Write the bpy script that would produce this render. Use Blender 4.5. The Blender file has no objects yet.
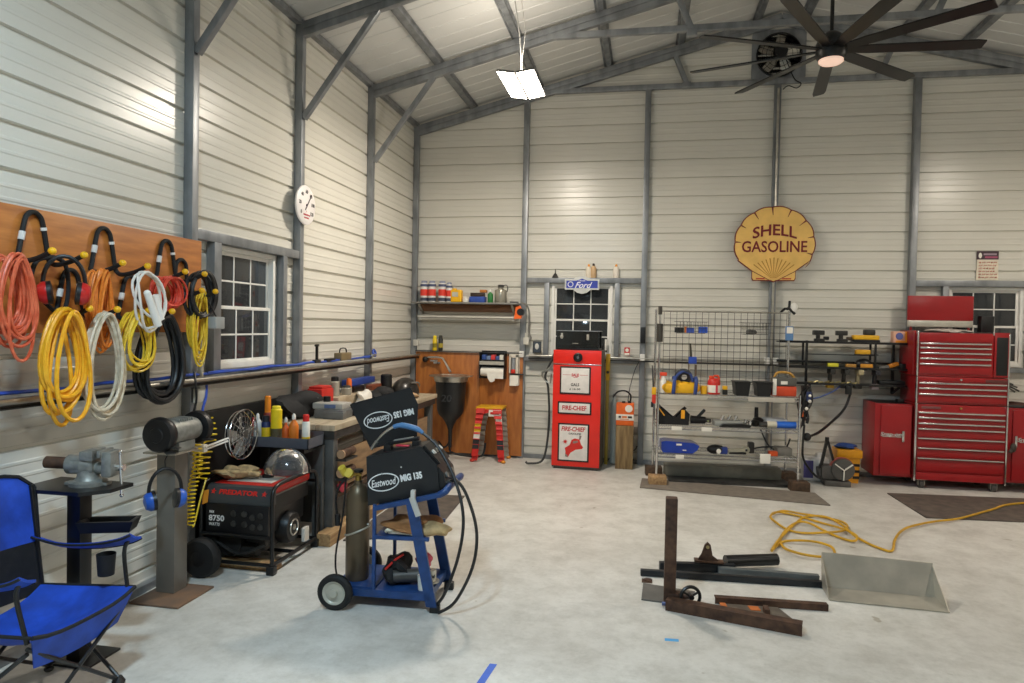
import bpy, bmesh, math, random
from mathutils import Vector, Matrix
V = Vector
S = bpy.context.scene
C = S.collection
R = random.Random(11)
PI = math.pi

# ---------------------------------------------------------------- materials
def lin(h):
    h = h.lstrip('#')
    out = []
    for i in (0, 2, 4):
        c = int(h[i:i+2], 16) / 255
        out.append(c/12.92 if c <= .04045 else ((c+.055)/1.055)**2.4)
    return out
def mat(name, h, rough=.5, metal=0, vary=.12, scale=8, stretch=(1,1,1), bump=0, h2=None, trans=0, emit=0, detail=4, spec=.5, lo=.35, hi=.65, bscale=None):
    m = bpy.data.materials.new(name); m.use_nodes = True
    nt = m.node_tree; b = nt.nodes['Principled BSDF']
    c = lin(h)
    b.inputs['Roughness'].default_value = rough
    b.inputs['Metallic'].default_value = metal
    b.inputs['Specular IOR Level'].default_value = spec
    b.inputs['Transmission Weight'].default_value = trans
    b.inputs['Base Color'].default_value = (*c, 1)
    if emit:
        b.inputs['Emission Color'].default_value = (*c, 1)
        b.inputs['Emission Strength'].default_value = emit
    if vary or h2 or bump:
        tc = nt.nodes.new('ShaderNodeTexCoord'); mp = nt.nodes.new('ShaderNodeMapping')
        mp.inputs['Scale'].default_value = stretch
        nt.links.new(tc.outputs['Object'], mp.inputs['Vector'])
        n = nt.nodes.new('ShaderNodeTexNoise')
        n.inputs['Scale'].default_value = scale; n.inputs['Detail'].default_value = detail
        nt.links.new(mp.outputs[0], n.inputs['Vector'])
        r = nt.nodes.new('ShaderNodeValToRGB')
        r.color_ramp.elements[0].position = lo; r.color_ramp.elements[1].position = hi
        d = lin(h2) if h2 else [min(1, x*(1+vary)) for x in c]
        e = c if h2 else [x*(1-vary) for x in c]
        r.color_ramp.elements[0].color = (*e, 1); r.color_ramp.elements[1].color = (*d, 1)
        nt.links.new(n.outputs['Fac'], r.inputs['Fac'])
        nt.links.new(r.outputs['Color'], b.inputs['Base Color'])
        if bump:
            src = n
            if bscale:
                src = nt.nodes.new('ShaderNodeTexNoise'); src.inputs['Scale'].default_value = bscale
                nt.links.new(mp.outputs[0], src.inputs['Vector'])
            bp = nt.nodes.new('ShaderNodeBump'); bp.inputs['Strength'].default_value = bump
            bp.inputs['Distance'].default_value = .01
            nt.links.new(src.outputs['Fac'], bp.inputs['Height'])
            nt.links.new(bp.outputs['Normal'], b.inputs['Normal'])
    return m
_flat = {}
def flat(h, rough=.5, metal=0):
    k = (h, rough, metal)
    if k not in _flat: _flat[k] = mat('paint_'+h, h, rough, metal, vary=.06, scale=15)
    return _flat[k]

WALL = mat('white_panel_steel', 'd5d2c8', .27, .0, vary=.02, scale=2)
ROOFM = mat('roof_panel_steel', 'cfcfcc', .5, .0, vary=.03, scale=2)
GALV = mat('galvanised_tube', '888b8e', .4, .45, vary=.22, scale=9, stretch=(1,1,.4))
STEEL = mat('brushed_steel', 'b9b5ab', .3, .9, vary=.15, scale=14)
CHROME = mat('chrome', 'd6d6d6', .16, 1, vary=.03)
DKSTEEL = mat('dark_steel', '4b4a48', .45, .7, vary=.2, scale=12)
BLACK = mat('black_plastic', '0f0f11', .42, 0, vary=.15, scale=20)
RUBBER = mat('black_rubber', '0e0e0f', .7, 0, vary=.15, scale=20)
BLKPAINT = mat('black_paint', '111112', .35, 0, vary=.15, scale=12)
WHITE = mat('white_plastic', 'e8e6e0', .4, 0, vary=.04)
RED = mat('red_enamel', '981a1e', .28, 0, vary=.06, scale=5)
PUMPRED = mat('pump_red', 'e0281c', .35, 0, vary=.05, scale=5)
YEL = mat('yellow_plastic', 'f0b614', .4, 0, vary=.06)
ORG = mat('orange_plastic', 'e8641c', .4, 0, vary=.06)
BLUE = mat('blue_plastic', '1b3f9a', .4, 0, vary=.1)
CARTBLUE = mat('cart_blue_enamel', '1e3f74', .38, .1, vary=.2, scale=14)
FABRIC = mat('royal_blue_nylon', '1a46b0', .62, 0, vary=.3, scale=7, bump=.6, detail=4)  # tone variation paints in the shade of the fabric folds
BLKFAB = mat('black_nylon', '141416', .8, 0, vary=.2, scale=30, bump=.2)
PLY = mat('varnished_plywood', '9e5a26', .42, 0, vary=.3, scale=3.2, stretch=(1,1,7), detail=8, h2='c97f3a', lo=.3, hi=.7)
PLYV = mat('stained_plywood', '9a5626', .42, 0, vary=.3, scale=3.2, stretch=(6,1,1), detail=8, h2='bf7838', lo=.3, hi=.7)
WOOD = mat('raw_timber', '8a6a48', .7, 0, scale=4, stretch=(9,1,9), h2='b08e62', detail=6)
WOODV = mat('weathered_post', '6d5636', .75, 0, scale=5, stretch=(8,8,.7), h2='9a8058', detail=6, bump=.4)
BENCHW = mat('bench_wood', '9b8b74', .6, 0, scale=4, stretch=(7,1,1), h2='bfb097', detail=6)
DKWOOD = mat('dark_timber', '3b2c20', .7, 0, scale=5, stretch=(6,1,6), h2='57402d', detail=6)
RUST = mat('rusty_steel', '3c2a22', .6, .35, scale=16, h2='5f4535', detail=8, bump=.15)
RUSTO = mat('orange_rust', '66564c', .65, .2, scale=6, h2='84664e', detail=8)
MATM = mat('rubber_mat', '6f675e', .75, 0, scale=14, h2='7d7469', detail=6, bump=.2)
MATD = mat('dark_rubber_mat', '4b433e', .7, 0, scale=10, h2='62584f', detail=6, bump=.2)
GREYP = mat('grey_paint', '7f7d78', .45, .2, vary=.1, scale=10)
CAST = mat('cast_iron_grey', '8a8a84', .5, .5, vary=.2, scale=22, bump=.2)
LEATHER = mat('tan_leather', '96683e', .7, 0, vary=.25, scale=18, bump=.3)
CARDB = mat('cardboard', 'a8794c', .75, 0, vary=.1)
PAPER = mat('paper', 'ece7dc', .7, 0, vary=.03)
GLASS = mat('window_glass', '484b4e', .06, 0, vary=0, trans=.45)
CLEAR = mat('clear_plastic', 'b4b6ba', .12, 0, vary=0, trans=.9)
def floor_material():
    m = bpy.data.materials.new('sealed_concrete'); m.use_nodes = True
    nt = m.node_tree; b = nt.nodes['Principled BSDF']; L = nt.links.new; N = nt.nodes.new
    tc = N('ShaderNodeTexCoord')
    def noise(sc, det, lo, hi, c0, c1, rough=.6):
        n = N('ShaderNodeTexNoise'); n.inputs['Scale'].default_value = sc; n.inputs['Detail'].default_value = det; n.inputs['Roughness'].default_value = rough
        L(tc.outputs['Object'], n.inputs['Vector'])
        r = N('ShaderNodeValToRGB'); e = r.color_ramp.elements
        e[0].position = lo; e[1].position = hi; e[0].color = (*c0, 1); e[1].color = (*c1, 1)
        L(n.outputs['Fac'], r.inputs['Fac']); return r, n
    base, n0 = noise(.9, 7, .35, .68, lin('c4c1ba'), lin('dad8d2'))
    mott, n1 = noise(4.5, 9, .36, .58, (.74, .73, .71), (1, 1, 1), .72)
    spots, n2 = noise(7.5, 2, .235, .265, (.58, .53, .45), (1, 1, 1), .4)
    speck, n3 = noise(26, 8, .30, .52, (.86, .855, .84), (1, 1, 1), .75)
    cur = base.outputs['Color']
    for o in (mott, spots, speck):
        mx = N('ShaderNodeMix'); mx.data_type = 'RGBA'; mx.blend_type = 'MULTIPLY'; mx.inputs['Factor'].default_value = .8
        L(cur, mx.inputs['A']); L(o.outputs['Color'], mx.inputs['B']); cur = mx.outputs['Result']
    L(cur, b.inputs['Base Color'])
    b.inputs['Roughness'].default_value = .48
    bp = N('ShaderNodeBump'); bp.inputs['Strength'].default_value = .12; bp.inputs['Distance'].default_value = .01
    L(n1.outputs['Fac'], bp.inputs['Height']); L(bp.outputs['Normal'], b.inputs['Normal'])
    return m
FLOORM = floor_material()

# ---------------------------------------------------------------- mesh builder
def frame(o, right, up):
    r = V(right).normalized(); u = V(up); n = r.cross(u).normalized(); u = n.cross(r)
    return Matrix(((r.x, u.x, n.x, o[0]), (r.y, u.y, n.y, o[1]), (r.z, u.z, n.z, o[2]), (0, 0, 0, 1)))
class MB:
    def __init__(s): s.v = []; s.f = []; s.mi = []; s.i = 0
    def add(s, vs, fs, M=None):
        b = len(s.v)
        s.v += [tuple(M @ V(v)) if M else tuple(v) for v in vs]
        s.f += [tuple(i+b for i in f) for f in fs]; s.mi += [s.i]*len(fs); return s
    def bm(s, b, M=None):
        b.verts.ensure_lookup_table(); b.verts.index_update()
        s.add([v.co.copy() for v in b.verts], [[v.index for v in f.verts] for f in b.faces], M); b.free(); return s
    def mesh(s, me, M=None):
        return s.add([v.co.copy() for v in me.vertices], [list(p.vertices) for p in me.polygons], M)
    def box(s, x0, x1, y0, y1, z0, z1, bev=0, M=None, seg=2):
        b = bmesh.new(); bmesh.ops.create_cube(b, size=1)
        for v in b.verts:
            v.co = V(((x0+x1)/2+v.co.x*(x1-x0), (y0+y1)/2+v.co.y*(y1-y0), (z0+z1)/2+v.co.z*(z1-z0)))
        if bev: bmesh.ops.bevel(b, geom=b.edges[:], offset=bev, segments=seg, affect='EDGES', profile=.6)
        return s.bm(b, M)
    def bar(s, p, q, w, h, up=(0,0,1), bev=0):
        p, q = V(p), V(q); d = q-p; L = d.length; d.normalize(); up = V(up)
        if abs(d.dot(up)) > .98: up = V((0,1,0))
        r = d.cross(up).normalized(); u = r.cross(d)
        M = Matrix(((d.x, r.x, u.x, p.x), (d.y, r.y, u.y, p.y), (d.z, r.z, u.z, p.z), (0,0,0,1)))
        return s.box(0, L, -w/2, w/2, -h/2, h/2, bev, M)
    def tube(s, pts, r, n=8, closed=False, sm=0):
        P = [V(p) for p in pts]
        if sm: P = smooth(P, sm, closed)
        N = len(P); rs = r if isinstance(r, (list, tuple)) else [r]*N
        if len(rs) != N: rs = [rs[min(len(rs)-1, int(i*len(rs)/N))] for i in range(N)]
        T = []
        for i in range(N):
            a = P[(i-1) % N] if closed else P[max(0, i-1)]; b = P[(i+1) % N] if closed else P[min(N-1, i+1)]
            t = b-a; T.append(t.normalized() if t.length > 1e-9 else V((0,0,1)))
        u = V((0,0,1)) if abs(T[0].z) < .9 else V((1,0,0))
        u = (u-T[0]*u.dot(T[0])).normalized(); vs = []
        for i in range(N):
            u = u-T[i]*u.dot(T[i])
            u = u.normalized() if u.length > 1e-6 else T[i].orthogonal().normalized()
            w = T[i].cross(u)
            for k in range(n):
                a = 2*PI*k/n; vs.append(P[i]+(u*math.cos(a)+w*math.sin(a))*rs[i])
        fs = []
        for i in range(N if closed else N-1):
            j = (i+1) % N
            for k in range(n):
                k2 = (k+1) % n; fs.append((i*n+k, j*n+k, j*n+k2, i*n+k2))
        if not closed: fs += [tuple(range(n))[::-1], tuple((N-1)*n+k for k in range(n))]
        return s.add(vs, fs)
    def lathe(s, prof, o=(0,0,0), ax=(0,0,1), n=20, caps=True):
        ax = V(ax).normalized(); u = ax.orthogonal().normalized(); w = ax.cross(u); o = V(o); vs = []
        for r, z in prof:
            for k in range(n):
                a = 2*PI*k/n; vs.append(o+ax*z+(u*math.cos(a)+w*math.sin(a))*max(r, 1e-4))
        m = len(prof); fs = []
        for i in range(m-1):
            for k in range(n):
                k2 = (k+1) % n; fs.append((i*n+k, i*n+k2, (i+1)*n+k2, (i+1)*n+k))
        if caps: fs += [tuple(range(n))[::-1], tuple((m-1)*n+k for k in range(n))]
        return s.add(vs, fs)
    def cyl(s, p, q, r, r2=None, n=16):
        p, q = V(p), V(q); L = (q-p).length
        return s.lathe([(r, 0), (r if r2 is None else r2, L)], p, q-p, n)
    def torus(s, c, ax, Rr, r, n=28, m=8):
        ax = V(ax).normalized(); u = ax.orthogonal().normalized(); w = ax.cross(u); c = V(c)
        return s.tube([c+(u*math.cos(2*PI*k/n)+w*math.sin(2*PI*k/n))*Rr for k in range(n)], r, m, True)
    def prism(s, poly, t0, t1, M):
        n = len(poly)
        vs = [(x, y, t0) for x, y in poly]+[(x, y, t1) for x, y in poly]
        fs = [tuple(range(n))[::-1], tuple(range(n, 2*n))]+[(i, (i+1) % n, n+(i+1) % n, n+i) for i in range(n)]
        return s.add(vs, fs, M)
    def ball(s, c, rx, ry=None, rz=None, n=14, M=None):
        ry = rx if ry is None else ry; rz = rx if rz is None else rz
        b = bmesh.new(); bmesh.ops.create_uvsphere(b, u_segments=n, v_segments=max(6, n//2+1), radius=1)
        for v in b.verts: v.co = V((c[0]+v.co.x*rx, c[1]+v.co.y*ry, c[2]+v.co.z*rz))
        return s.bm(b, M)
    def blob(s, c, r, seed=1, amp=.15, sub=3, flat0=True, M=None):
        """a lumpy soft body of radii r about c, flattened underneath"""
        b = bmesh.new(); bmesh.ops.create_icosphere(b, subdivisions=sub, radius=1)
        q = random.Random(seed); ph = [(q.uniform(2, 5), q.uniform(2, 5), q.uniform(2, 5), q.uniform(0, 6)) for _ in range(4)]
        for v in b.verts:
            k = 1+amp*sum(math.sin(a*v.co.x+b_*v.co.y+c_*v.co.z+d) for a, b_, c_, d in ph)/2
            p = v.co*k
            if flat0: p.z = max(p.z, -.8)
            v.co = V((c[0]+p.x*r[0], c[1]+p.y*r[1], c[2]+p.z*r[2]))
        return s.bm(b, M)
    def sheet(s, rows, t, nrm):
        """a grid of points given thickness t along nrm"""
        nr, nc = len(rows), len(rows[0]); nv = V(nrm).normalized()*t
        vs = [V(p) for r in rows for p in r]+[V(p)+nv for r in rows for p in r]; k = nr*nc; fs = []
        for i in range(nr-1):
            for j in range(nc-1):
                a, b, c, d = i*nc+j, i*nc+j+1, (i+1)*nc+j+1, (i+1)*nc+j
                fs += [(a, b, c, d), (k+d, k+c, k+b, k+a)]
        ed = [j for j in range(nc)]+[i*nc+nc-1 for i in range(1, nr)]+[(nr-1)*nc+j for j in range(nc-2, -1, -1)]+[i*nc for i in range(nr-2, 0, -1)]
        for a, b in zip(ed, ed[1:]+ed[:1]): fs.append((b, a, k+a, k+b))
        return s.add(vs, fs)
def smooth(P, k, closed=False):
    out = []; N = len(P)
    for i in range(N if closed else N-1):
        p0 = P[(i-1) % N] if closed or i > 0 else P[0]; p1 = P[i]; p2 = P[(i+1) % N]; p3 = P[(i+2) % N] if closed or i+2 < N else P[-1]
        for j in range(k):
            t = j/k
            out.append(.5*((2*p1)+(p2-p0)*t+(2*p0-5*p1+4*p2-p3)*t*t+(3*p1-p0-3*p2+p3)*t*t*t))
    if not closed: out.append(P[-1])
    return out
_txt = {}
def text(mb, st, M, w=None, h=None, t=.002, bold=0, shear=0, arc=0):
    """raised lettering centred on M's origin, fitted to width w and / or height h"""
    k = (st, bold, shear)
    if k not in _txt:
        cu = bpy.data.curves.new('lettering', 'FONT'); cu.body = st; cu.align_x = 'CENTER'; cu.align_y = 'CENTER'
        cu.offset = bold; cu.shear = shear; cu.extrude = .5; cu.resolution_u = 3
        o = bpy.data.objects.new('lettering', cu); C.objects.link(o)
        dg = bpy.context.evaluated_depsgraph_get()
        _txt[k] = bpy.data.meshes.new_from_object(o.evaluated_get(dg)); bpy.data.objects.remove(o)
    me = _txt[k]; xs = [v.co.x for v in me.vertices]; ys = [v.co.y for v in me.vertices]
    W, H = max(xs)-min(xs), max(ys)-min(ys); cx, cy = (max(xs)+min(xs))/2, (max(ys)+min(ys))/2
    sx = w/W if w else h/H; sy = h/H if h else sx
    vs = []
    for v in me.vertices:
        x, y = (v.co.x-cx)*sx, (v.co.y-cy)*sy
        if arc: y -= arc*(x*x)*4/(w*w)
        vs.append((x, y, (v.co.z+.5)*t))
    mb.add(vs, [list(p.vertices) for p in me.polygons], M)

# ---------------------------------------------------------------- objects
FR = {}
WORLD = set()
def mesh_obj(name, mb, mats, loc=None):
    me = bpy.data.meshes.new(name)
    off = V(loc) if loc is not None else V((0,0,0))
    me.from_pydata([tuple(V(v)-off) for v in mb.v], [], mb.f)
    mats = mats if isinstance(mats, (list, tuple)) else [mats]
    for m in mats: me.materials.append(m)
    me.polygons.foreach_set('material_index', mb.mi)
    me.polygons.foreach_set('use_smooth', [True]*len(mb.f))
    me.validate(); me.update()
    try: me.set_sharp_from_angle(angle=math.radians(38))
    except Exception: pass
    o = bpy.data.objects.new(name, me); C.objects.link(o); o.location = off
    return o
def tag(o, label, cat, group=None):
    o['label'] = label; o['category'] = cat
    if group: o['group'] = group
    return o
def thing(name, label, cat, loc=(0,0,0), rot=0, group=None, world=False, M=None):
    """an Empty at the thing's base that parents its parts; world=True: its parts are given in room coordinates"""
    o = bpy.data.objects.new(name, None); C.objects.link(o); o.empty_display_size = .1
    if M is None: M = Matrix.Translation(loc) @ Matrix.Rotation(rot, 4, 'Z')
    o.matrix_world = M; FR[o] = M
    if world: WORLD.add(o)
    return tag(o, label, cat, group)
def part(name, mb, m, parent, label=None):
    root = parent
    while root.parent: root = root.parent
    if root in WORLD:
        I = FR.get(root, Matrix.Translation(root.location)).inverted(); mb.v = [tuple(I @ V(v)) for v in mb.v]
    o = mesh_obj(name, mb, m); o.parent = parent
    if label: o['label'] = label
    return o
def single(name, mb, m, label, cat, group=None):
    """a thing that is one mesh (its own mesh may carry parts): origin at its base centre"""
    xs, ys, zs = zip(*mb.v)
    loc = ((min(xs)+max(xs))/2, (min(ys)+max(ys))/2, min(zs))
    o = mesh_obj(name, mb, m, loc); WORLD.add(o); FR[o] = Matrix.Translation(loc)
    return tag(o, label, cat, group)
def structure(name, mb, m, parent=None, facet=False):
    o = mesh_obj(name, mb, m); o['kind'] = 'structure'
    if facet: o.data.polygons.foreach_set('use_smooth', [False]*len(mb.f))
    if parent: o.parent = parent
    return o
def dup(root, M, label=None, group=None):
    r = root.copy(); C.objects.link(r); r.matrix_world = M; FR[r] = M
    if root in WORLD: WORLD.add(r)
    if label: r['label'] = label
    if group: r['group'] = group
    for ch in list(root.children):
        c = ch.copy(); C.objects.link(c); c.parent = r
        for g in list(ch.children):
            d = g.copy(); C.objects.link(d); d.parent = c
    return r
def T(x, y, z, rz=0, rx=0, ry=0):
    return Matrix.Translation((x, y, z)) @ Matrix.Rotation(rz, 4, 'Z') @ Matrix.Rotation(ry, 4, 'Y') @ Matrix.Rotation(rx, 4, 'X')
BACK = lambda x, y, z: frame((x, y, z), (1,0,0), (0,0,1))      # a sign face on the back wall, looking into the room
LEFT = lambda x, y, z: frame((x, y, z), (0,1,0), (0,0,1))      # the same on the left wall

# ================================================================ the room
W, D, EAVE, PITCH = 9.144, 13.6, 4.36, .26
APEX = EAVE+PITCH*W/2
mb = MB(); mb.box(-.05, W+.05, -D-.05, .05, -.12, 0); structure('floor', mb, FLOORM)
def profile(z0, z1, phase, p=.2286):
    """(height, depth) along a ribbed wall panel: a deep rib every pitch with two shallow stiffeners between"""
    shape = [(0, 0), (.006, .024), (.022, .024), (.028, 0), (.088, 0), (.094, -.003), (.106, -.003), (.112, 0), (.154, 0), (.160, -.003), (.172, -.003), (.178, 0)]
    pts = []
    k0 = int((z0-phase)/p)-2
    for k in range(k0, int((z1-phase)/p)+2):
        for a, d in shape: pts.append((phase+k*p+a, d))
    out = []
    def dep(z):
        for (a, da), (b, db) in zip(pts, pts[1:]):
            if a <= z <= b: return da+(db-da)*(z-a)/max(b-a, 1e-9)
        return 0
    out = [(z0, dep(z0))]+[q for q in pts if z0 < q[0] < z1]+[(z1, dep(z1))]
    return out
def wall_mesh(u0, u1, z1, holes, phase, P):
    """ribbed sheet over u0..u1 x 0..z1 with rectangular holes; P(u, z, depth) gives the point"""
    mb = MB(); cuts = sorted({u0, u1, *[h[0] for h in holes], *[h[1] for h in holes]})
    for a, b in zip(cuts, cuts[1:]):
        spans = [(0, z1)]
        for h in holes:
            if h[0] <= a+1e-6 and b <= h[1]+1e-6: spans = [(0, h[2]), (h[3], z1)]
        for s0, s1 in spans:
            pr = profile(s0, s1, phase)
            vs = [P(a, z, d) for z, d in pr]+[P(b, z, d) for z, d in pr]; n = len(pr)
            mb.add(vs, [(i, n+i, n+i+1, i+1) for i in range(n-1)])
    return mb
WIN1 = (-4.36, -3.55, 1.345, 2.25)   # y0, y1, z0, z1 on the left wall
WIN2 = (1.865, 2.645, 1.325, 2.26)   # x0, x1, z0, z1 on the back wall
WIN3 = (6.50, 7.28, 1.345, 2.25)
structure('wall_left', wall_mesh(-D, 0, EAVE+.05, [WIN1], .115, lambda u, z, d: (-d, u, z)), WALL, None, True)
def clip_gable(mb):
    b = bmesh.new(); vs = [b.verts.new(v) for v in mb.v]
    for f in mb.f: b.faces.new([vs[i] for i in f])
    for nx in (-PITCH, PITCH):
        bmesh.ops.bisect_plane(b, geom=b.verts[:]+b.edges[:]+b.faces[:], plane_co=(W/2, 0, APEX+.02), plane_no=(nx, 0, 1), clear_outer=True)
    out = MB(); b.verts.index_update(); b.verts.ensure_lookup_table(); out.bm(b); return out
structure('wall_back', clip_gable(wall_mesh(0, W, APEX+.05, [WIN2, WIN3], .132, lambda u, z, d: (u, d, z))), WALL, None, True)
structure('wall_right', wall_mesh(-D, 0, EAVE+.05, [], .137, lambda u, z, d: (W+d, u, z)), WALL, None, True)
structure('wall_front', clip_gable(wall_mesh(0, W, APEX+.05, [], .162, lambda u, z, d: (u, -D-d, z))), WALL, None, True)
def roof(side):
    mb = MB(); pr = [(-z, max(0, d*.3)) for z, d in profile(-.1, D+.1, 0)]; n = len(pr)
    x0, x1 = (-.06, W/2) if side < 0 else (W/2, W+.06)
    zf = lambda x: EAVE+PITCH*(x if side < 0 else W-x)
    mb.add([(x0, y, zf(x0)+d) for y, d in pr]+[(x1, y, zf(x1)+d) for y, d in pr], [(i, n+i, n+i+1, i+1) for i in range(n-1)])
    return mb
structure('ceiling_left', roof(-1), ROOFM, None, True)
structure('ceiling_right', roof(1), ROOFM, None, True)

TB = .063
YL = [-.06, -1.605, -3.212, -4.692, -6.25, -7.80, -9.35, -10.9, -12.45]
for y in YL:
    mb = MB(); mb.box(.004, .072, y-.033, y+.033, 0, EAVE-.02, .004); structure('steel_column', mb, GALV)
    mb = MB(); mb.box(W-.08, W-.004, y-.04, y+.04, 0, EAVE-.02, .004); structure('steel_column', mb, GALV)
XB = [1.507, 3.029, 4.552, 6.092, 7.62, 9.0]
for x in XB:
    mb = MB(); mb.box(x-.036, x+.036, -.085, -.004, 0, 4.665, .004); structure('steel_column', mb, GALV)
def rz(x): return EAVE+PITCH*min(x, W-x)
for y in YL:
    for a, b in ((.02, W/2), (W-.02, W/2)):
        mb = MB()
        for k in (.085, .152): mb.bar((a, y, rz(a)-k), (b, y, rz(b)-k), TB, .062, bev=.004)
        structure('roof_beam', mb, GALV)
for y in (-.06, -1.605, -3.212):
    zc = 4.69 if y > -1 else 4.74
    a = (zc-EAVE+.12)/PITCH
    mb = MB(); mb.bar((a, y, zc), (W-a, y, zc), TB-.008, .062, bev=.004); structure('ceiling_beam', mb, GALV)
for y, xs in ((-.06, (3.43, 5.73)), (-1.605, (3.40, 5.75))):
    for x in xs:
        mb = MB(); s = .09 if x < W/2 else -.09
        mb.bar((x-s, y, rz(x)-.18), (x+s*.6, y, 4.72), .058, .058, up=(0,1,0), bev=.004); structure('web_beam', mb, GALV)
        mb = MB(); mb.box(x+s*.6-.05, x+s*.6+.05, y-.04, y+.04, 4.66, 4.73, .004); structure('trim_gusset', mb, GALV)
for y in YL[1:5]:
    mb = MB(); mb.bar((.075, y+.0, 3.49), (.78, y, 4.43), .05, .05, up=(0,1,0), bev=.004); structure('brace_beam', mb, GALV)
for x in (.79, 1.65, 2.53, 3.40, 4.30, W-4.30, 5.90, 6.55, 7.5, 8.35):
    z = rz(x)-.012; s = PITCH if x < W/2 else -PITCH
    M = frame((x, 0, z), (1, 0, s), (-s, 0, 1))
    mb = MB(); poly = [(-.06, .0), (-.035, .0), (-.025, -.038), (.025, -.038), (.035, .0), (.06, .0), (.06, -.004), (.038, -.004), (.028, -.042), (-.028, -.042), (-.038, -.004), (-.06, -.004)]
    mb.prism(poly, 0, D-.1, M); structure('purlin_beam', mb, GALV)
# sheet metal trims along the wall feet and the eave
mb = MB(); mb.box(.0, .05, -D, -.05, 0, .05, .004); structure('baseboard_left', mb, GALV)
mb = MB(); mb.box(.05, W, -.05, -.0, 0, .05, .004); structure('baseboard_back', mb, GALV)
mb = MB(); mb.box(.0, .06, -D, -.02, EAVE-.06, EAVE-.005, .004); structure('trim_eave', mb, GALV)

# windows: white vinyl double hung, six panes to a sash
def window(name, w, h, place):
    """place(u, d, z): u along the wall, d into the room"""
    fr = MB()
    def bx(m, u0, u1, d0, d1, z0, z1):
        a, b = place(u0, d0, z0), place(u1, d1, z1)
        m.box(min(a[0], b[0]), max(a[0], b[0]), min(a[1], b[1]), max(a[1], b[1]), a[2], b[2], .003)
    t = .035
    bx(fr, 0, t, -.06, .012, 0, h); bx(fr, w-t, w, -.06, .012, 0, h); bx(fr, t, w-t, -.06, .012, 0, t+.01); bx(fr, t, w-t, -.06, .012, h-t, h)
    f = structure(name, fr, WHITE)
    for k, (z0, z1, d) in enumerate(((t, h/2+.015, -.008), (h/2-.015, h-t, -.032))):
        sa = MB(); s = .026; u0, u1 = t, w-t
        bx(sa, u0, u0+s, d-.02, d, z0, z1); bx(sa, u1-s, u1, d-.02, d, z0, z1)
        bx(sa, u0+s, u1-s, d-.02, d, z0, z0+s+.004); bx(sa, u0+s, u1-s, d-.02, d, z1-s, z1)
        for j in (1, 2):
            u = u0+s+(u1-u0-2*s)*j/3; bx(sa, u-.007, u+.007, d-.016, d-.004, z0+s, z1-s)
        zm = (z0+z1)/2; bx(sa, u0+s, u1-s, d-.016, d-.004, zm-.007, zm+.007)
        so = structure('sash', sa, WHITE, f)
        gl = MB(); bx(gl, u0+s, u1-s, d-.012, d-.008, z0+s, z1-s); structure('glass', gl, GLASS, f)
    return f
window('window_1', WIN1[1]-WIN1[0], WIN1[3]-WIN1[2], lambda u, d, z: (d, WIN1[0]+u, WIN1[2]+z))
window('window_2', WIN2[1]-WIN2[0], WIN2[3]-WIN2[2], lambda u, d, z: (WIN2[0]+u, -d, WIN2[2]+z))
window('window_3', WIN3[1]-WIN3[0], WIN3[3]-WIN3[2], lambda u, d, z: (WIN3[0]+u, -d, WIN3[2]+z))
# galvanised framing round the windows
def trim(*b, m=GALV):
    mb = MB(); mb.box(*b, .004); return structure('trim_window', mb, m)
trim(.004, .07, -4.664, -3.252, 2.255, 2.325); trim(.004, .07, -4.47, -4.385, 1.32, 2.255); trim(.004, .07, -3.52, -3.455, 1.32, 2.255)
trim(1.545, 2.993, -.07, -.004, 2.265, 2.33); trim(1.775, 1.84, -.07, -.004, 1.32, 2.265); trim(2.67, 2.735, -.07, -.004, 1.32, 2.265)
trim(6.13, 7.58, -.07, -.004, 2.255, 2.325); trim(6.42, 6.485, -.07, -.004, 1.32, 2.255); trim(7.30, 7.365, -.07, -.004, 1.32, 2.255)
trim(6.13, 7.58, -.07, -.004, 1.28, 1.335); trim(1.545, 2.993, -.07, -.004, 1.26, 1.315); trim(.004, .07, -4.664, -3.252, 1.27, 1.335)
# wall rails: an angle iron ledge under a conduit, round the room at bench height
mb = MB(); mb.box(.08, .15, -6.9, -.16, 1.268, 1.276); mb.box(.144, .15, -6.9, -.16, 1.262, 1.284); structure('trim_rail', mb, DKSTEEL)
mb = MB(); mb.tube([(.148, -6.9, 1.300), (.148, -.16, 1.300)], .017, 12); structure('trim_conduit', mb, STEEL)
mb = MB(); mb.box(1.60, 6.05, -.15, -.085, 1.294, 1.300); mb.box(1.60, 6.05, -.15, -.146, 1.288, 1.306); structure('trim_rail', mb, DKSTEEL)
mb = MB(); mb.tube([(1.60, -.135, 1.330), (6.05, -.135, 1.330)], .016, 10); structure('trim_conduit', mb, STEEL)
mb = MB(); mb.tube([(4.552, -.102, 0.2), (4.552, -.102, 4.60)], .014, 10); structure('trim_conduit', mb, STEEL)
for x in (1.507, 3.029, 4.50, 4.60, 6.06):
    mb = MB(); mb.box(x-.03, x+.03, -.15, -.088, 1.305, 1.385, .008); structure('trim_clamp', mb, WHITE if x != 6.06 else GALV)

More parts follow.
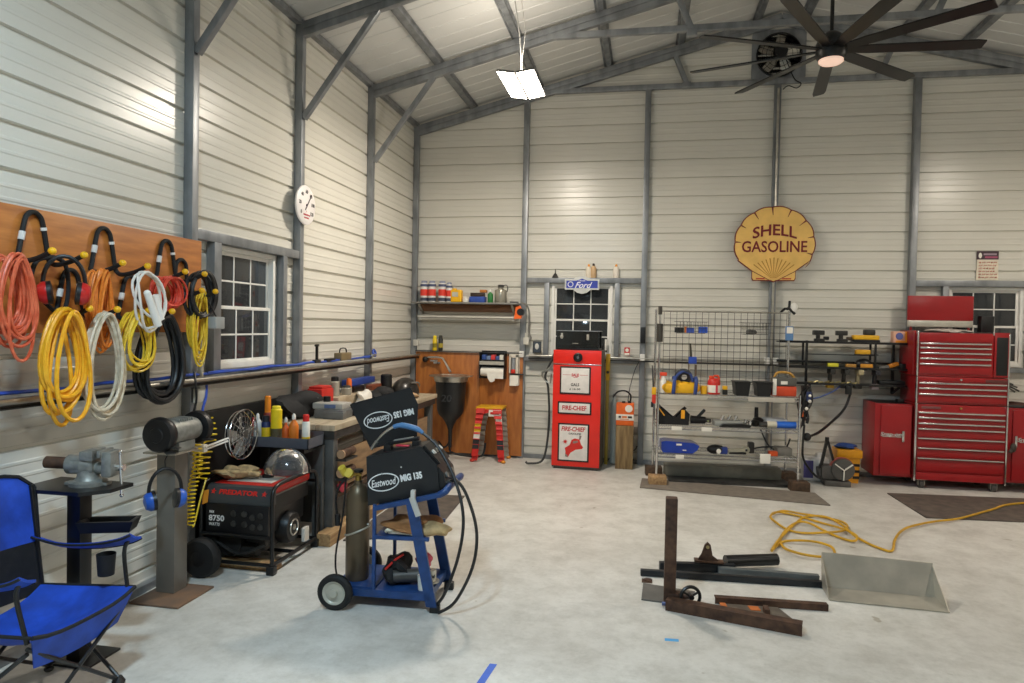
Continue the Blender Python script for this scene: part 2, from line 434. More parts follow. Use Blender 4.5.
# ================================================================ lamps
LAMPM = mat('led_panel', 'fff3e0', .5, vary=0, emit=30)
LPOS = (1.885, -2.5, 3.94)
lamp = thing('hanging_lamp', 'twin panel LED shop lamp glowing white, hung from the roof on a wire', 'lamp', LPOS, group='LED shop lamps')
mb = MB(); mb.cyl((0,0,.02), (0,0,.10), .05, .035); mb.ball((0,0,.02), .05, .05, .03); part('housing', mb, WHITE, lamp)
mb = MB(); mb.tube([(0,0,.1), (-.03,.0,.45), (-.08,0,.78)], .006, 6); mb.tube([(-.02,.02,.1), (.02,.02,.5), (-.02,0,.80)], .003, 6); part('hanging_wire', mb, WHITE, lamp)
for s in (-1, 1):
    M = Matrix.Translation((s*.088, 0, 0)) @ Matrix.Rotation(math.radians(9)*s*-1, 4, 'Y')
    mb = MB(); mb.box(-.082, .082, -.35, .35, 0, .02, .004, M); w = part('lamp_wing', mb, GREYP, lamp)
    mb = MB(); mb.box(-.076, .076, -.34, .34, -.006, .0, 0, M); part('light_panel', mb, LAMPM, w, 'glowing white light panel')
for k, (x, y) in enumerate(((7.3, -2.5), (1.86, -7.9), (7.3, -7.9))):
    dup(lamp, T(x, y, 3.93), ['LED shop lamp above the tool chest end of the shop', 'LED shop lamp over the near end of the left wall', 'LED shop lamp over the near right corner'][k])
def area(loc, power, col, size, tilt=(0,0,0)):
    l = bpy.data.lights.new('lamp_glow', 'AREA'); l.energy = power; l.color = col; l.shape = 'DISK'; l.size = size; l.spread = math.radians(180)
    o = bpy.data.objects.new('lamp_glow', l); C.objects.link(o); o.location = loc; o.rotation_euler = tilt; return o
WARM = (1, .90, .77); COOL = (.55, .81, 1)
area((1.86, -2.5, 3.84), 84, WARM, .34)
area((7.3, -2.5, 3.84), 46, WARM, .34)
area((1.86, -7.9, 3.84), 132, COOL, .34)
area((7.3, -7.9, 3.84), 56, (1,.93,.84), .34)
def point(loc, power, col, r=.1):
    l = bpy.data.lights.new('lamp_fill', 'POINT'); l.energy = power; l.color = col; l.shadow_soft_size = r
    o = bpy.data.objects.new('lamp_fill', l); C.objects.link(o); o.location = loc; return o
for x, y, c, p in ((1.86, -2.5, WARM, 26), (7.3, -2.5, WARM, 14), (1.86, -7.9, COOL, 24), (7.3, -7.9, (1,.95,.88), 14)): point((x, y, 4.10), p, c)  # fill lights added above the fixtures, not bulbs of their own

# ceiling fan with nine black blades on a down rod at the ridge
FX, FY, FZ = 4.572, -2.48, 4.12
fan = thing('ceiling_fan', 'large black ceiling fan with nine blades hanging from the roof ridge', 'ceiling fan', (FX, FY, FZ))
mb = MB(); mb.cyl((0,0,.08), (0,0,APEX-FZ-.05), .016); part('down_rod', mb, BLKPAINT, fan)
mb = MB(); mb.lathe([(.02, .16), (.05, .15), (.10, .11), (.125, .05), (.125, -.05), (.105, -.085)], n=28); part('motor', mb, BLKPAINT, fan)
FANL = mat('fan_lamp', 'ffd9c4', .5, vary=0, emit=.55)
mb = MB(); mb.lathe([(.10, -.085), (.10, -.10), (.085, -.113), (.03, -.118)], n=28); part('light_lens', mb, FANL, fan, 'glowing pinkish white light lens')
for k in range(9):
    a = math.radians(2+40*k); M = Matrix.Rotation(a, 4, 'Z')
    mb = MB(); MM = M @ Matrix.Rotation(math.radians(-13), 4, 'X')
    mb.prism([(.10, -.035), (.3, -.055), (1.13, -.062), (1.2, -.05), (1.2, .05), (1.13, .062), (.3, .055), (.10, .035)], -.006, .006, MM)
    part('blade', mb, BLKPAINT, fan)

# exhaust fan in the gable
ex = thing('exhaust_fan', 'square exhaust fan with round wire guard high on the gable wall', 'exhaust fan', (4.556, -.06, 5.01), world=True)
M = BACK(4.556, -.012, 5.015)
mb = MB(); n = 36
ring = [(.255*math.cos(2*PI*k/n), .255*math.sin(2*PI*k/n)) for k in range(n)]
sq = []
for k in range(n):
    a = 2*PI*k/n; c, s = math.cos(a), math.sin(a); q = .31/max(abs(c), abs(s)); sq.append((c*q, s*q))
vs = [(x, y, z) for z in (0, .012) for x, y in ring]+[(x, y, z) for z in (0, .012) for x, y in sq]
fs = []
for k in range(n):
    j = (k+1) % n; fs += [(k+n, j+n, j+3*n, k+3*n), (k, k+2*n, j+2*n, j), (k, j, j+n, k+n), (k+2*n, k+3*n, j+3*n, j+2*n)]
mb.add(vs, fs, M); part('mounting_plate', mb, GALV, ex)
mb = MB(); mb.lathe([(.262, 0), (.262, .06), (.25, .06), (.25, 0)], (4.556, -.0, 5.015), (0,-1,0), 36); part('fan_ring', mb, BLACK, ex)
mb = MB(); mb.cyl((4.556, -.02, 5.015), (4.556, -.13, 5.015), .06); mb.cyl((4.556, -.13, 5.015), (4.556, -.2, 5.015), .085, .075); part('motor', mb, BLACK, ex)
for k in range(5):
    mb = MB(); a = 2*PI*k/5+.3; MM = M @ Matrix.Rotation(a, 4, 'Z') @ Matrix.Translation((0,0,.03)) @ Matrix.Rotation(.4, 4, 'X')
    mb.prism([(.05, -.03), (.15, -.07), (.235, -.075), (.24, .03), (.15, .05), (.05, .03)], -.002, .002, MM); part('blade', mb, STEEL, ex)
mb = MB()
for r in (.09, .15, .2, .25): mb.torus((4.556, -.075, 5.015), (0,1,0), r, .003, 32, 5)
for k in range(8):
    a = PI*k/8; c, s = math.cos(a)*.26, math.sin(a)*.26; mb.tube([(4.556-c, -.07, 5.015-s), (4.556, -.085, 5.015), (4.556+c, -.07, 5.015+s)], .003, 5)
part('wire_guard', mb, BLACK, ex)
cd = MB(); cd.tube([(4.63, -.10, 4.93), (4.72, -.12, 4.70), (4.80, -.11, 4.64), (4.75, -.12, 4.585), (4.66, -.11, 4.62), (4.60, -.11, 4.58)], .007, 6, sm=5); part('power_cord', cd, BLACK, ex)

# ================================================================ left wall: the cord board
BRD = .095
mb = MB(); mb.box(.08, BRD, -7.10, -4.655, 1.62, 2.235, .002); single('plywood_board', mb, PLY, 'long orange-brown plywood board fixed along the white panel wall behind the hanging cords', 'board')

TAPE = flat('d8d6d2')
def hook(label, y, ztop, s=.095):
    h = thing('cord_hook', label, 'hook', (BRD, y, ztop), group='black cord hooks on the plywood board')
    leg = lambda k: [(.012, 0, 0), (.012, k*.03, -.012), (.012, k*.052, -.05), (.012, k*(s-.012), -.20), (.016, k*s, -.235), (.05, k*s, -.25), (.13, k*s, -.235), (.205, k*s, -.205)]
    pts = leg(-1)[::-1]+leg(1)[1:]
    mb = MB(); mb.tube(pts, .0125, 8, sm=4); part('hook_frame', mb, RUBBER, h)
    for k in (-1, 1):
        mb = MB(); mb.ball((.212, k*s, -.201), .02, .018, .018, 12); part('tip', mb, YEL, h, 'yellow plastic tip')
    for k, a, b in ((-1, .35, .62), (1, .12, .22)):
        p0 = V((.012, k*.052, -.05)); p1 = V((.012, k*(s-.012), -.20))
        mb = MB(); mb.tube([p0.lerp(p1, a), p0.lerp(p1, b)], .0145, 8); part('tape_band', mb, TAPE, h, 'pale reflective tape band')
hook('black cord hook with yellow tips holding the orange-red cord and the red earmuffs', -5.985, 2.215)
hook('black cord hook with yellow tips holding the orange cord in the upper row', -5.535, 2.20)
hook('black cord hook with yellow tips holding the coiled red cord', -5.02, 2.195)
hook('black cord hook with yellow tips holding the fat yellow hose and the tan cord', -5.76, 1.95)
hook('black cord hook with yellow tips holding the thin yellow cord and black cable', -5.33, 1.95, .10)
hook('black cord hook with yellow tips at the board end nearest the window', -4.88, 2.09, .07)

def coil(name, label, c, ry, h, n, r, m, seed, dx=.08, spread=.35, cat='cord', pinch=.55, tail=None, jit=.012, twist=0):
    """a hank of n loops hung from the point c: ry half width, h drop, loops stacked outwards over dx"""
    q = random.Random(seed); k = 28; pts = []
    hs = [h*(1-spread*q.random()) for _ in range(n+2)]; ws = [ry*(1-.4*q.random()) for _ in range(n+2)]
    off = [q.uniform(-1, 1)*ry*.16 for _ in range(n+2)]; xs = [dx*q.uniform(-.5, .5) for _ in range(n+2)]; tz = [q.uniform(0, .03) for _ in range(n+2)]
    hs[0] = h; ws[0] = ry
    for i in range(n*k):
        a = i/k; j = int(a); t = a-j; e = lambda L: L[j]*(1-t)+L[j+1]*t
        ph = 2*PI*t; dz = (1-math.cos(ph))/2                         # 0 at the hook, 1 at the bottom
        w = e(ws)*(pinch+(1-pinch)*dz)*math.sin(ph)
        pts.append((c[0]+e(xs)+twist*math.sin(ph)*.05, c[1]+w+off[j]*dz*(1-t)+off[j+1]*dz*t+jit*math.sin(3.1*a+seed), c[2]-e(tz)-e(hs)*dz))
    mb = MB(); mb.tube(pts, r, 7)
    return single(name, mb, m, label, cat, 'extension cords and hoses hung on the board')
CORD_OR = mat('orange_red_cord', 'bf4a28', .45, vary=.15, scale=25, h2='d46a48')
CORD_O = mat('orange_cord', 'd9741f', .45, vary=.15, scale=50, h2='ea8c34')
CORD_Y = mat('yellow_hose', 'e8a018', .4, vary=.1, scale=30, h2='f2b62a')
CORD_T = mat('tan_cord', 'b9a98c', .5, vary=.1, scale=30, h2='d8cdb8')
CORD_Y2 = mat('yellow_cord', 'd9b021', .42, vary=.1, scale=40, h2='ecca3c')
CORD_R = mat('red_cord', 'c8301f', .45, vary=.1, scale=40, h2='e25a42')
CORD_W = mat('white_cord', 'e4dfd6', .45, vary=.05)
CORD_K = mat('black_cable', '1b1b1c', .45, vary=.2, scale=30)
coil('extension_cord', 'orange-red extension cord in a wide hank at the board end beside the red earmuffs', (.245, -6.25, 1.985), .125, .47, 15, .0075, CORD_OR, 3, .14, .5)
coil('extension_cord', 'orange extension cord in a narrow hank between the red earmuffs and the white work light', (.205, -5.655, 1.965), .085, .45, 12, .007, CORD_O, 4, .12, .45, pinch=.7)
coil('air_hose', 'fat yellow air hose hanging lowest in long loose loops', (.265, -5.955, 1.745), .16, .63, 11, .0105, CORD_Y, 5, .10, .42, 'hose', pinch=.55)
coil('extension_cord', 'tan and white cord in long oval loops beside the yellow air hose', (.26, -5.70, 1.745), .185, .58, 7, .009, CORD_T, 6, .06, .22, pinch=.6)
coil('extension_cord', 'thin yellow extension cord in a hank hanging under the white work light', (.235, -5.43, 1.755), .17, .345, 13, .0062, CORD_Y2, 7, .12, .35, pinch=.5)
coil('extension_cord', 'bright red cord in a short round coil below its black hook', (.20, -5.135, 1.965), .125, .215, 13, .0062, CORD_R, 8, .12, .35, pinch=.75)
coil('power_cable', 'heavy black cable in wide round loops below the red cord', (.195, -5.16, 1.745), .26, .56, 9, .0125, CORD_K, 9, .09, .18, 'cable', pinch=.5)
coil('power_cable', 'thick black cable coiled round at the board end over a yellow cord', (.225, -4.84, 2.02), .145, .30, 8, .0115, CORD_K, 10, .08, .15, 'cable', pinch=.85)
coil('extension_cord', 'yellow cord in a long thin hank hanging through the black cable by the window', (.215, -4.84, 1.90), .085, .50, 10, .006, CORD_Y2, 12, .10, .4, pinch=.7)
mb = MB(); mb.box(.24, .30, -4.79, -4.69, 1.645, 1.725, .008, T(0,0,0)); b = single('adapter_box', mb, flat('9a9c9a'), 'grey power adapter box hanging with the black and yellow cords beside the window', 'adapter box')
mb = MB(); mb.tube([(.27, -4.74, 1.72), (.25, -4.78, 1.80), (.23, -4.82, 1.86)], .006, 6, sm=4); part('lead', mb, CORD_K, b)

# white corded work light
wl = thing('work_light', 'white tubular work light with its white cord hung in a loop above the yellow cord', 'work light', (.31, -5.42, 1.62), world=True)
mb = MB(); q = []
for i in range(64):
    a = 2*PI*i/21; w = .11+.045*math.sin(i*.31); q.append((.30+.02*math.sin(i*.5), -5.45+(.06+w*.45)*math.sin(a)+.05*(1-math.cos(a))*.5, 1.965-.15*(1-math.cos(a))*(1+.15*math.sin(i*.21))))
mb.tube(q, .0075, 7); part('cord', mb, CORD_W, wl)
mb = MB(); mb.cyl((.335, -5.475, 1.845), (.335, -5.385, 1.665), .019, .022, 14); mb.ball((.335, -5.475, 1.845), .019); part('light_tube', mb, WHITE, wl)
mb = MB(); mb.cyl((.315, -5.385, 1.84), (.315, -5.335, 1.70), .017, .019, 14); part('handle', mb, WHITE, wl)

def earmuffs(label, c, yaw, m, tilt=0, drop=0):
    e = thing('earmuffs', label, 'earmuffs', M=T(*c, yaw, 0, tilt) @ Matrix.Scale(1.22, 4))
    mb = MB(); pts = [(.0, .072*math.sin(t), .045+.105*math.cos(t)) for t in [(-1.75+3.5*k/16) for k in range(17)]]
    mb.tube(pts, .0085, 8); part('headband', mb, BLACK, e)
    for s in (-1, 1):
        mb = MB(); mb.lathe([(.01, .032), (.034, .026), (.046, .008), (.046, -.006)], (0, s*.062, .0), (0, s, -.12), 18); cup = part('ear_cup', mb, m, e)
        mb = MB(); mb.lathe([(.046, -.004), (.048, -.02), (.03, -.024)], (0, s*.062, .0), (0, s, -.12), 18); part('cushion', mb, BLACK, cup)
    return e
earmuffs('red earmuffs hanging from the first black hook on the plywood board', (.245, -5.945, 1.82), math.radians(-48), flat('b8201d', .3))
# a black headset strap hanging behind the muffs
mb = MB(); mb.tube([(.17, -5.93, 2.0), (.17, -6.03, 1.97), (.16, -6.05, 1.86), (.15, -5.97, 1.78), (.15, -5.86, 1.72), (.15, -5.82, 1.84), (.16, -5.85, 1.97), (.17, -5.93, 2.0)], .011, 8, sm=5)
single('black_strap', mb, BLKFAB, 'black webbing strap looped from the hook around the red earmuffs', 'strap')

# blue air line lying along the rail
mb = MB(); mb.tube([(.115+.012*math.sin(k*1.7), -6.85+k*.22, 1.335+.004*math.sin(k*2.3)) for k in range(24)], .010, 7, sm=4)
mb.tube([(.10+.010*math.sin(k*1.1+1), -4.6+k*.2, 1.338+.006*math.sin(k*1.9)) for k in range(16)], .008, 7, sm=4)
single('air_line', mb, mat('blue_airline', '2f4fae', .4, vary=.15), 'blue air line lying along the steel rail under the window', 'air line')
# small things on the rail beyond the window
b = thing('bar_clamp', 'small dark clamp standing upright on the rail past the window', 'clamp', (.11, -2.98, 1.33))
mb = MB(); mb.box(-.02, .02, -.05, .05, 0, .03, .004); part('base', mb, DKSTEEL, b)
mb = MB(); mb.box(-.01, .01, -.012, .012, .03, .17, .003); mb.box(-.01, .01, -.03, .03, .15, .17, .003); part('post', mb, BLKPAINT, b)
b = thing('carrying_case', 'little tan case with a dark carrying handle on the rail before the third column', 'case', (.11, -2.42, 1.33))
mb = MB(); mb.box(-.04, .04, -.12, .12, 0, .075, .008); part('case_body', mb, flat('7a6a4c'), b)
mb = MB(); mb.tube([(0, -.08, .07), (0, -.06, .115), (0, .06, .115), (0, .08, .07)], .007, 7, sm=3); part('handle', mb, BLACK, b)
mb = MB(); mb.box(.09, .13, -2.80, -2.62, 1.33, 1.36, .006); single('tool_box', mb, BLKPAINT, 'flat black tool lying on the rail between the clamp and the tan case', 'tool')
t = thing('air_fitting', 'blue and silver hose coupling on the rail by the third column', 'fitting', (.115, -1.62, 1.33))
mb = MB(); mb.cyl((0,-.06,.02), (0,.03,.02), .018); part('coupler', mb, STEEL, t)
mb = MB(); mb.torus((0,.0,.045), (1,0,.2), .035, .012); part('hose_loop', mb, flat('2f4fae'), t)

# round white thermometer dial on the second column
ck = thing('wall_thermometer', 'round white dial thermometer with red lettering on the steel column by the window', 'thermometer', (.085, -3.212, 2.73), world=True)
mb = MB(); mb.lathe([(.165, 0), (.172, .008), (.172, .02), (.163, .026)], (.085, -3.212, 2.73), (1,0,0), 40); part('dial', mb, mat('dial_white', 'e9e4e2', .4, vary=.02), ck)
M = LEFT(.1115, -3.212, 2.73)
mb = MB()
for k, s in enumerate(('0', '20', '40', '60', '80', '100', '120')):
    a = math.radians(215-k*41.6); text(mb, s, M @ Matrix.Translation((.118*math.cos(a), .118*math.sin(a), 0)), h=.032, t=.0015, bold=.02)
part('numerals', mb, flat('3a3636'), ck)
mb = MB(); text(mb, 'THERMOMETER', M @ Matrix.Translation((0, -.085, 0)), w=.12, h=.014, t=.0015, bold=.02); part('lettering', mb, flat('c6203a'), ck)
mb = MB(); text(mb, 'FAHRENHEIT', M @ Matrix.Translation((0, -.112, 0)), w=.09, h=.012, t=.0015, bold=.02); part('lettering', mb, flat('c6203a'), ck)
mb = MB(); text(mb, 'F', M @ Matrix.Translation((0, -.055, 0)), h=.016, t=.0015); part('lettering', mb, flat('c6203a'), ck)
mb = MB(); mb.prism([(-.03, -.04), (-.02, -.045), (.092, .105), (.088, .108)], .002, .005, M); mb.cyl(M @ V((0,0,0)), M @ V((0,0,.007)), .01); part('pointer', mb, flat('3a2c34'), ck)

# ================================================================ blue camping chair
ch = thing('camping_chair', 'royal blue folding camping chair with black frame and drink holder beside the vise stand', 'chair', (.475, -6.345, 0))
hw = .27
rows = []
for i in range(9):
    t = i/8; x = -.22+t*.50; r = []
    for j in range(9):
        u = j/4-1; z = .385+.03*t-.10*(1-u*u)*math.sin(PI*min(1, t*.9+.1))+.035*abs(u)**3; r.append((x, u*hw*(1+.03*t), z))
    rows.append(r)
mb = MB(); mb.sheet(rows, .006, (0,0,1)); se = part('seat', mb, FABRIC, ch)
mb = MB(); mb.tube([rows[8][j] for j in range(9)], .009, 6); mb.tube([r[0] for r in rows], .008, 6); mb.tube([r[8] for r in rows], .008, 6); part('trim_edge', mb, BLKFAB, se, 'black binding')
mb = MB(); fr = [[(rows[8][j][0], rows[8][j][1], rows[8][j][2]) for j in range(9)], [(.235, rows[8][j][1]*.8, .30-.02*(1-(j/4-1)**2)) for j in range(9)]]; mb.sheet(fr, .005, (-1,0,0)); part('front_flap', mb, FABRIC, ch)
def backrow(z0, z1, n):
    out = []
    for i in range(n+1):
        t = i/n; z = z0+(z1-z0)*t; f = (z-.40)/.55; out.append([(-.22-.05*f-.035*(1-(j/4-1)**2), (j/4-1)*hw, z-(.075*abs(j/4-1)**5*max(0, (i-n+2)/2) if z1 > .8 else 0)) for j in range(9)])
    return out
mb = MB(); mb.sheet(backrow(.63, .965, 7), .008, (-1,0,0)); bk = part('backrest', mb, FABRIC, ch)
br = backrow(.63, .965, 7); mb = MB(); mb.tube([r[8] for r in br]+br[7][::-1][1:]+[r[0] for r in br][::-1], .009, 6); part('trim_edge', mb, BLKFAB, bk, 'black binding')
mb = MB(); mb.sheet(backrow(.38, .63, 5), .006, (-1,0,0)); part('mesh_panel', mb, BLKFAB, ch, 'black mesh lower back panel')
for s in (-1, 1):
    a = [(-.29, s*hw, .64), (-.12, s*(hw+.015), .605), (.06, s*(hw+.02), .615), (.20, s*(hw+.02), .645), (.27, s*(hw+.02), .675)]
    P = smooth([V(p) for p in a], 4)
    mb = MB(); mb.sheet([[p+V((0, -.035, .02)) for p in P], [p+V((0, 0, -.004)) for p in P], [p+V((0, .04, -.016)) for p in P]], .012, (0,0,1)); ar = part('armrest', mb, FABRIC, ch)
    mb = MB(); mb.tube([p+V((0, -.035, .022)) for p in P], .006, 6); mb.tube([p+V((0, .04, -.014)) for p in P], .006, 6); part('trim_edge', mb, BLKFAB, ar, 'black binding')
    mb = MB(); mb.tube([(.235, s*(hw+.02), .665), (.215, s*(hw+.015), .60), (.25, s*hw, .42)], .0095, 8, sm=4); part('arm_post', mb, BLKPAINT, ch)
    mb = MB(); mb.tube([(-.265, s*(hw-.02), .90), (-.22, s*hw, .42), (-.18, s*hw, .02)], .0095, 8); mb.ball((-.18, s*hw, .014), .022, .022, .014); part('back_post', mb, BLKPAINT, ch)
for nm, p, q in (('leg', (.25, -hw, .40), (.22, hw*.92, .02)), ('leg', (.25, hw, .40), (.22, -hw*.92, .02)), ('leg', (-.2, -hw, .37), (.22, -hw*.92, .03)), ('leg', (-.2, hw, .37), (.22, hw*.92, .03)), ('leg', (.25, -hw, .38), (-.18, -hw, .03)), ('leg', (.25, hw, .38), (-.18, hw, .03)), ('leg', (-.2, -hw, .36), (-.18, hw, .03)), ('leg', (-.2, hw, .36), (-.18, -hw, .03))):
    mb = MB(); mb.cyl(p, q, .009, n=8); part('leg', mb, BLKPAINT, ch)
for y in (-1, 1):
    mb = MB(); mb.lathe([(.026, 0), (.03, .012), (.016, .035)], (.22, y*hw*.92, 0), n=14); part('foot', mb, BLACK, ch)
for y in (hw-.01,):
    mb = MB(); mb.lathe([(.035, 0), (.042, .10), (.039, .10), (.033, .004)], (.14, y-.0, .50), n=18); part('drink_holder', mb, BLKFAB, ch)

# ================================================================ vise on its stand
vs_ = thing('vise_stand', 'black welded post stand with a flat top plate carrying the bench vise', 'stand', (.34, -5.945, 0))
mb = MB(); mb.box(-.038, .038, -.038, .038, .012, .86, .004); part('post', mb, BLKPAINT, vs_)
mb = MB(); mb.prism([(-.22, -.06), (-.10, -.15), (.13, -.15), (.22, -.05), (.22, .10), (-.22, .12)], .86, .878, Matrix()); part('top_plate', mb, BLKPAINT, vs_)
mb = MB(); mb.box(-.10, .12, -.08, .14, 0, .012, .003); part('base_plate', mb, BLKPAINT, vs_)
mb = MB()
o = [(-.13, -.06), (.13, -.06), (.13, .06), (-.13, .06)]; I = [(-.11, -.045), (.11, -.045), (.11, .045), (-.11, .045)]
mb.add([(x, y, .055) for x, y in o]+[(x*.85, y*.85, 0) for x, y in o]+[(x, y, .055) for x, y in I]+[(x*.85, y*.85, .006) for x, y in I],
       [(i, (i+1) % 4, 4+(i+1) % 4, 4+i) for i in range(4)]+[(8+i, 12+i, 12+(i+1) % 4, 8+(i+1) % 4) for i in range(4)]+[(i, 8+i, 8+(i+1) % 4, (i+1) % 4) for i in range(4)]+[(7, 6, 5, 4), (12, 13, 14, 15)], T(.15, .02, .655, math.radians(20)))
part('tool_tray', mb, BLKPAINT, vs_, 'black tray on the post')
vi = thing('bench_vise', 'grey cast bench vise with a rusty pipe end, bolted to the black stand', 'vise', M=T(.38, -5.935, .878, math.radians(12)) @ Matrix.Scale(.86, 4))
mb = MB(); mb.lathe([(.10, 0), (.10, .02), (.07, .03), (.058, .05), (.055, .085)], n=24); mb.box(-.12, .12, -.03, .03, 0, .018, .004); part('swivel_base', mb, CAST, vi)
mb = MB(); mb.box(-.09, .05, -.05, .05, .07, .155, .02); mb.cyl((-.11, 0, .115), (.0, 0, .115), .055, n=20); mb.cyl((-.02, 0, .115), (.04, 0, .115), .065, .05, 20); part('body', mb, CAST, vi)
mb = MB(); mb.box(-.02, .06, -.065, .065, .145, .20, .012); mb.box(.035, .06, -.07, .07, .165, .205, .003); part('fixed_jaw', mb, CAST, vi)
mb = MB(); mb.box(.10, .16, -.06, .06, .05, .20, .016); mb.box(.085, .105, -.07, .07, .165, .205, .003); mb.cyl((.02, 0, .095), (.13, 0, .095), .034, n=16); part('moving_jaw', mb, CAST, vi)
mb = MB(); mb.cyl((-.24, 0, .125), (-.10, 0, .12), .034, n=18); part('pipe_end', mb, RUST, vi, 'rusty brown pipe end')
mb = MB(); mb.cyl((.15, 0, .10), (.205, 0, .10), .02); mb.cyl((.19, -.02, .19), (.19, -.0, -.06), .008, n=10); mb.ball((.19, -.02, .19), .012); mb.ball((.19, 0, -.06), .012); part('handle', mb, CHROME, vi)

# ================================================================ bench grinder on a steel pedestal
pd = thing('grinder_pedestal', 'square grey steel post pedestal on a rusty floor plate carrying the bench grinder', 'pedestal', (.19, -5.06, 0))
mb = MB(); mb.box(-.11, .22, -.235, .115, 0, .012, .002); part('floor_plate', mb, RUSTO, pd, 'rust brown floor plate')
mb = MB(); mb.box(-.065, .062, -.058, .066, .012, .885, .006); part('post', mb, mat('post_grey', '77736c', .42, .35, vary=.08, scale=6), pd)
mb = MB(); mb.box(-.09, .13, -.15, .07, .885, .897, .003); part('top_plate', mb, STEEL, pd)
gr = thing('bench_grinder', 'grey bench grinder with black wheel guards on the steel pedestal', 'grinder', M=T(.245, -5.07, .897) @ Matrix.Scale(.93, 4))
mb = MB(); mb.lathe([(.045, -.16), (.075, -.14), (.082, -.07), (.082, .07), (.075, .14), (.045, .16)], (0,0,.125), (0,1,0), 28)
for k in range(-3, 4): mb.box(-.05, .05, k*.022-.004, k*.022+.004, .19, .213, .002)
part('motor', mb, CAST, gr)
mb = MB(); mb.box(-.06, .06, -.085, .085, 0, .06, .008); part('base', mb, CAST, gr)
for s in (-1, 1):
    mb = MB(); mb.lathe([(.03, .15), (.108, .158), (.114, .175), (.114, .205), (.102, .222), (.05, .224), (.045, .232), (.03, .234)], (0,0,.125), (0,s,0), 30); g = part('wheel_guard', mb, BLACK, gr)
    mb = MB(); mb.box(.06, .13, s*.175-.02, s*.175+.02, .04, .05, .002); part('tool_rest', mb, DKSTEEL, g)
mb = MB(); mb.bar((.02, -.155, .03), (.09, -.20, .01), .06, .006); part('spark_plate', mb, DKSTEEL, gr)
mb = MB(); mb.tube([(-.03, .17, .2), (-.02, .20, .29), (.0, .17, .40), (-.05, .22, .5)], .008, 7, sm=4); part('power_cord', mb, BLACK, gr)
earmuffs('blue earmuffs hanging on the grinder pedestal', (.325, -5.30, .645), math.radians(-40), flat('2458b8', .35))
mb = MB(); mb.tube([(.235, -5.15, .885), (.26, -5.22, .86), (.325, -5.30, .835)], .0035, 6, sm=3); single('hanging_wire', mb, BLACK, 'thin black wire under the grinder plate from which the blue earmuffs hang', 'wire')

# coiled yellow air hose
hz = MB()
for (y0, z0, z1, r, turns) in ((-4.66, 1.04, .62, .036, 11), (-4.80, .93, .34, .028, 22)):
    P = []
    for i in range(turns*12):
        a = 2*PI*i/12; t = i/(turns*12); P.append((.15+.02*math.sin(t*5)+r*math.cos(a), y0+.02*math.sin(t*7)+r*math.sin(a), z0+(z1-z0)*t))
    hz.tube(P, .0055, 6)
hz.tube([(.15, -4.66, .62), (.15, -4.72, .5), (.15, -4.78, .35), (.15, -4.80, .33)], .0055, 6, sm=5)
hs = single('coiled_hose', hz, mat('yellow_coil', 'e2c41c', .35, vary=.08), 'springy yellow coiled air hose hanging down the wall behind the grinder', 'hose')
mb = MB(); mb.tube([(.12, -4.62, 1.30), (.13, -4.64, 1.18), (.14, -4.69, 1.10), (.15, -4.70, 1.02)], .009, 7, sm=4); part('hose_end', mb, flat('2f4fae'), hs, 'blue hose end')
mb = MB(); mb.box(.085, .125, -4.72, -4.62, 1.14, 1.24, .006); mb.cyl((.105, -4.67, 1.24), (.105, -4.67, 1.40), .02); single('air_regulator', mb, flat('b9b4a8'), 'pale air regulator under the rail beside the grinder cord', 'regulator')
mb = MB(); mb.box(.006, .035, -4.655, -3.26, .05, 1.055, .003); single('dark_board', mb, mat('black_panel_board', '151516', .5, vary=.1), 'large black board standing against the wall behind the generator', 'panel')

# ================================================================ generator
ge = thing('generator', 'black portable generator with red top, frame and wheels below the bottle tray', 'generator', (.375, -4.34, 0))
for s in (-1, 1):
    mb = MB(); P = [(s*.265, -.31, .03), (s*.265, -.315, .50), (s*.265, -.27, .585), (s*.265, .0, .60), (s*.265, .27, .585), (s*.265, .33, .50), (s*.265, .33, .03)]
    mb.tube([P[0]]+smooth([V(p) for p in P[1:-1]], 4)+[P[-1]], .0145, 10); mb.tube([(s*.265, -.31, .06), (s*.265, .33, .06)], .0145, 10); part('frame_loop', mb, BLKPAINT, ge)
for y, z in ((-.31, .06), (.33, .06), (-.315, .245), (.33, .50), (0, .06)):
    mb = MB(); mb.tube([(-.265, y, z), (.265, y, z)], .0135, 10); part('cross_bar', mb, BLKPAINT, ge)
mb = MB(); mb.box(.235, .29, -.335, -.285, 0, .06, .006); part('foot', mb, BLACK, ge)
mb = MB(); mb.box(.235, .29, .29, .34, 0, .06, .006); part('foot', mb, BLACK, ge)
REDGEN = mat('generator_red', 'b8221c', .35, vary=.05)
mb = MB(); mb.box(-.235, .235, -.24, .28, .515, .578, .022, seg=3); tank = part('fuel_tank', mb, REDGEN, ge, 'red fuel tank')
mb = MB(); mb.cyl((.05, .0, .57), (.05, .0, .60), .04, n=18); part('fuel_cap', mb, BLACK, tank)
mb = MB(); mb.box(-.225, .225, -.23, .27, .40, .517, .008); part('tank_housing', mb, BLACK, ge)
mb = MB(); mb.box(.20, .228, -.2, .24, .505, .516, .002); part('side_trim', mb, GREYP, ge, 'grey side trim')
mb = MB(); mb.box(-.20, .19, -.235, .27, .24, .41, .01); part('generator_core', mb, BLKPAINT, ge)
mb = MB(); mb.box(-.17, .17, -.16, .04, .577, .582, .002); part('tank_plate', mb, flat('b9b3aa'), tank, 'pale label plate')
mb = MB(); mb.prism([(-.30, .455), (-.305, .49), (-.265, .565), (-.23, .575), (-.23, .455)], -.245, .245, frame((0,0,0), (0,1,0), (0,0,1))); fa = part('fascia', mb, mat('fascia_grey', '3c3f40', .4, vary=.05), ge, 'dark grey front fascia')
M = frame((0, -.2855, .5265), (1,0,0), (0,.04,.075))
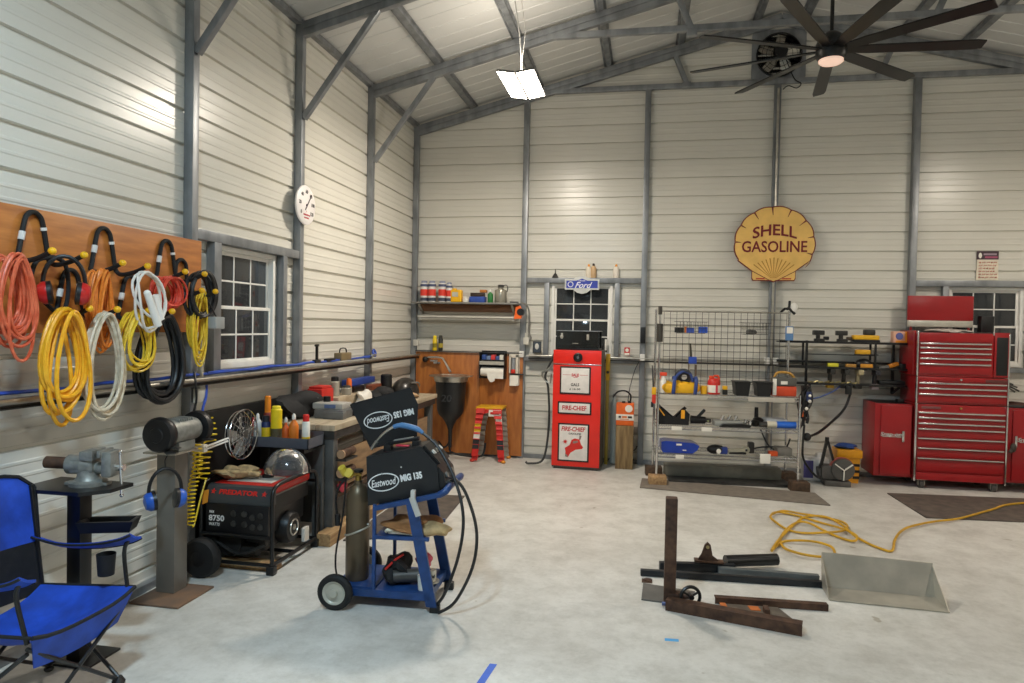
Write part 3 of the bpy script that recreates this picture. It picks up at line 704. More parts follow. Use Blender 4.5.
mb = MB(); text(mb, 'PREDATOR', M @ Matrix.Translation((0, .004, .0025)), w=.29, h=.034, t=.003, bold=.04)
part('lettering', mb, flat('d8281e'), fa, 'red raised lettering')
for x in (-.19, .19):
    mb = MB(); mb.prism([((.021 if k % 2 == 0 else .009)*math.sin(k*PI/5), (.021 if k % 2 == 0 else .009)*math.cos(k*PI/5)) for k in range(10)], 0, .003, M @ Matrix.Translation((x, .004, .0025))); part('star_emblem', mb, flat('d8281e'), fa, 'red star')
mb = MB(); mb.box(-.235, .235, -.31, -.24, .255, .455, .008); cp = part('control_panel', mb, BLACK, ge)
PF = frame((0, -.3105, .355), (1,0,0), (0,0,1))
mb = MB(); text(mb, '8750', PF @ Matrix.Translation((-.15, .0, 0)), w=.115, h=.04, t=.002, bold=.02); part('lettering', mb, flat('e9e7e2'), cp, 'white number')
mb = MB(); text(mb, 'MAX', PF @ Matrix.Translation((-.185, .042, 0)), w=.035, h=.018, t=.002); part('lettering', mb, flat('e9e7e2'), cp, 'small white word')
mb = MB(); text(mb, 'WATTS', PF @ Matrix.Translation((-.165, -.042, 0)), w=.08, h=.02, t=.002, shear=.2); part('lettering', mb, flat('e9e7e2'), cp, 'slanted white word')
for x, z in ((-.02, .04), (-.02, -.03), (.06, .04), (.06, -.03), (.12, .02), (.12, -.045), (.18, .035), (.18, -.04)):
    mb = MB(); mb.lathe([(.021, 0), (.021, .008), (.012, .010)], PF @ V((x, z, 0)), (0,-1,0), 16); part('outlet', mb, DKSTEEL, cp)
mb = MB(); mb.box(-.235, .235, -.312, -.30, .235, .25, .003); part('panel_rail', mb, GREYP, ge)
mb = MB(); mb.box(-.2, .05, -.2, .25, .07, .30, .03); mb.cyl((-.08, -.26, .17), (-.08, -.1, .17), .085, n=22); mb.cyl((-.16, -.2, .13), (.1, -.2, .13), .05, n=16); mb.box(.02, .16, -.22, .1, .12, .24, .02); mb.tube([(-.2, -.27, .20), (0, -.28, .11), (.2, -.27, .19)], .012, 8, sm=4); part('engine', mb, mat('engine_dark', '2a2927', .5, .3, vary=.3, scale=14), ge)
mb = MB(); mb.lathe([(.03, .0), (.1, .0), (.115, .03), (.115, .13)], (.245, .02, .23), (-1,0,0), 26); part('end_cover', mb, BLACK, ge)
mb = MB(); mb.torus((.248, .02, .23), (1,0,0), .055, .006); mb.cyl((.24, .02, .23), (.252, .02, .23), .02); part('cover_ring', mb, STEEL, ge)
for y in (-.46, .20):
    mb = MB(); mb.lathe([(.055, -.045), (.115, -.042), (.132, -.02), (.132, .02), (.115, .042), (.055, .045)], (-.155, y, .132), (0,1,0), 30); wh = part('wheel', mb, RUBBER, ge)
    mb = MB(); mb.lathe([(.02, -.052), (.05, -.046), (.075, -.035), (.075, .035), (.05, .046), (.02, .052)], (-.155, y, .132), (0,1,0), 22); part('rim', mb, BLACK, wh)
mb = MB(); mb.cyl((-.155, -.41, .132), (-.155, -.30, .10), .012); part('axle', mb, BLKPAINT, ge)
mb = MB(); mb.box(.262, .288, .10, .17, .10, .20, .004); part('battery_box', mb, flat('cfcac0'), ge, 'pale battery box')
mb = MB(); mb.prism([(0, 0), (.05, .02), (.06, .11), (.02, .10)], 0, .002, frame((-.262, -.32, .44), (1,0,0), (0,0,1))); part('warning_tag', mb, flat('e0912a'), ge, 'orange warning tag')
mb = MB()
for a, sd in ((-.03, 1), (.05, 3)): mb.blob((a, 0, .035), (.10, .06, .042), sd, .25)
for k in range(4): mb.tube([(.10, -.05+k*.028, .03), (.14, -.055+k*.03, .035), (.175, -.06+k*.032, .02)], .012, 7)
g = mb; mb = MB(); mb.add(g.v, g.f, T(.235, -4.46, .592, math.radians(25))); single('work_gloves', mb, mat('glove_tan', '9a8560', .8, vary=.35, scale=22, bump=.3), 'pair of worn tan work gloves lying on the generator top', 'gloves')
fs_ = thing('face_shield', 'clear plastic face shield lying on the red generator top', 'face shield', M=T(.52, -4.28, .60, math.radians(0)))
rows = []
for i in range(10):
    t = i/9*1.45; rows.append([(.165*math.sin(a)*math.cos(t), -.15*math.cos(a)*math.cos(t)+.03, .01+.165*math.sin(t)) for a in [(-1.75+3.5*j/16) for j in range(17)]])
mb = MB(); mb.sheet(rows, .003, (0,0,1)); part('visor', mb, CLEAR, fs_)
mb = MB(); mb.tube([r[0] for r in rows]+[r[16] for r in rows][::-1], .009, 7); mb.tube([rows[0][0], (-.12, .14, .04), (0, .19, .05), (.12, .14, .04), rows[0][16]], .008, 7, sm=4); part('headgear', mb, BLACK, fs_)

# ================================================================ workbench along the left wall
be = thing('workbench', 'long weathered wooden workbench with dark steel legs along the white left wall', 'workbench', (.38, -2.5, 0), world=True)
mb = MB()
for k in range(4): mb.box(.05+k*.165, .05+k*.165+.162, -3.86, -1.15, .855, .90, .004)
part('bench_top', mb, BENCHW, be)
BENCHSTEEL = mat('bench_steel', '5c5c5a', .5, .3, vary=.2, scale=8)
mb = MB(); mb.box(.06, .70, -3.85, -3.81, .79, .853, .003); mb.box(.66, .70, -3.81, -1.2, .79, .853, .003); part('apron', mb, DKSTEEL, be)
for x in (.10, .65):
    for y in (-3.80, -1.30):
        mb = MB(); mb.box(x-.04, x+.04, y-.04, y+.04, 0, .79, .004); part('leg', mb, BENCHSTEEL, be)
mb = MB(); mb.box(.14, .61, -3.83, -3.815, .12, .79, .002); part('end_panel', mb, BENCHSTEEL, be)
mb = MB(); mb.box(.08, .68, -3.75, -1.3, .30, .335, .003); part('lower_shelf', mb, DKWOOD, be)
mb = MB(); mb.box(.63, .655, -3.7, -1.35, .36, .66, .002); part('side_panel', mb, mat('bench_ply', '7c6248', .7, h2='9a7c5a', scale=4, stretch=(1,1,6), detail=6), be, 'brown plywood side panel')
mb = MB(); mb.box(.06, .27, -2.85, -1.25, .90, 1.0, .004); part('riser_shelf', mb, BENCHW, be)
for (x, z, r, l) in ((.735, .665, .034, .22), (.735, .515, .036, .22)):
    mb = MB(); mb.lathe([(r*.62, .02), (r*.62, 0), (r, 0), (r, l), (r*.5, l)], (x, -3.80, z), (0,1,0), 20)
    b = single('steel_tube', mb, RUST, 'brown tube stored lengthwise on the bench side rack, '+('upper of two' if z > .6 else 'lower of two'), 'tube')
    mb = MB(); mb.lathe([(r*.6, -.004), (r*1.02, -.004), (r*1.02, .012)], (x, -3.80, z), (0,1,0), 20); part('end_ring', mb, flat('b08c6c'), b, 'pale tube end')
mb = MB(); mb.box(.69, .78, -3.80, -3.58, .455, .475); mb.box(.69, .78, -3.80, -3.58, .61, .625); part('pipe_rack', mb, DKSTEEL, be)
mb = MB(); mb.blob((.725, -3.75, .40), (.035, .05, .05), 5, .2); single('red_rag', mb, flat('b02a3a'), 'small crumpled red rag hanging under the stored tubes', 'rag')
mb = MB(); mb.box(.64, .76, -4.02, -1.5, 0, .095, .005); single('timber_beam', mb, WOOD, 'long raw timber beam lying on the floor along the foot of the bench', 'beam')
mb = MB(); mb.box(.20, .63, -4.60, -4.50, 0, .05, .004); single('timber_board', mb, WOOD, 'raw wooden board on the floor under the generator', 'board')
mb = MB(); mb.prism([(.79, -3.86), (1.42, -3.55), (1.34, -2.24), (.79, -2.3)], 0, .012, Matrix()); single('rubber_mat', mb, MATD, 'dark rubber floor mat beside the bench, behind the welding cart', 'mat')

# the steel tray of spray cans at the bench end
tr = thing('bottle_tray', 'grey steel tray on a bench-end bracket holding spray cans and bottles', 'tray', (.34, -4.02, .745), world=True)
mb = MB(); x0, x1, y0, y1, z0, z1 = .045, .635, -4.15, -3.895, .755, .835
mb.box(x0, x1, y0, y1, z0, z0+.006); mb.box(x0, x1, y0, y0+.006, z0, z1); mb.box(x0, x1, y1-.006, y1, z0, z1+.02); mb.box(x0, x0+.006, y0, y1, z0, z1); mb.box(x1-.006, x1, y0, y1, z0, z1)
part('tray_pan', mb, mat('tray_grey', '5b5f69', .45, .3, vary=.1), tr)
mb = MB(); mb.box(.10, .14, -4.10, -3.86, .715, .753, .003); mb.box(.54, .58, -4.10, -3.86, .715, .753, .003); part('bracket', mb, DKSTEEL, tr)
mb = MB(); mb.box(.545, .63, -3.90, -3.865, 0, .75, .004); part('upright', mb, BENCHSTEEL, tr)

def can(label, x, y, z, r, h, body, cap, kind='spray_can', band=None, group=None, cat='spray can', caph=.2):
    t = thing(kind, label, cat, (x, y, z), group=group)
    mb = MB(); hb = h*(1-caph); mb.lathe([(r*.9, 0), (r, .005), (r, hb-.012), (r*.75, hb), (r*.6, hb+.004)], n=16); part('can_body', mb, body, t)
    mb = MB(); mb.lathe([(r*.8, hb-.004), (r*.78, h-.006), (r*.6, h)], n=16); part('cap', mb, cap, t)
    if band:
        for b, c, lab in band:
            mb = MB(); mb.lathe([(r*1.02, hb*b[0]), (r*1.02, hb*b[1])], n=16); part('label_band', mb, c, t, lab)
    return t
def bottle(label, x, y, z, r, h, body, cap, neck=.62, kind='bottle', flatk=1, group=None, cat='bottle', rot=0):
    t = thing(kind, label, cat, (x, y, z), rot, group)
    mb = MB(); mb.lathe([(r*.9, 0), (r, .006), (r, h*neck), (r*.8, h*(neck+.08)), (r*.35, h*(neck+.17)), (r*.32, h*.86)], n=16)
    mb.v = [(a, b*flatk, c) for a, b, c in mb.v]; part('bottle_body', mb, body, t)
    mb = MB(); mb.lathe([(r*.42, h*.82), (r*.38, h*.95), (r*.15, h)], n=12); part('cap', mb, cap, t)
    return t
G = 'cans and bottles in the steel tray'; tz = .762
can('narrow red can at the tray end nearest the fan', .115, -4.02, tz, .018, .20, flat('c22a22'), flat('c22a22'), group=G)
bottle('white plastic bottle between the narrow red can and the blue can', .165, -4.05, tz, .032, .235, flat('e6e4de'), flat('e8e5df'), .68, group=G, flatk=.7)
can('orange topped can standing behind the blue can', .19, -3.95, tz, .030, .36, flat('8a2f20'), flat('f08a1c'), group=G, caph=.35)
can('dark blue lubricant can with a yellow round label', .235, -4.05, tz, .034, .22, flat('1c2c5e'), flat('23262e'), group=G, band=[((.35, .75), flat('e8c220'), 'yellow label band')])
can('tall bright yellow can, tallest in the middle of the tray', .31, -4.03, tz, .042, .295, flat('f2d21a'), flat('f4da2a'), group=G, band=[((.12, .45), flat('5a5238'), 'dark printed marks')], caph=.06)
bottle('small black bottle with an orange label beside the tall yellow can', .40, -4.05, tz, .028, .215, flat('d8601e'), flat('e8e2d8'), .55, group=G)
bottle('larger bottle with an orange label and white cap beside the small one', .465, -4.05, tz, .036, .245, flat('e07a22'), flat('e8e2d8'), .62, group=G)
can('white and yellow can with a red cap at the tray end by the bench', .575, -4.07, tz, .030, .245, flat('eae6dc'), flat('d2231f'), group=G, band=[((.0, .4), flat('efc81a'), 'yellow lower band')])
mb = MB(); mb.lathe([(.03, 0), (.034, .07), (.03, .075)], (.335, -4.09, tz), n=14); single('glass_jar', mb, CLEAR, 'small clear glass jar in the tray between the yellow can and the orange bottles', 'jar')

# wall fan
fn = thing('wall_fan', 'round wire guard fan on a white arm against the black board', 'fan', (.25, -4.39, .88), world=True)
mb = MB(); mb.torus((.24, -4.36, .885), (1,0,0), .178, .0055, 40, 7); mb.torus((.20, -4.36, .885), (1,0,0), .165, .004, 40, 6)
for r in (.05, .09, .13): mb.torus((.255-.02*(r/.13), -4.36, .885), (1,0,0), r, .0022, 30, 5)
for k in range(20):
    a = 2*PI*k/20; c, s = math.cos(a), math.sin(a); mb.tube([(.258, -4.36+.03*c, .885+.03*s), (.252, -4.36+.11*c, .885+.11*s), (.24, -4.36+.178*c, .885+.178*s), (.20, -4.36+.165*c, .885+.165*s)], .0018, 5)
part('wire_guard', mb, CHROME, fn)
for k in range(4):
    mb = MB(); a = k*PI/2; MM = frame((.215, -4.36, .885), (0,1,0), (0,0,1)) @ Matrix.Rotation(a, 4, 'Z') @ Matrix.Rotation(.35, 4, 'X')
    mb.prism([(.02, -.02), (.13, -.06), (.155, .0), (.13, .045), (.02, .02)], -.0015, .0015, MM); part('blade', mb, GREYP, fn)
mb = MB(); mb.cyl((.12, -4.36, .885), (.215, -4.36, .885), .05, .045, 18); part('motor', mb, BLACK, fn)
mb = MB(); mb.tube([(.20, -4.75, .855), (.235, -4.54, .885)], .007, 7); mb.tube([(.19, -4.75, .835), (.235, -4.545, .865)], .007, 7); mb.box(.10, .20, -4.76, -4.72, .82, .87, .004); part('support_arm', mb, WHITE, fn)

# things on the bench
mb = MB(); mb.blob((.20, -3.47, .995), (.125, .34, .12), 21, .14, flat0=True)
bg = single('black_bag', mb, BLKFAB, 'full black nylon bag lying on the bench by the black board', 'bag')
for k in (0, .07):
    mb = MB(); mb.tube([(.12+k, -3.35+k, 1.085), (.20+k, -3.42+k, 1.09), (.26+k, -3.46+k, 1.05)], .008, 6, sm=3); part('strap', mb, flat('55565a'), bg, 'grey strap')
b = thing('tool_case', 'red plastic tool case behind the black bag on the bench', 'case', (.15, -2.99, .90))
mb = MB(); mb.box(-.07, .08, -.12, .12, .0, .20, .015); part('case_body', mb, flat('c62a20'), b)
mb = MB(); mb.box(-.06, .07, -.10, .10, .20, .222, .008); part('lid', mb, flat('c62a20'), b)
mc = thing('bench_sander', 'grey cast machine standing at the bench corner', 'machine', (.50, -3.42, .90))
mb = MB(); mb.box(-.14, .12, -.10, .10, 0, .075, .012); mb.box(-.05, .13, -.12, -.05, 0, .06, .006); part('base', mb, mat('machine_grey', '6f6f6d', .5, .2, vary=.15), mc)
mb = MB(); mb.box(-.17, .10, -.07, .12, .075, .125, .01); part('table', mb, flat('b5b3ad', .4, .2), mc)
mb = MB(); mb.box(-.06, .04, -.075, -.07, .085, .115, .001); part('nameplate', mb, flat('5d6f96'), mc, 'blue-grey nameplate')
mb = MB(); mb.cyl((-.10, .06, .12), (-.10, .06, .17), .03); part('clamp_knob', mb, BLACK, mc)
tr2 = thing('parts_tray', 'black parts tray with a white tool lying in it at the bench edge', 'tray', (.585, -3.16, .90), math.radians(10))
mb = MB(); mb.box(-.11, .11, -.13, .13, 0, .05, .008); part('tray_body', mb, BLACK, tr2)
mb = MB(); mb.box(-.10, .10, -.12, .12, .05, .085, .02); part('tray_contents', mb, BLKFAB, tr2)
mb = MB(); mb.tube([(.0, -.10, .08), (.01, -.04, .105), (.06, -.02, .10)], .012, 8, sm=3); part('white_tool', mb, WHITE, tr2, 'white tool')
mb = MB(); mb.box(.60, .72, -3.02, -2.90, .90, .965, .01); single('grey_block', mb, flat('8d8c86'), 'small grey steel block on the bench edge beside the parts tray', 'block')
rzs = 1.0
can('silver jar with a black cap on the bench riser', .15, -2.68, rzs, .045, .185, flat('b6b0a2', .3, .4), flat('1a1a1c'), 'jar', cat='jar', caph=.22)
can('short silver jar in front of the taller one on the riser', .20, -2.52, rzs, .05, .09, flat('a9a396', .3, .4), flat('3c3a36'), 'jar', cat='jar')
mb = MB(); mb.lathe([(.026, 0), (.028, .12), (.02, .15)], (.17, -2.40, rzs), n=14); b = single('grease_tube', mb, flat('e2691f'), 'orange tube standing on the riser between silver jars and blue boxes', 'tube')
mb = MB(); mb.lathe([(.027, .03), (.027, .06)], (.17, -2.40, rzs), n=14); part('label_band', mb, flat('e6b82c'), b, 'yellow band')
mb = MB(); mb.box(.08, .20, -2.34, -2.08, rzs, 1.06, .006); single('parts_box', mb, BLKPAINT, 'flat black box under the blue box on the bench riser', 'box')
mb = MB(); mb.box(.07, .17, -2.36, -1.72, 1.062, 1.125, .006); single('parts_box', mb, flat('26408c'), 'long blue box stacked on the bench riser by the third column', 'box')
mb = MB(); mb.box(.20, .27, -2.05, -1.78, rzs, 1.055, .006); single('parts_box', mb, flat('7a4028'), 'reddish brown box at the riser edge below the blue box', 'box')
mb = MB(); mb.blob((.34, -2.42, .965), (.07, .12, .075), 8, .2); single('white_rag', mb, flat('dcd8d0'), 'crumpled white and grey rag on the bench before the riser', 'rag')
mb = MB(); mb.blob((.40, -2.10, .965), (.12, .17, .085), 31, .12); b = single('welding_gauntlet', mb, BLKFAB, 'black padded bundle on the bench in front of the blue box', 'bundle')
hm = thing('bench_motor', 'black upright motor cylinder on the bench end near the corner', 'motor', (.30, -1.72, .90))
mb = MB(); mb.lathe([(.05, .06), (.062, .07), (.062, .24), (.05, .25)], n=20); part('motor', mb, BLACK, hm)
mb = MB(); mb.box(-.07, .09, -.07, .07, 0, .065, .015); mb.ball((-.08, .02, .09), .06, .07, .05); part('base', mb, BLACK, hm)
hl = thing('welding_helmet', 'dark curved welding helmet lying face down at the bench end', 'helmet', (.46, -1.56, .90))
mb = MB(); mb.ball((0, 0, .04), .15, .20, .17, 20); part('shell', mb, mat('helmet_dark', '262320', .3, vary=.2, scale=10), hl)
mb = MB(); mb.blob((.06, -.14, .025), (.13, .10, .04), 12, .2); part('leather_bib', mb, flat('a98a68'), hl, 'tan leather bib')
mb = MB(); mb.tube([(.10, -.09, .16), (.14, .03, .155), (.12, .13, .11)], .009, 6, sm=4); part('visor_rim', mb, GREYP, hl, 'grey visor rim')
mb = MB(); mb.blob((.50, -1.98, .935), (.09, .10, .04), 4, .2); single('white_cloth', mb, flat('d5d2cb'), 'folded white cloth on the bench in front of the black motor', 'cloth')

# ================================================================ welding cart
CM = T(1.315, -5.03, 0, math.radians(3))
wc = thing('welding_cart', 'blue steel welding cart on two grey wheels carrying the black welder', 'cart', M=CM)
DEP = .43
mb = MB(); mb.box(.02, .545, 0, DEP, .07, .115, .003); mb.box(-.06, .20, .02, DEP-.02, .112, .122, .002); mb.prism([(.0, .07), (.06, .12), (.0, .12)], 0, .004, frame((0, 0, 0), (1,0,0), (0,0,1))); part('base_tray', mb, CARTBLUE, wc)
for y in (.0, DEP-.02):
    mb = MB(); mb.box(.185, .205, y, y+.02, .115, .625, .002); part('rear_post', mb, CARTBLUE, wc)
    mb = MB(); sl = frame((0, y+.0, 0), (1,0,0), (0,0,1)); mb.prism([(.385, .66), (.45, .672), (.585, .035), (.52, .035)], -.02, .0, sl); part('front_post', mb, CARTBLUE, wc)
    mb = MB(); mb.bar((.19, y+.01, .60), (.60, y+.01, .705), .025, .03, bev=.002); part('top_rail', mb, CARTBLUE, wc)
    mb = MB(); mb.bar((.195, y+.01, .43), (.53, y+.01, .435), .022, .022, bev=.002); part('shelf_rail', mb, CARTBLUE, wc)
mb = MB(); mb.box(.20, .50, .02, DEP-.02, .436, .442); part('shelf', mb, CARTBLUE, wc)
mb = MB(); mb.prism([(.19, .60), (.60, .705), (.60, .709), (.19, .604)], -(DEP-.02), -.02, frame((0, 0, 0), (1,0,0), (0,0,1))); part('top_shelf', mb, CARTBLUE, wc)
mb = MB(); mb.tube([(.585, .015, .70), (.62, .02, .72), (.63, .05, .735), (.63, DEP-.05, .735), (.62, DEP-.02, .72), (.585, DEP-.015, .70)], .021, 10, sm=3); part('push_handle', mb, CARTBLUE, wc)
for y in (-.075, DEP+.03):
    mb = MB(); mb.lathe([(.07, 0), (.092, .0), (.106, .012), (.106, .036), (.092, .048), (.07, .048), (.07, 0)], (-.02, y, .106), (0,1,0), 32, False); w = part('wheel', mb, RUBBER, wc)
    mb = MB(); mb.lathe([(.008, -.010), (.022, -.010), (.024, .004), (.055, .010), (.062, .002), (.071, .0), (.071, .048), (.03, .048)], (-.02, y, .106), (0,1,0), 26); part('rim', mb, mat('rim_cream', 'b5b3a6', .4, .2, vary=.1), w, 'pale grey rim')
mb = MB(); mb.cyl((-.02, -.05, .106), (-.02, DEP+.05, .106), .009); part('axle', mb, STEEL, wc)
for y in (.03, DEP-.03):
    mb = MB(); mb.box(.54, .60, y-.03, y+.01, 0, .05, .006); part('foot', mb, BLACK, wc)
mb = MB(); mb.bar((.43, -.026, .69), (.475, -.03, .58), .012, .035, bev=.003); mb.box(.425, .45, -.035, -.0, .67, .73, .004); part('clamp_bracket', mb, flat('b9b7b0'), wc, 'pale grey bracket')

# the gas cylinder
gc = thing('gas_cylinder', 'dull bronze shielding gas cylinder standing at the back of the cart', 'gas cylinder', M=CM @ T(.04, .15, .122))
mb = MB(); mb.lathe([(.066, 0), (.072, .012), (.072, .48), (.066, .53), (.048, .57), (.026, .59), (.026, .61)], n=28); part('cylinder_body', mb, mat('cylinder_bronze', '665845', .38, .55, vary=.12, scale=5), gc)
mb = MB(); mb.lathe([(.02, .61), (.02, .64), (.012, .645), (.012, .66)], n=14); mb.box(-.05, .02, -.012, .012, .635, .655, .003); part('valve', mb, mat('brass', 'a98a46', .3, .9, vary=.1), gc, 'brass valve')
mb = MB(); mb.lathe([(.028, .66), (.03, .675), (.02, .68)], n=16); part('valve_knob', mb, BLACK, gc)
mb = MB(); mb.cyl((-.055, 0, .645), (-.055, -.03, .66), .028); mb.cyl((-.085, 0, .645), (-.10, -.03, .69), .024); part('regulator', mb, flat('c9b23a'), gc, 'yellow regulator gauges')
mb = MB(); mb.tube([(-.06, 0, .64), (-.12, -.02, .56), (-.135, -.02, .47), (-.115, -.03, .35)], .008, 7, sm=4); mb.cyl((-.12, -.03, .40), (-.118, -.03, .33), .017); mb.tube([(-.08, 0, .62), (-.085, -.03, .4), (-.12, -.05, .15), (-.10, -.04, -.0), (-.02, .04, .0)], .006, 7, sm=5); part('gas_hose', mb, BLACK, gc)
mb = MB(); mb.tube([(.07*math.cos(a)*1.06, .07*math.sin(a)*1.06, .30+.03*math.cos(a)) for a in [PI*.9+PI*1.15*k/16 for k in range(17)]]+[(.10, -.10, .37)], .006, 6); part('chain', mb, flat('b0aa9c', .4, .5), gc, 'pale retaining strap')

# the welder
we = thing('welder', 'black portable welding machine with white oval emblem and raised lid on the blue cart', 'welder', M=CM)
WB = mat('welder_black', '1d1d1f', .38, .1, vary=.08)
mb = MB(); F = frame((0, 0, 0), (1,0,0), (0,0,1))
mb.prism([(.135, .60), (.575, .705), (.56, .865), (.46, .97), (.12, .895)], -.34, -.06, F); part('case', mb, WB, we)
WH = flat('e6e6e4')
NF = frame((.14, .0595, .605), (.41, 0, .09), (0,0,1))
def emblem(mb_, M, flip=False):
    R_ = M @ Matrix.Rotation(PI if flip else 0, 4, 'Z')
    k = 40; a, b = .098, .054
    mb_.add([(a*math.cos(2*PI*i/k)*s, b*math.sin(2*PI*i/k)*s2, z) for z in (0, .002) for s, s2 in ((1, 1), (.93, .88)) for i in range(k)],
            [f for i in range(k) for j in [(i+1) % k] for f in ((2*k+i, 2*k+j, 3*k+j, 3*k+i), (i, k+i, k+j, j), (i, j, 2*k+j, 2*k+i), (k+i, 3*k+i, 3*k+j, k+j))], M)
    text(mb_, 'Eastwood', R_, w=.158, h=.044, t=.002, bold=.01, shear=.35)
mb = MB(); emblem(mb, NF @ Matrix.Translation((.12, .12, .0))); text(mb, 'MIG 135', NF @ Matrix.Translation((.295, .125, 0)), w=.135, h=.042, t=.002, bold=.05); part('lettering', mb, WH, we, 'white emblem and lettering')
# raised lid beyond
LM = frame((.005, .345, .90), (.36, 0, .085), (0,0,1))
mb = MB(); mb.prism([(.04, -.02), (.36, -.0), (.37, .05), (.41, .20), (.385, .315), (-.02, .295), (-.035, .285)], 0, .004, LM); mb.prism([(-.035, .285), (.385, .315), (.385, .319), (-.035, .289)], -.02, .004, LM); ld = part('lid', mb, WB, we)
mb = MB(); emblem(mb, LM @ Matrix.Translation((.13, .155, .0045)), True); text(mb, 'MIG 135', LM @ Matrix.Translation((.305, .165, .0045)) @ Matrix.Rotation(PI, 4, 'Z'), w=.135, h=.042, t=.002, bold=.05); part('lettering', mb, WH, ld, 'upside down white lettering')
mb = MB(); mb.prism([(.56, .86), (.575, .705), (.612, .74), (.597, .815)], -.33, -.07, F); mb.prism([(.462, .967), (.559, .866), (.575, .873), (.475, .978)], -.32, -.08, F); fp = part('front_panel', mb, BLKPAINT, we)
for y, z in ((.13, .79), (.20, .79), (.27, .79)):
    mb = MB(); mb.cyl((.585, y, z), (.61, y, z+.01), .019); part('knob', mb, GREYP, fp)
for y in (.12, .20, .28):
    mb = MB(); d = V((.7, 0, .72)); p = V((.515, y, .925)); mb.cyl(p, p+d*.018, .016); part('knob', mb, flat('c8c6c0'), fp, 'pale dial knob')
mb = MB(); mb.box(.19, .235, .17, .23, .90, .955, .005); mb.box(.37, .415, .17, .23, .94, .985, .005); mb.bar((.20, .20, .955), (.41, .20, 1.0), .035, .022, bev=.006); hd = part('carry_handle', mb, BLACK, we)
mb = MB(); mb.bar((.25, .20, .980), (.37, .20, 1.004), .03, .006); part('handle_grip', mb, flat('8f8d86'), hd, 'grey grip strip')
mb = MB(); mb.box(.28, .36, .13, .17, .955, .962, .001, Matrix()); part('warning_label', mb, flat('c83248'), we, 'small red label')
for p in ((.22, .80), (.34, .845)):
    mb = MB(); mb.cyl(F @ V((p[0], p[1], -.058)) , F @ V((p[0], p[1], -.054)), .005, n=10); part('screw', mb, CHROME, we)
mg = thing('welding_torch', 'blue handled welding torch on the welder, its black cable looping to the floor', 'torch', M=CM)
mb = MB(); mb.tube([(.14, .16, .965), (.20, .15, 1.03), (.265, .15, 1.075)], [.007, .008, .009], 8, sm=4); mb.cyl((.115, .165, .925), (.15, .158, .975), .011, n=12); part('gooseneck', mb, STEEL, mg)
mb = MB(); mb.tube([(.26, .15, 1.07), (.31, .15, 1.082), (.40, .15, 1.065), (.445, .15, 1.04)], [.014, .018, .018, .013], 10, sm=4); part('torch_handle', mb, flat('4a78a8'), mg, 'blue torch handle')
mb = MB(); mb.tube([(.44, .15, 1.042), (.55, .12, .96), (.67, .06, .78), (.735, .0, .58), (.715, -.02, .36), (.63, .0, .12), (.55, .03, .015)], .0095, 9, sm=7); mb.tube([(.60, .13, .75), (.68, .08, .77), (.76, .02, .68), (.82, -.02, .50), (.80, -.03, .30), (.70, -.02, .09), (.60, -.02, .015)], .0095, 9, sm=7); part('torch_cable', mb, CORD_K, mg)
mb = MB(); mb.cyl((.59, .13, .745), (.67, .10, .775), .016, .012); part('cable_plug', mb, STEEL, mg)
# things on the cart shelves
mb = MB(); mb.blob((.345, .14, .475), (.13, .12, .05), 14, .2, M=Matrix()); mb.blob((.46, .20, .475), (.10, .11, .045), 15, .2)
g = mb; mb = MB(); mb.add(g.v, g.f, CM); single('leather_apron', mb, LEATHER, 'folded brown leather apron on the middle shelf of the cart', 'apron')
mb = MB(); mb.add(MB().blob((.54, .10, .472), (.10, .07, .04), 41, .2).v, MB().blob((.54, .10, .472), (.10, .07, .04), 41, .2).f, CM); single('leather_glove', mb, mat('pale_leather', 'b09468', .7, vary=.25, scale=18), 'pale leather glove with a dark cuff at the shelf front of the cart', 'glove')
g = MB().tube([(.26, .03, .46), (.275, .015, .475), (.30, .03, .468), (.275, .04, .455), (.33, .03, .458), (.42, .03, .455), (.47, .03, .452)], .010, 8, sm=5); mb = MB(); mb.add(g.v, g.f, CM); single('white_rope', mb, flat('e2dcc8'), 'short white rope with a loop on the middle shelf of the cart', 'rope')
g = MB().blob((.29, .20, .19), (.085, .13, .085), 17, .2); mb = MB(); mb.add(g.v, g.f, CM); b = single('tool_bag', mb, BLKFAB, 'black tool bag with red piping on the base tray of the cart', 'bag')
g = MB().tube([(.24, .09, .21), (.30, .10, .27), (.345, .12, .30)], .007, 6, sm=4); mb = MB(); mb.add(g.v, g.f, CM); part('piping', mb, flat('c0281e'), b, 'red piping')
ag = thing('angle_grinder', 'grey angle grinder lying on the base tray of the cart', 'grinder', M=CM @ T(.42, .14, .17, math.radians(20)))
mb = MB(); mb.cyl((-.14, 0, 0), (.06, 0, .0), .036, .042, 18); mb.cyl((.06, 0, 0), (.11, 0, -.01), .042, .03, 18); part('grinder_body', mb, mat('grinder_grey', '4c4a47', .45, .2, vary=.2), ag)
mb = MB(); mb.cyl((.09, 0, -.04), (.09, 0, .03), .033); mb.cyl((.09, 0, -.045), (.09, 0, -.036), .052); part('grinder_head', mb, STEEL, ag)
mb = MB(); mb.lathe([(.03, 0), (.035, .085), (.031, .085), (.027, .004)], tuple(CM @ V((.485, .06, .117))), n=18); single('paper_cup', mb, flat('d8d5cc'), 'white cup on the base tray of the cart by the front post', 'cup')
g = MB().blob((.42, .32, .20), (.05, .05, .045), 3, .15); mb = MB(); mb.add(g.v, g.f, CM); single('pink_rag', mb, flat('d2566a'), 'small pink rag behind the grinder on the cart base tray', 'rag')

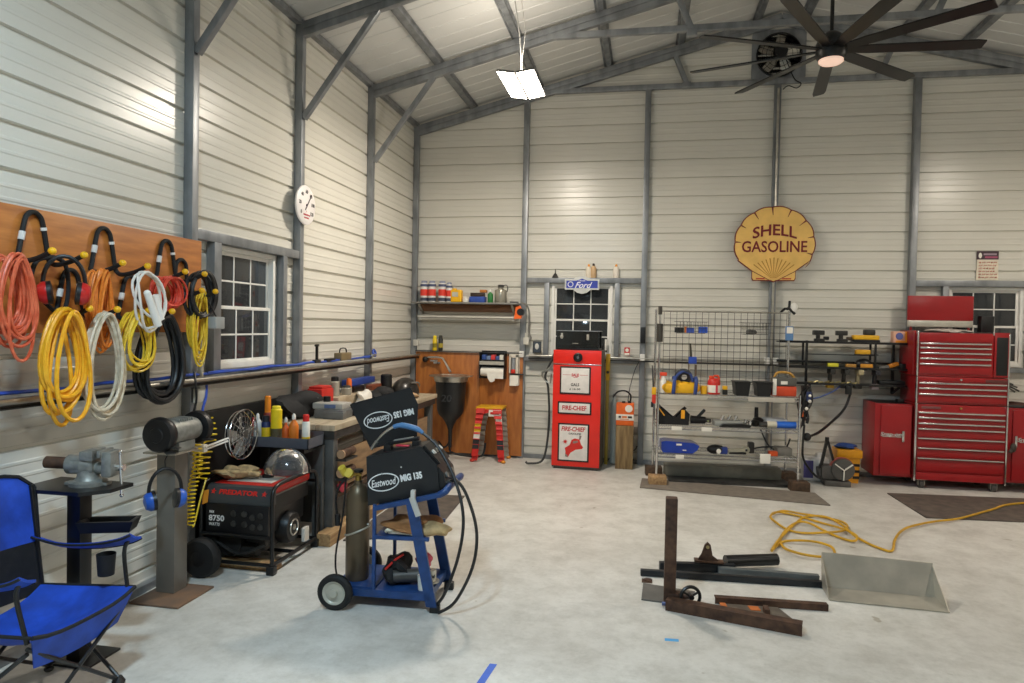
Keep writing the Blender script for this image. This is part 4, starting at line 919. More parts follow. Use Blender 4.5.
# ================================================================ back wall, corner: shelf over the wash funnel
sh = thing('wall_shelf', 'wooden wall shelf with galvanised edge high in the room corner', 'shelf', (.80, -.16, 1.90), world=True)
mb = MB(); mb.box(.07, 1.475, -.315, -.09, 1.975, 1.995, .002); part('shelf_board', mb, GREYP, sh, 'grey shelf board')
mb = MB(); mb.box(.14, 1.46, -.12, -.10, 1.875, 1.973, .002); part('back_rail', mb, mat('shelf_rail_brown', '6b452a', .6, h2='805636', scale=4, stretch=(1,1,6)), sh, 'brown wooden rail')
for x in (.18, 1.40):
    mb = MB(); mb.bar((x, -.09, 1.84), (x, -.30, 1.97), .025, .012); part('bracket', mb, STEEL, sh)
lt = thing('tube_light', 'unlit fluorescent tube fixture under the wall shelf in the corner', 'light fixture', (.79, -.2, 1.78), world=True)
mb = MB(); mb.prism([(-.06, 1.845), (-.30, 1.815), (-.305, 1.80), (-.06, 1.83)], .16, 1.43, frame((0,0,0), (0,1,0), (0,0,1))); part('reflector', mb, flat('c4c1b8', .35, .2), lt)
mb = MB(); mb.cyl((.19, -.22, 1.785), (1.40, -.22, 1.785), .016); part('tube', mb, WHITE, lt)
mb = MB(); mb.box(.165, .19, -.25, -.19, 1.765, 1.815, .003); mb.box(1.40, 1.425, -.25, -.19, 1.765, 1.815, .003); part('end_socket', mb, WHITE, lt)
G = 'cans and jars on the corner wall shelf'; z = 1.996
ZC = [('first', .215), ('second', .325), ('third', .46), ('fourth', .555)]
for k, (nm, x) in enumerate(ZC):
    t = can(nm+' blue, red and white spray can from the room corner on the wall shelf', x, -.20-.01*(k % 2), z, .05 if k < 3 else .04, .275 if k < 3 else .255, flat('d9d6d2'), flat('8d93a8'), group=G, caph=.10, band=[((.32, .66), flat('dc3a2a'), 'red middle band'), ((.80, .93), flat('4a5272'), 'blue upper band'), ((.05, .22), flat('3a4152'), 'dark lower print')])
jg = thing('oil_jug', 'yellow plastic jug on the wall shelf beside the spray cans', 'jug', (.655, -.20, z), group=G)
mb = MB(); mb.box(-.072, .072, -.045, .045, 0, .16, .018, seg=3); part('jug_body', mb, YEL, jg)
mb = MB(); mb.lathe([(.03, .155), (.026, .178), (.02, .18)], (-.03, 0, 0), n=14); part('cap', mb, YEL, jg)
mb = MB(); mb.box(-.05, .03, -.048, -.046, .07, .13); part('paper_label', mb, flat('b9b7a8'), jg, 'pale paper label')
can('low white tub between the yellow jug and the blue box on the wall shelf', .775, -.19, z, .045, .075, flat('ddd8cf'), flat('e2ddd4'), 'tub', group=G, cat='tub')
mb = MB(); mb.box(.835, 1.035, -.25, -.13, z, z+.075, .003); b = single('parts_box', mb, flat('2a4a9c'), 'flat blue box on the wall shelf under a dark one', 'box', G)
mb = MB(); mb.box(.845, 1.02, -.24, -.14, z+.077, z+.125, .003); single('parts_box', mb, flat('33251e'), 'dark brown box stacked on the blue box on the wall shelf', 'box', G)
mb = MB(); mb.box(.96, 1.05, -.22, -.14, z+.127, z+.165, .01); single('parts_box', mb, flat('b5702c'), 'small orange packet on top of the dark box on the wall shelf', 'packet', G)
bottle('green and white squeeze bottle on the wall shelf beside the glass jug', 1.10, -.20, z, .036, .17, flat('2f7a3c'), flat('e8e6e0'), .6, group=G)
gj = thing('glass_jug', 'grey metal flask with a narrow neck at the wall shelf end', 'flask', (1.235, -.20, z), group=G)
mb = MB(); mb.lathe([(.072, 0), (.078, .01), (.078, .15), (.07, .165), (.035, .18), (.035, .205)], n=22); part('flask_body', mb, flat('a19d90', .25, .5), gj)
mb = MB(); mb.lathe([(.04, .195), (.042, .225), (.03, .23)], n=16); mb.tube([(.03, 0, .22), (.075, 0, .225), (.09, 0, .18), (.08, 0, .14)], .006, 6, sm=4); part('stopper', mb, DKSTEEL, gj)
mb = MB(); mb.box(1.36, 1.46, -.24, -.16, z, z+.02, .004); single('sanding_block', mb, DKSTEEL, 'thin dark block at the very end of the wall shelf', 'block', G)
# orange tool and grey hose hung at the shelf end
ot = thing('hanging_tool', 'orange and black tool hanging from the shelf end', 'tool', (1.49, -.31, 1.86))
mb = MB(); mb.prism([(-.05, -.07), (.04, -.06), (.055, .03), (.02, .10), (-.03, .08)], -.03, .03, frame((0,0,0), (1,0,0), (0,0,1))); part('body', mb, ORG, ot)
mb = MB(); mb.cyl((.03, -.035, .02), (.03, .035, .02), .045); part('wheel', mb, BLACK, ot)
mb = MB(); mb.tube([(1.50, -.20, 2.0), (1.57, -.17, 1.97), (1.60, -.13, 1.85), (1.59, -.11, 1.65), (1.62, -.10, 1.55), (1.57, -.10, 1.50)], .012, 8, sm=5); single('grey_hose', mb, GREYP, 'grey flexible hose curling from the shelf end down the steel column', 'hose')
mb = MB(); mb.box(1.525, 1.60, -.14, -.09, 1.47, 1.56, .008); mb.cyl((1.56, -.115, 1.56), (1.56, -.115, 1.62), .015); single('valve_box', mb, flat('c5c2b8'), 'pale outlet box on the steel column below the shelf end', 'outlet box')
mb = MB(); mb.box(.05, .12, -.13, -.09, 1.42, 1.50, .005); single('outlet_box', mb, flat('c9c6bc'), 'small pale outlet box in the room corner over the plywood', 'outlet box')

# plywood splash board and what hangs on it
mb = MB(); mb.box(.09, .955, -.115, -.09, .03, 1.345, .002); mb.box(.958, 1.525, -.115, -.09, .03, 1.345, .002); single('plywood_board', mb, PLYV, 'reddish brown plywood board on the back wall behind the wash funnel', 'board')
mb = MB(); mb.box(.09, 1.525, -.15, -.085, 1.35, 1.362, .002); structure('trim_ledge', mb, DKSTEEL)
can('yellow spray can standing on the ledge above the plywood', .345, -.118, 1.363, .03, .195, flat('e8c81c'), flat('f0d428'), group='cans on the plywood ledge', band=[((.25, .6), flat('8a7a1c'), 'dark print band')])
can('black spray can standing on the ledge beside the yellow one', .425, -.118, 1.363, .03, .20, flat('24231f'), flat('3b3a34'), group='cans on the plywood ledge', band=[((.25, .6), flat('b4a038'), 'yellow print band')])
fu = thing('wash_funnel', 'black tapered drain funnel with a stainless basin on top, fixed to the plywood', 'sink', (.655, -.40, .13))
mb = MB(); mb.lathe([(.022, .02), (.026, .24), (.045, .30), (.085, .37), (.15, .44), (.172, .50), (.182, .66), (.20, .90), (.19, .905), (.175, .72)], n=30); part('funnel', mb, mat('funnel_black', '19191a', .45, vary=.15), fu)
mb = MB(); mb.lathe([(.275, .925), (.275, .935), (.215, .932), (.20, .87), (.06, .845), (.03, .84), (.03, .82), (.21, .86), (.222, .918)], n=34); part('basin', mb, STEEL, fu, 'stainless steel basin')
mb = MB(); mb.cyl((0, .05, .34), (0, .285, .45), .015); mb.cyl((0, .1, .88), (0, .285, .88), .02); part('support_bracket', mb, BLKPAINT, fu)
mb = MB(); text(mb, '20', frame((0, -.196, .66), (1,0,0), (0,.03,.1)), w=.13, h=.09, t=.003, bold=.01); part('lettering', mb, flat('222223'), fu)
mb = MB(); mb.tube([(.0, 0, .03), (.0, .0, -.02), (.05, .02, -.06), (.20, .05, -.085), (.40, .06, -.08), (.44, .10, .08)], .014, 8, sm=5); mb.tube([(-.20, .16, .06), (-.12, .1, .0), (-.05, .03, .03), (-.0, 0, .12)], .012, 8, sm=5); part('drain_hose', mb, BLACK, fu)
fc = thing('faucet', 'chrome wall faucet with a long angled spout over the basin', 'faucet', (.33, -.20, 1.24), world=True)
mb = MB(); mb.tube([(.28, -.12, 1.27), (.28, -.2, 1.275), (.47, -.24, 1.275), (.54, -.28, 1.22), (.62, -.34, 1.12)], .014, 9, sm=3); mb.cyl((.55, -.285, 1.205), (.63, -.345, 1.10), .017); part('spout', mb, CHROME, fc)
mb = MB(); mb.ball((.235, -.17, 1.245), .04); mb.cyl((.235, -.12, 1.245), (.235, -.17, 1.245), .02); part('valve_handle', mb, BLACK, fc)
mb = MB(); mb.box(.34, .43, -.15, -.116, 1.19, 1.215, .004); mb.cyl((.30, -.15, 1.23), (.40, -.15, 1.23), .015); part('mount', mb, CHROME, fc)
# paper towel rack
pt = thing('towel_dispenser', 'paper towel rack with a bin of small blue and red packets, on the plywood', 'dispenser', (1.14, -.18, 1.10), world=True)
mb = MB(); mb.box(.985, 1.315, -.125, -.116, 1.02, 1.38); mb.box(.985, .995, -.27, -.116, 1.03, 1.36); mb.box(1.305, 1.315, -.27, -.116, 1.03, 1.36); mb.box(.985, 1.315, -.27, -.116, 1.20, 1.212); mb.box(.985, 1.315, -.272, -.266, 1.20, 1.27); part('rack', mb, BLKPAINT, pt)
mb = MB(); mb.cyl((1.0, -.20, 1.115), (1.30, -.20, 1.115), .058, n=24); mb.sheet([[(1.20-.0, -.255, 1.10), (1.30, -.255, 1.10)], [(1.18, -.258, 1.03), (1.30, -.258, 1.03)]], .002, (0,-1,0)); mb.sheet([[(1.08, -.257, 1.10), (1.20, -.257, 1.10)], [(1.10, -.262, 1.03), (1.19, -.262, 1.0)], [(1.13, -.264, .985), (1.16, -.264, .985)]], .002, (0,-1,0)); part('paper_roll', mb, PAPER, pt, 'white paper towel roll')
mb = MB(); mb.box(.99, 1.31, -.276, -.272, 1.205, 1.25); part('front_rail', mb, flat('b9b5aa', .4, .3), pt, 'pale front rail')
for k, (x, c, nm) in enumerate(((1.04, '2a4888', 'blue packet nearest the faucet'), (1.10, '6f83a8', 'grey-blue packet'), (1.16, 'd63a3a', 'red packet in the middle'), (1.22, '3c5890', 'blue packet beside the red one'), (1.27, 'd8d4c8', 'white packet at the end'))):
    mb = MB(); mb.box(x-.026, x+.026, -.25, -.15, 1.214, 1.33-.015*(k % 2), .006, Matrix()); single('packet', mb, flat(c), nm+' in the bin above the paper towels', 'packet', 'packets in the towel rack bin')
sd = thing('soap_dispenser', 'white wall soap dispenser with a clear window and red valve on the plywood edge', 'dispenser', (1.42, -.16, .94), world=True)
mb = MB(); mb.box(1.355, 1.485, -.125, -.117, .95, 1.345); mb.box(1.36, 1.38, -.2, -.117, 1.10, 1.34, .004); mb.box(1.445, 1.48, -.2, -.117, 1.10, 1.34, .004); mb.box(1.36, 1.48, -.2, -.117, 1.30, 1.345, .006); part('housing', mb, flat('d8cfc0'), sd)
mb = MB(); mb.cyl((1.412, -.16, 1.14), (1.412, -.16, 1.30), .028); part('bottle', mb, flat('8f9296', .2), sd, 'grey bottle')
mb = MB(); mb.box(1.385, 1.44, -.195, -.15, 1.10, 1.15, .008); part('valve', mb, flat('d0301e'), sd, 'red valve')
mb = MB(); mb.box(1.365, 1.48, -.17, -.117, .94, 1.075, .005); mb.box(1.37, 1.46, -.20, -.165, .94, .965, .004); part('card_holder', mb, PAPER, sd, 'white card holder')
mb = MB(); mb.box(1.365, 1.545, -.165, -.117, 1.08, 1.093, .002); part('shelf_bar', mb, DKSTEEL, sd)

# step stool plastered with stickers
st = thing('step_stool', 'tall step stool with curved legs and red, yellow and white stickers by the plywood', 'stool', (1.17, -.33, 0))
mb = MB(); mb.box(-.17, .17, -.14, .14, .66, .69, .008); part('stool_top', mb, flat('e0a81e'), st, 'yellow top')
STK = [flat(c) for c in ('c8241c', 'e8b81e', 'e6e0d6', 'c8241c', '28282a', 'e0a020')]
def leg(s, yy, stickers):
    n = 10; pts = []
    for i in range(n+1):
        t = i/n; x = s*(.155+.055*t); wid = .075+.035*max(0, 1-t*2.2)**1.5; pts.append((x, .66*(1-t)+.02, wid))
    lg = MB(); 
    for (x, z, w), (x2, z2, w2) in zip(pts, pts[1:]):
        a, b, c, d = x, x-s*w*1.0, x2-s*w2, x2
        lg.add([(a, yy, z), (b, yy, z), (c, yy*1.25, z2), (d, yy*1.25, z2), (a, yy*.9, z), (b, yy*.9, z), (c, yy*1.13, z2), (d, yy*1.13, z2)], [(0,1,2,3), (7,6,5,4), (0,4,5,1), (3,2,6,7), (0,3,7,4), (1,5,6,2)])
    L_ = part('leg', lg, flat('b7b3ab', .4, .4) if not stickers else flat('c8241c'), st, None if stickers else 'bare grey leg')
    mb = MB(); mb.ball((s*.20, yy*1.22, .018), .03, .03, .02); part('foot', mb, flat('c03a28') if s < 0 else flat('d88a24'), L_)
    if stickers:
        for j, (a, b) in enumerate(((.16, .30), (.30, .46), (.46, .60), (.60, .78), (.78, .92))):
            m_ = STK[[0, 1, 2, 4, 0][j]] if s < 0 else STK[[2, 3, 3, 4, 0][j]]
            xa, xb = s*(.155+.055*a), s*(.155+.055*b); za, zb = .66*(1-a)+.02, .66*(1-b)+.02; ya, yb = yy*(1+.25*(a))*1.02, yy*(1+.25*b)*1.02
            q = MB(); q.add([(xa+s*.002, ya-.004, za), (xa-s*.077, ya-.004, za), (xb-s*.077, yb-.006, zb), (xb+s*.002, yb-.006, zb), (xa+s*.002, ya, za), (xa-s*.077, ya, za), (xb-s*.077, yb, zb), (xb+s*.002, yb, zb)], [(0,1,2,3), (7,6,5,4), (0,4,5,1), (3,2,6,7), (0,3,7,4), (1,5,6,2)]); part('sticker', q, m_, L_)
for s in (-1, 1):
    leg(s, -.135, True); leg(s, .135, False)
mb = MB(); mb.prism([(-.165, .66), (-.165, .50), (-.10, .56), (-.06, .605), (.0, .62), (.06, .605), (.10, .56), (.165, .50), (.165, .66)], .138, .146, frame((0,0,0), (1,0,0), (0,0,1))); ap = part('front_apron', mb, flat('c8241c'), st, 'red stickered apron')
mb = MB(); mb.box(.0, .155, -.150, -.146, .575, .655); part('sticker', mb, STK[2], ap, 'white sticker')
mb = MB(); mb.box(.02, .13, -.152, -.150, .60, .63); part('sticker', mb, STK[0], ap, 'red sticker')

# things round the middle window
def bottle_on_ledge(lab, x, h, b, c): return bottle(lab, x, -.038, 2.331, .037, h, b, c, .66, 'glue_bottle', group='glue bottles on the window header')
bottle_on_ledge('white glue bottle with an orange cap standing behind the blue sign', 2.335, .175, flat('e2d8c6'), flat('e89a24'))
bottle_on_ledge('tan glue bottle with a dark tip beside the orange capped one', 2.395, .185, flat('c9a880'), flat('3a2c26'))
bottle_on_ledge('white glue bottle with an orange cap standing alone on the window header', 2.68, .175, flat('e4dcd0'), flat('e89a24'))
mb = MB(); mb.lathe([(.004, .11), (.006, .06), (.02, .045), (.045, .0), (.04, .0)], (1.91, -.045, 2.331), n=16); single('oil_funnel', mb, DKSTEEL, 'small dark metal funnel standing on the window header', 'funnel')
fd = thing('blue_sign', 'blue automobile sign with white script and silver border over the middle window', 'sign', (2.26, -.09, 2.17), world=True)
M = BACK(2.258, -.074, 2.245)
mb = MB(); mb.prism([(-.218, -.066), (-.11, -.066), (-.06, -.105), (0, -.118), (.06, -.105), (.11, -.066), (.218, -.066), (.218, .068), (.11, .068), (.06, .096), (0, .105), (-.06, .096), (-.11, .068), (-.218, .068)], 0, .014, M); part('sign_board', mb, flat('c9c7c0', .35, .3), fd, 'silver border')
mb = MB(); mb.prism([(-.198, -.046), (.198, -.046), (.198, .048), (.07, .048), (0, .075), (-.07, .048), (-.198, .048)], .014, .016, M); part('sign_face', mb, flat('2b3fa8'), fd, 'blue face')
mb = MB(); text(mb, 'Ford', M @ Matrix.Translation((.02, -.008, .016)), w=.22, h=.075, t=.002, bold=.015, shear=.45); text(mb, 'GENUINE', M @ Matrix.Translation((.0, .047, .016)), w=.085, h=.013, t=.002, bold=.02, shear=.2); mb.torus(M @ V((-.145, .0, .018)), (0,1,0), .032, .005, 24, 6); part('lettering', mb, flat('e9e9f0'), fd, 'white lettering')
pf = thing('photo_frame', 'small dark framed picture on the rail between plywood and window', 'picture frame', (1.705, -.12, 1.365))
mb = MB(); mb.box(-.055, .055, -.012, .004, 0, .15, .003); part('frame', mb, DKSTEEL, pf)
mb = MB(); mb.box(-.045, .045, -.014, -.012, .01, .14); part('picture', mb, flat('3a4450'), pf, 'dark blue picture')
mb = MB(); mb.ball((0, -.015, .085), .025, .004, .04); part('portrait', mb, flat('d5d3cc'), pf, 'pale figure in the picture')
mb = MB(); mb.box(2.805, 2.875, -.135, -.10, 1.365, 1.465, .008); b = single('small_tin', mb, flat('c62a2a'), 'small red and white tin on the rail beside the middle window', 'tin')
mb = MB(); mb.cyl((2.84, -.136, 1.43), (2.84, -.139, 1.43), .022); mb.box(2.81, 2.87, -.138, -.135, 1.37, 1.395); part('paper_label', mb, PAPER, b, 'white label')
mb = MB(); mb.box(2.56, 2.585, -.09, -.072, 1.42, 1.56, .006); single('thermometer_strip', mb, WHITE, 'thin white strip fixed to the middle window jamb', 'strip')
mb = MB(); mb.box(3.0, 3.06, -.15, -.088, 1.52, 1.72, .004); single('breaker_box', mb, BLACK, 'narrow black box on the steel column beside the middle window', 'box')

# red fuel pump cabinet
pu = thing('pump_cabinet', 'tall red vintage fuel pump cabinet with three white sign panels under the window', 'cabinet', M=T(1.985, -.60, 0, math.radians(-3)))
w, h, d = .575, 1.43, .40
mb = MB(); mb.box(0, w, 0, d, .02, h, .006); mb.box(.02, w-.02, .02, d-.02, 0, .03); part('cabinet_body', mb, mat('pump_side', '57534f', .45, .2, vary=.06), pu, 'grey cabinet sides')
mb = MB(); mb.box(0, w, -.02, -.001, .04, h-.17, .006); dr = part('door', mb, PUMPRED, pu)
mb = MB(); mb.box(0, w, -.02, -.001, h-.165, h-.0, .006); tp = part('top_panel', mb, PUMPRED, pu)
mb = MB(); mb.box(-.004, w+.004, -.026, -.018, h-.175, h-.163, .002); part('trim_strip', mb, CHROME, pu)
mb = MB(); mb.lathe([(.05, 0), (.055, .02), (.04, .03), (.035, .022), (.02, .022)], (w*.52, -.02, h-.085), (0,-1,0), 28); kn = part('lock_dial', mb, BLACK, tp)
mb = MB(); mb.lathe([(.022, .022), (.015, .034)], (w*.52, -.02, h-.085), (0,-1,0), 18); part('dial_center', mb, CHROME, kn)
def panel(x0, x1, z0, z1, lab):
    q = MB(); q.box(x0, x1, -.030, -.0205, z0, z1, .006); fr_ = part('panel_frame', q, BLACK, pu)
    q = MB(); q.box(x0+.018, x1-.018, -.034, -.029, z0+.018, z1-.018, .002); part('sign_panel', q, flat('ded9d4'), fr_, lab)
    return fr_
PR, PK = flat('bc1f2c'), flat('33302e')
p1 = panel(.085, .455, .905, 1.235, 'white price panel'); p2 = panel(.065, .47, .665, .815, 'white name panel'); p3 = panel(.075, .45, .10, .555, 'white advertising panel')
PP = lambda x, z: frame((x, -.0342, z), (1,0,0), (0,0,1))
mb = MB(); text(mb, 'SALE', PP(.27, 1.135), w=.09, h=.036, t=.001, bold=.04); mb.box(.12, .215, -.0352, -.0342, 1.133, 1.137); mb.box(.325, .42, -.0352, -.0342, 1.133, 1.137); mb.box(.25, .30, -.0352, -.0342, 1.105, 1.112); part('lettering', mb, PR, p1, 'red lettering')
mb = MB(); text(mb, 'GALS', PP(.27, 1.02), w=.10, h=.036, t=.001, bold=.03); text(mb, '\u00a2 16 00', PP(.27, .965), w=.13, h=.028, t=.001, bold=.02); part('numerals', mb, PK, p1, 'dark lettering')
mb = MB(); text(mb, 'FIRE-CHIEF', PP(.268, .742), w=.29, h=.055, t=.001, bold=.03); part('lettering', mb, PR, p2, 'red lettering')
mb = MB(); text(mb, 'FIRE-CHIEF', PP(.262, .49), w=.29, h=.055, t=.001, bold=.03, shear=.2); part('lettering', mb, PR, p3, 'red lettering')
mb = MB(); text(mb, 'GASOLINE', PP(.28, .435), w=.15, h=.022, t=.001, bold=.02); part('lettering', mb, PK, p3, 'black lettering')
P3 = PP(.262, .28)
mb = MB(); mb.prism([(-.09, -.06), (-.10, -.02), (-.04, .02), (-.02, .08), (.02, .10), (.075, .09), (.095, .03), (.12, .0), (.11, -.02), (.03, -.035), (-.03, -.075), (-.06, -.13), (-.095, -.12)], 0, .0012, P3); mb.prism([((.034 if k % 2 == 0 else .013)*math.sin(k*PI/8)-.095, (.034 if k % 2 == 0 else .013)*math.cos(k*PI/8)+.055) for k in range(16)], 0, .0012, P3); part('helmet_emblem', mb, flat('cf2a22'), p3, 'red fire helmet and star')
mb = MB(); mb.prism([(-.005, .04), (.0, .065), (.055, .075), (.06, .055), (.02, .04)], .0012, .002, P3); mb.prism([(-.06, -.13), (-.095, -.12), (-.092, -.09), (-.07, -.10)], .0012, .002, P3); mb.prism([(.07, .09), (.085, .085), (.10, .13), (.075, .14)], 0, .0016, P3); part('emblem_detail', mb, flat('8c7a74'), p3, 'grey emblem details')
# the dark box standing on the cabinet, its filling hose, and the level beside it
tb = thing('display_case', 'dark glass-fronted case standing on top of the red pump cabinet', 'case', M=T(2.015, -.58, 1.432, math.radians(-3)))
mb = MB(); mb.box(0, .51, 0, .25, 0, .02, .003)
for x in (.006, .504):
    for y in (.006, .244): mb.box(x-.006, x+.006, y-.006, y+.006, .02, .222)
mb.box(.02, .49, .05, .22, .02, .06, .006); part('case_frame', mb, BLKPAINT, tb)
SMOKE = mat('smoked_glass', '6a6a68', .06, vary=0, trans=.92)
for q in ((.0, .51, -.003, .0), (.0, .51, .25, .253)):
    mb = MB(); mb.box(q[0]+.012, q[1]-.012, q[2], q[3], .02, .222); part('glass_pane', mb, SMOKE, tb, 'smoked glass pane')
mb = MB(); mb.box(-.005, .515, -.008, .25, .222, .232, .002); part('top_trim', mb, GALV, tb)
mb = MB(); mb.box(.05, .075, -.010, -.004, .13, .2); mb.ball((.062, -.01, .155), .02, .01, .025); part('front_ornament', mb, flat('a9a69e', .4, .4), tb, 'small silver ornament')
mb = MB(); mb.box(.36, .39, -.008, -.004, .12, .19, .003); mb.box(.19, .26, -.007, -.004, .075, .083); part('pale_marks', mb, flat('98948a'), tb, 'pale clip and label')
mb = MB(); mb.tube([(1.975, -.45, 1.38), (1.93, -.45, 1.27), (1.865, -.44, 1.10), (1.90, -.42, .95), (1.92, -.42, .60), (1.90, -.44, .25), (1.85, -.50, .06), (1.70, -.55, .03), (1.66, -.55, .05)], .014, 8, sm=6)
fh = single('pump_hose', mb, mat('hose_charcoal', '3a3a38', .5, vary=.15), 'black filling hose hanging beside the red pump cabinet to the floor', 'hose')
mb = MB(); mb.tube([(1.93, -.44, 1.22), (1.89, -.46, 1.17), (1.83, -.46, 1.14), (1.84, -.46, 1.08)], .014, 8, sm=4); mb.tube([(1.83, -.46, 1.15), (1.86, -.46, 1.05), (1.93, -.46, 1.02), (1.94, -.46, 1.13)], .008, 7, sm=3); part('nozzle', mb, STEEL, fh, 'grey metal nozzle')
lv = thing('spirit_level', 'yellow and black spirit level standing between the pump cabinet and the wall', 'level', (2.61, -.16, .0))
mb = MB(); mb.box(-.02, .02, -.012, .012, 0, 1.05, .002); part('beam', mb, flat('b79a3c'), lv)
mb = MB(); mb.box(-.026, .026, -.014, .014, 1.05, 1.38, .004); part('top_section', mb, flat('e0b01c'), lv, 'bright yellow upper section')
mb = MB(); mb.cyl((0, -.015, 1.15), (0, .015, 1.15), .018); part('vial', mb, BLACK, lv)
# orange leaf-oil box on its post
wp = single('wooden_post', MB().box(2.735, 2.945, -.42, -.24, 0, .53, .006).box(2.832, 2.848, -.424, -.42, .0, .52), WOODV, 'weathered wooden post block standing by the wall under the orange charger', 'post')
ob = thing('battery_charger', 'orange boxed battery charger with a black lead on the weathered post', 'charger', (2.84, -.33, .53))
mb = MB(); mb.box(-.105, .105, -.095, .08, 0, .265, .008); part('charger_body', mb, flat('e8661a'), ob)
mb = MB(); mb.box(-.106, .106, -.099, -.094, .062, .135, .001); part('label_band', mb, PAPER, ob, 'white label band')
mb = MB(); mb.box(-.075, -.045, -.101, -.099, .09, .115); mb.box(.035, .085, -.101, -.099, .09, .115); part('dark_print', mb, flat('3a3634'), ob, 'dark print'); mb = MB(); mb.box(-.035, .025, -.101, -.099, .09, .115); mb.box(-.06, .05, -.101, -.099, .072, .080); part('print', mb, flat('d8783a'), ob, 'orange print')
mb = MB(); mb.lathe([(.045, 0), (.045, .003)], (.045, -.095, .205), (0,-1,0), 24); part('round_label', mb, flat('f0e6dc'), ob, 'white round label')
mb = MB(); mb.box(-.04, .0, -.03, .03, .262, .285, .004); mb.box(.03, .07, -.03, .03, .262, .29, .004); part('terminal', mb, BLACK, ob)
mb = MB(); mb.tube([(.06, 0, .285), (.06, 0, .36), (.0, -.02, .41), (-.09, -.03, .40), (-.15, -.03, .33)], .011, 8, sm=5); mb.tube([(.03, 0, .285), (.05, .05, .45), (.10, .16, .65), (.15, .20, .76)], .005, 6, sm=4); part('lead', mb, BLACK, ob)
mb = MB(); mb.cyl((2.70, -.16, .02), (2.70, -.16, .75), .045, n=18); mb.lathe([(.045, .75), (.02, .83), (.02, .88)], (2.70, -.16, 0), n=16); single('clear_tube', mb, flat('a9b0ac', .25), 'pale grey plastic tube standing against the wall behind the post', 'tube')
mb = MB(); mb.tube([(2.63, -.1, .03), (2.68, -.14, .10), (2.80, -.12, .16), (2.95, -.12, .18), (2.99, -.11, .24)], .008, 6, sm=4); single('black_cable', mb, CORD_K, 'black cable along the wall foot behind the weathered post', 'cable')

# ================================================================ wire rack
RM = T(3.215, -1.13, 0, math.radians(4.2))
rk = thing('wire_rack', 'chrome wire shelving rack with tall grid back standing on wooden blocks', 'rack', M=RM)
RW, RD = 1.49, .50
ZS = (.99, .645, .335)
for x, y, z1 in ((.0, 0, 1.0), (RW, 0, 1.02), (.0, RD, 1.93), (RW, RD, 1.93)):
    mb = MB(); mb.cyl((x, y, .10), (x, y, z1), .0135, n=12)
    for k in range(int((z1-.2)/.05)): mb.torus((x, y, .2+k*.05), (0,0,1), .0135, .0012, 12, 4)
    part('post', mb, CHROME, rk)
mb = MB(); mb.cyl((.0, 0, .97), (.0, 0, 1.93), .012, n=12); part('post_extension', mb, CHROME, rk)
for z in ZS:
    mb = MB()
    for y in (0, RD):
        mb.cyl((0, y, z), (RW, y, z), .006, n=8); mb.cyl((0, y, z-.035), (RW, y, z-.035), .006, n=8)
        mb.tube([(x_*RW/48, y, z-(.035 if x_ % 2 else 0)) for x_ in range(49)], .0025, 5)
    for x in (0, RW): mb.cyl((x, 0, z), (x, RD, z), .006, n=8); mb.cyl((x, 0, z-.035), (x, RD, z-.035), .006, n=8)
    for k in range(1, 60): mb.cyl((k*RW/60, 0, z+.003), (k*RW/60, RD, z+.003), .0022, n=5)
    part('wire_shelf', mb, CHROME, rk)
mb = MB()
for k in range(20): x = .09+k*.072; mb.cyl((x, RD-.02, 1.0), (x, RD-.02, 1.905), .0026, n=5)
for k in range(13): z = 1.01+k*.0745; mb.cyl((.09, RD-.024, z), (1.458, RD-.024, z), .0026, n=5)
part('grid_panel', mb, DKSTEEL, rk, 'dark wire grid back')
mb = MB(); mb.cyl((.02, RD-.02, 1.91), (1.48, RD-.02, 1.91), .008, n=8); part('top_rail', mb, STEEL, rk)
for (x0, x1, z) in ((.02, .52, ZS[0]), (.95, 1.43, ZS[0])):
    mb = MB(); mb.box(x0, x1, -.012, -.008, z-.05, z-.002, .001); part('shelf_label', mb, flat('b9b2a6'), rk, 'long pale shelf label strip')
for (x0, x1, z) in ((.15, .26, ZS[1]), (.47, .58, ZS[1]), (.20, .29, ZS[2])):
    mb = MB(); mb.box(x0, x1, -.012, -.008, z-.045, z-.002, .001); part('shelf_label', mb, PAPER, rk, 'white shelf label')
mb = MB(); mb.box(1.09, 1.20, -.014, -.008, ZS[2]-.06, ZS[2]+.045, .001); part('price_card', mb, PAPER, rk, 'white card on the bottom shelf')
mb = MB(); mb.cyl((.0, 0, 1.56), (.0, 0, 1.76), .034, n=14); mb.cyl((.0, 0, 1.86), (.0, 0, 1.95), .022, n=12); part('foam_sleeve', mb, flat('38352f'), rk, 'dark foam sleeve')
def onrack(mb): g = MB(); g.add(mb.v, g.f, RM); g.f = mb.f; g.mi = mb.mi; return g
def rt(name, label, cat, x, y, z, rot=0, group=None): return thing(name, label, cat, M=RM @ T(x, y, z, rot), group=group)
for nm, x, y, dark, lab in (('a', 0, 0, 0, 'orange-brown wooden block under the rack front leg nearest the charger post'), ('b', 0, RD, 1, 'dark wooden block under the rack rear leg nearest the charger post'), ('c', RW, 0, 1, 'dark wooden block with pale end grain under the rack leg by the saw'), ('d', RW, RD, 1, 'dark wooden block under the rack rear leg by the yellow bucket')):
    mb = MB(); mb.box(x-.085, x+.105, y-.09, y+.07, 0, .10, .006); g = onrack(mb); b = single('wooden_block', g, DKWOOD if dark else WOOD, lab, 'block', 'blocks under the rack legs')
    if nm == 'c':
        mb = MB(); mb.box(x+.105, x+.107, y-.085, y+.065, .005, .095); part('end_grain', onrack(mb), flat('a98c78'), b, 'pale end grain')
mb = MB(); mb.box(.15, 1.45, .10, .45, .0, .035, .004); single('dark_plank', onrack(mb), DKSTEEL, 'flat dark steel sheet lying on the floor under the rack', 'sheet')
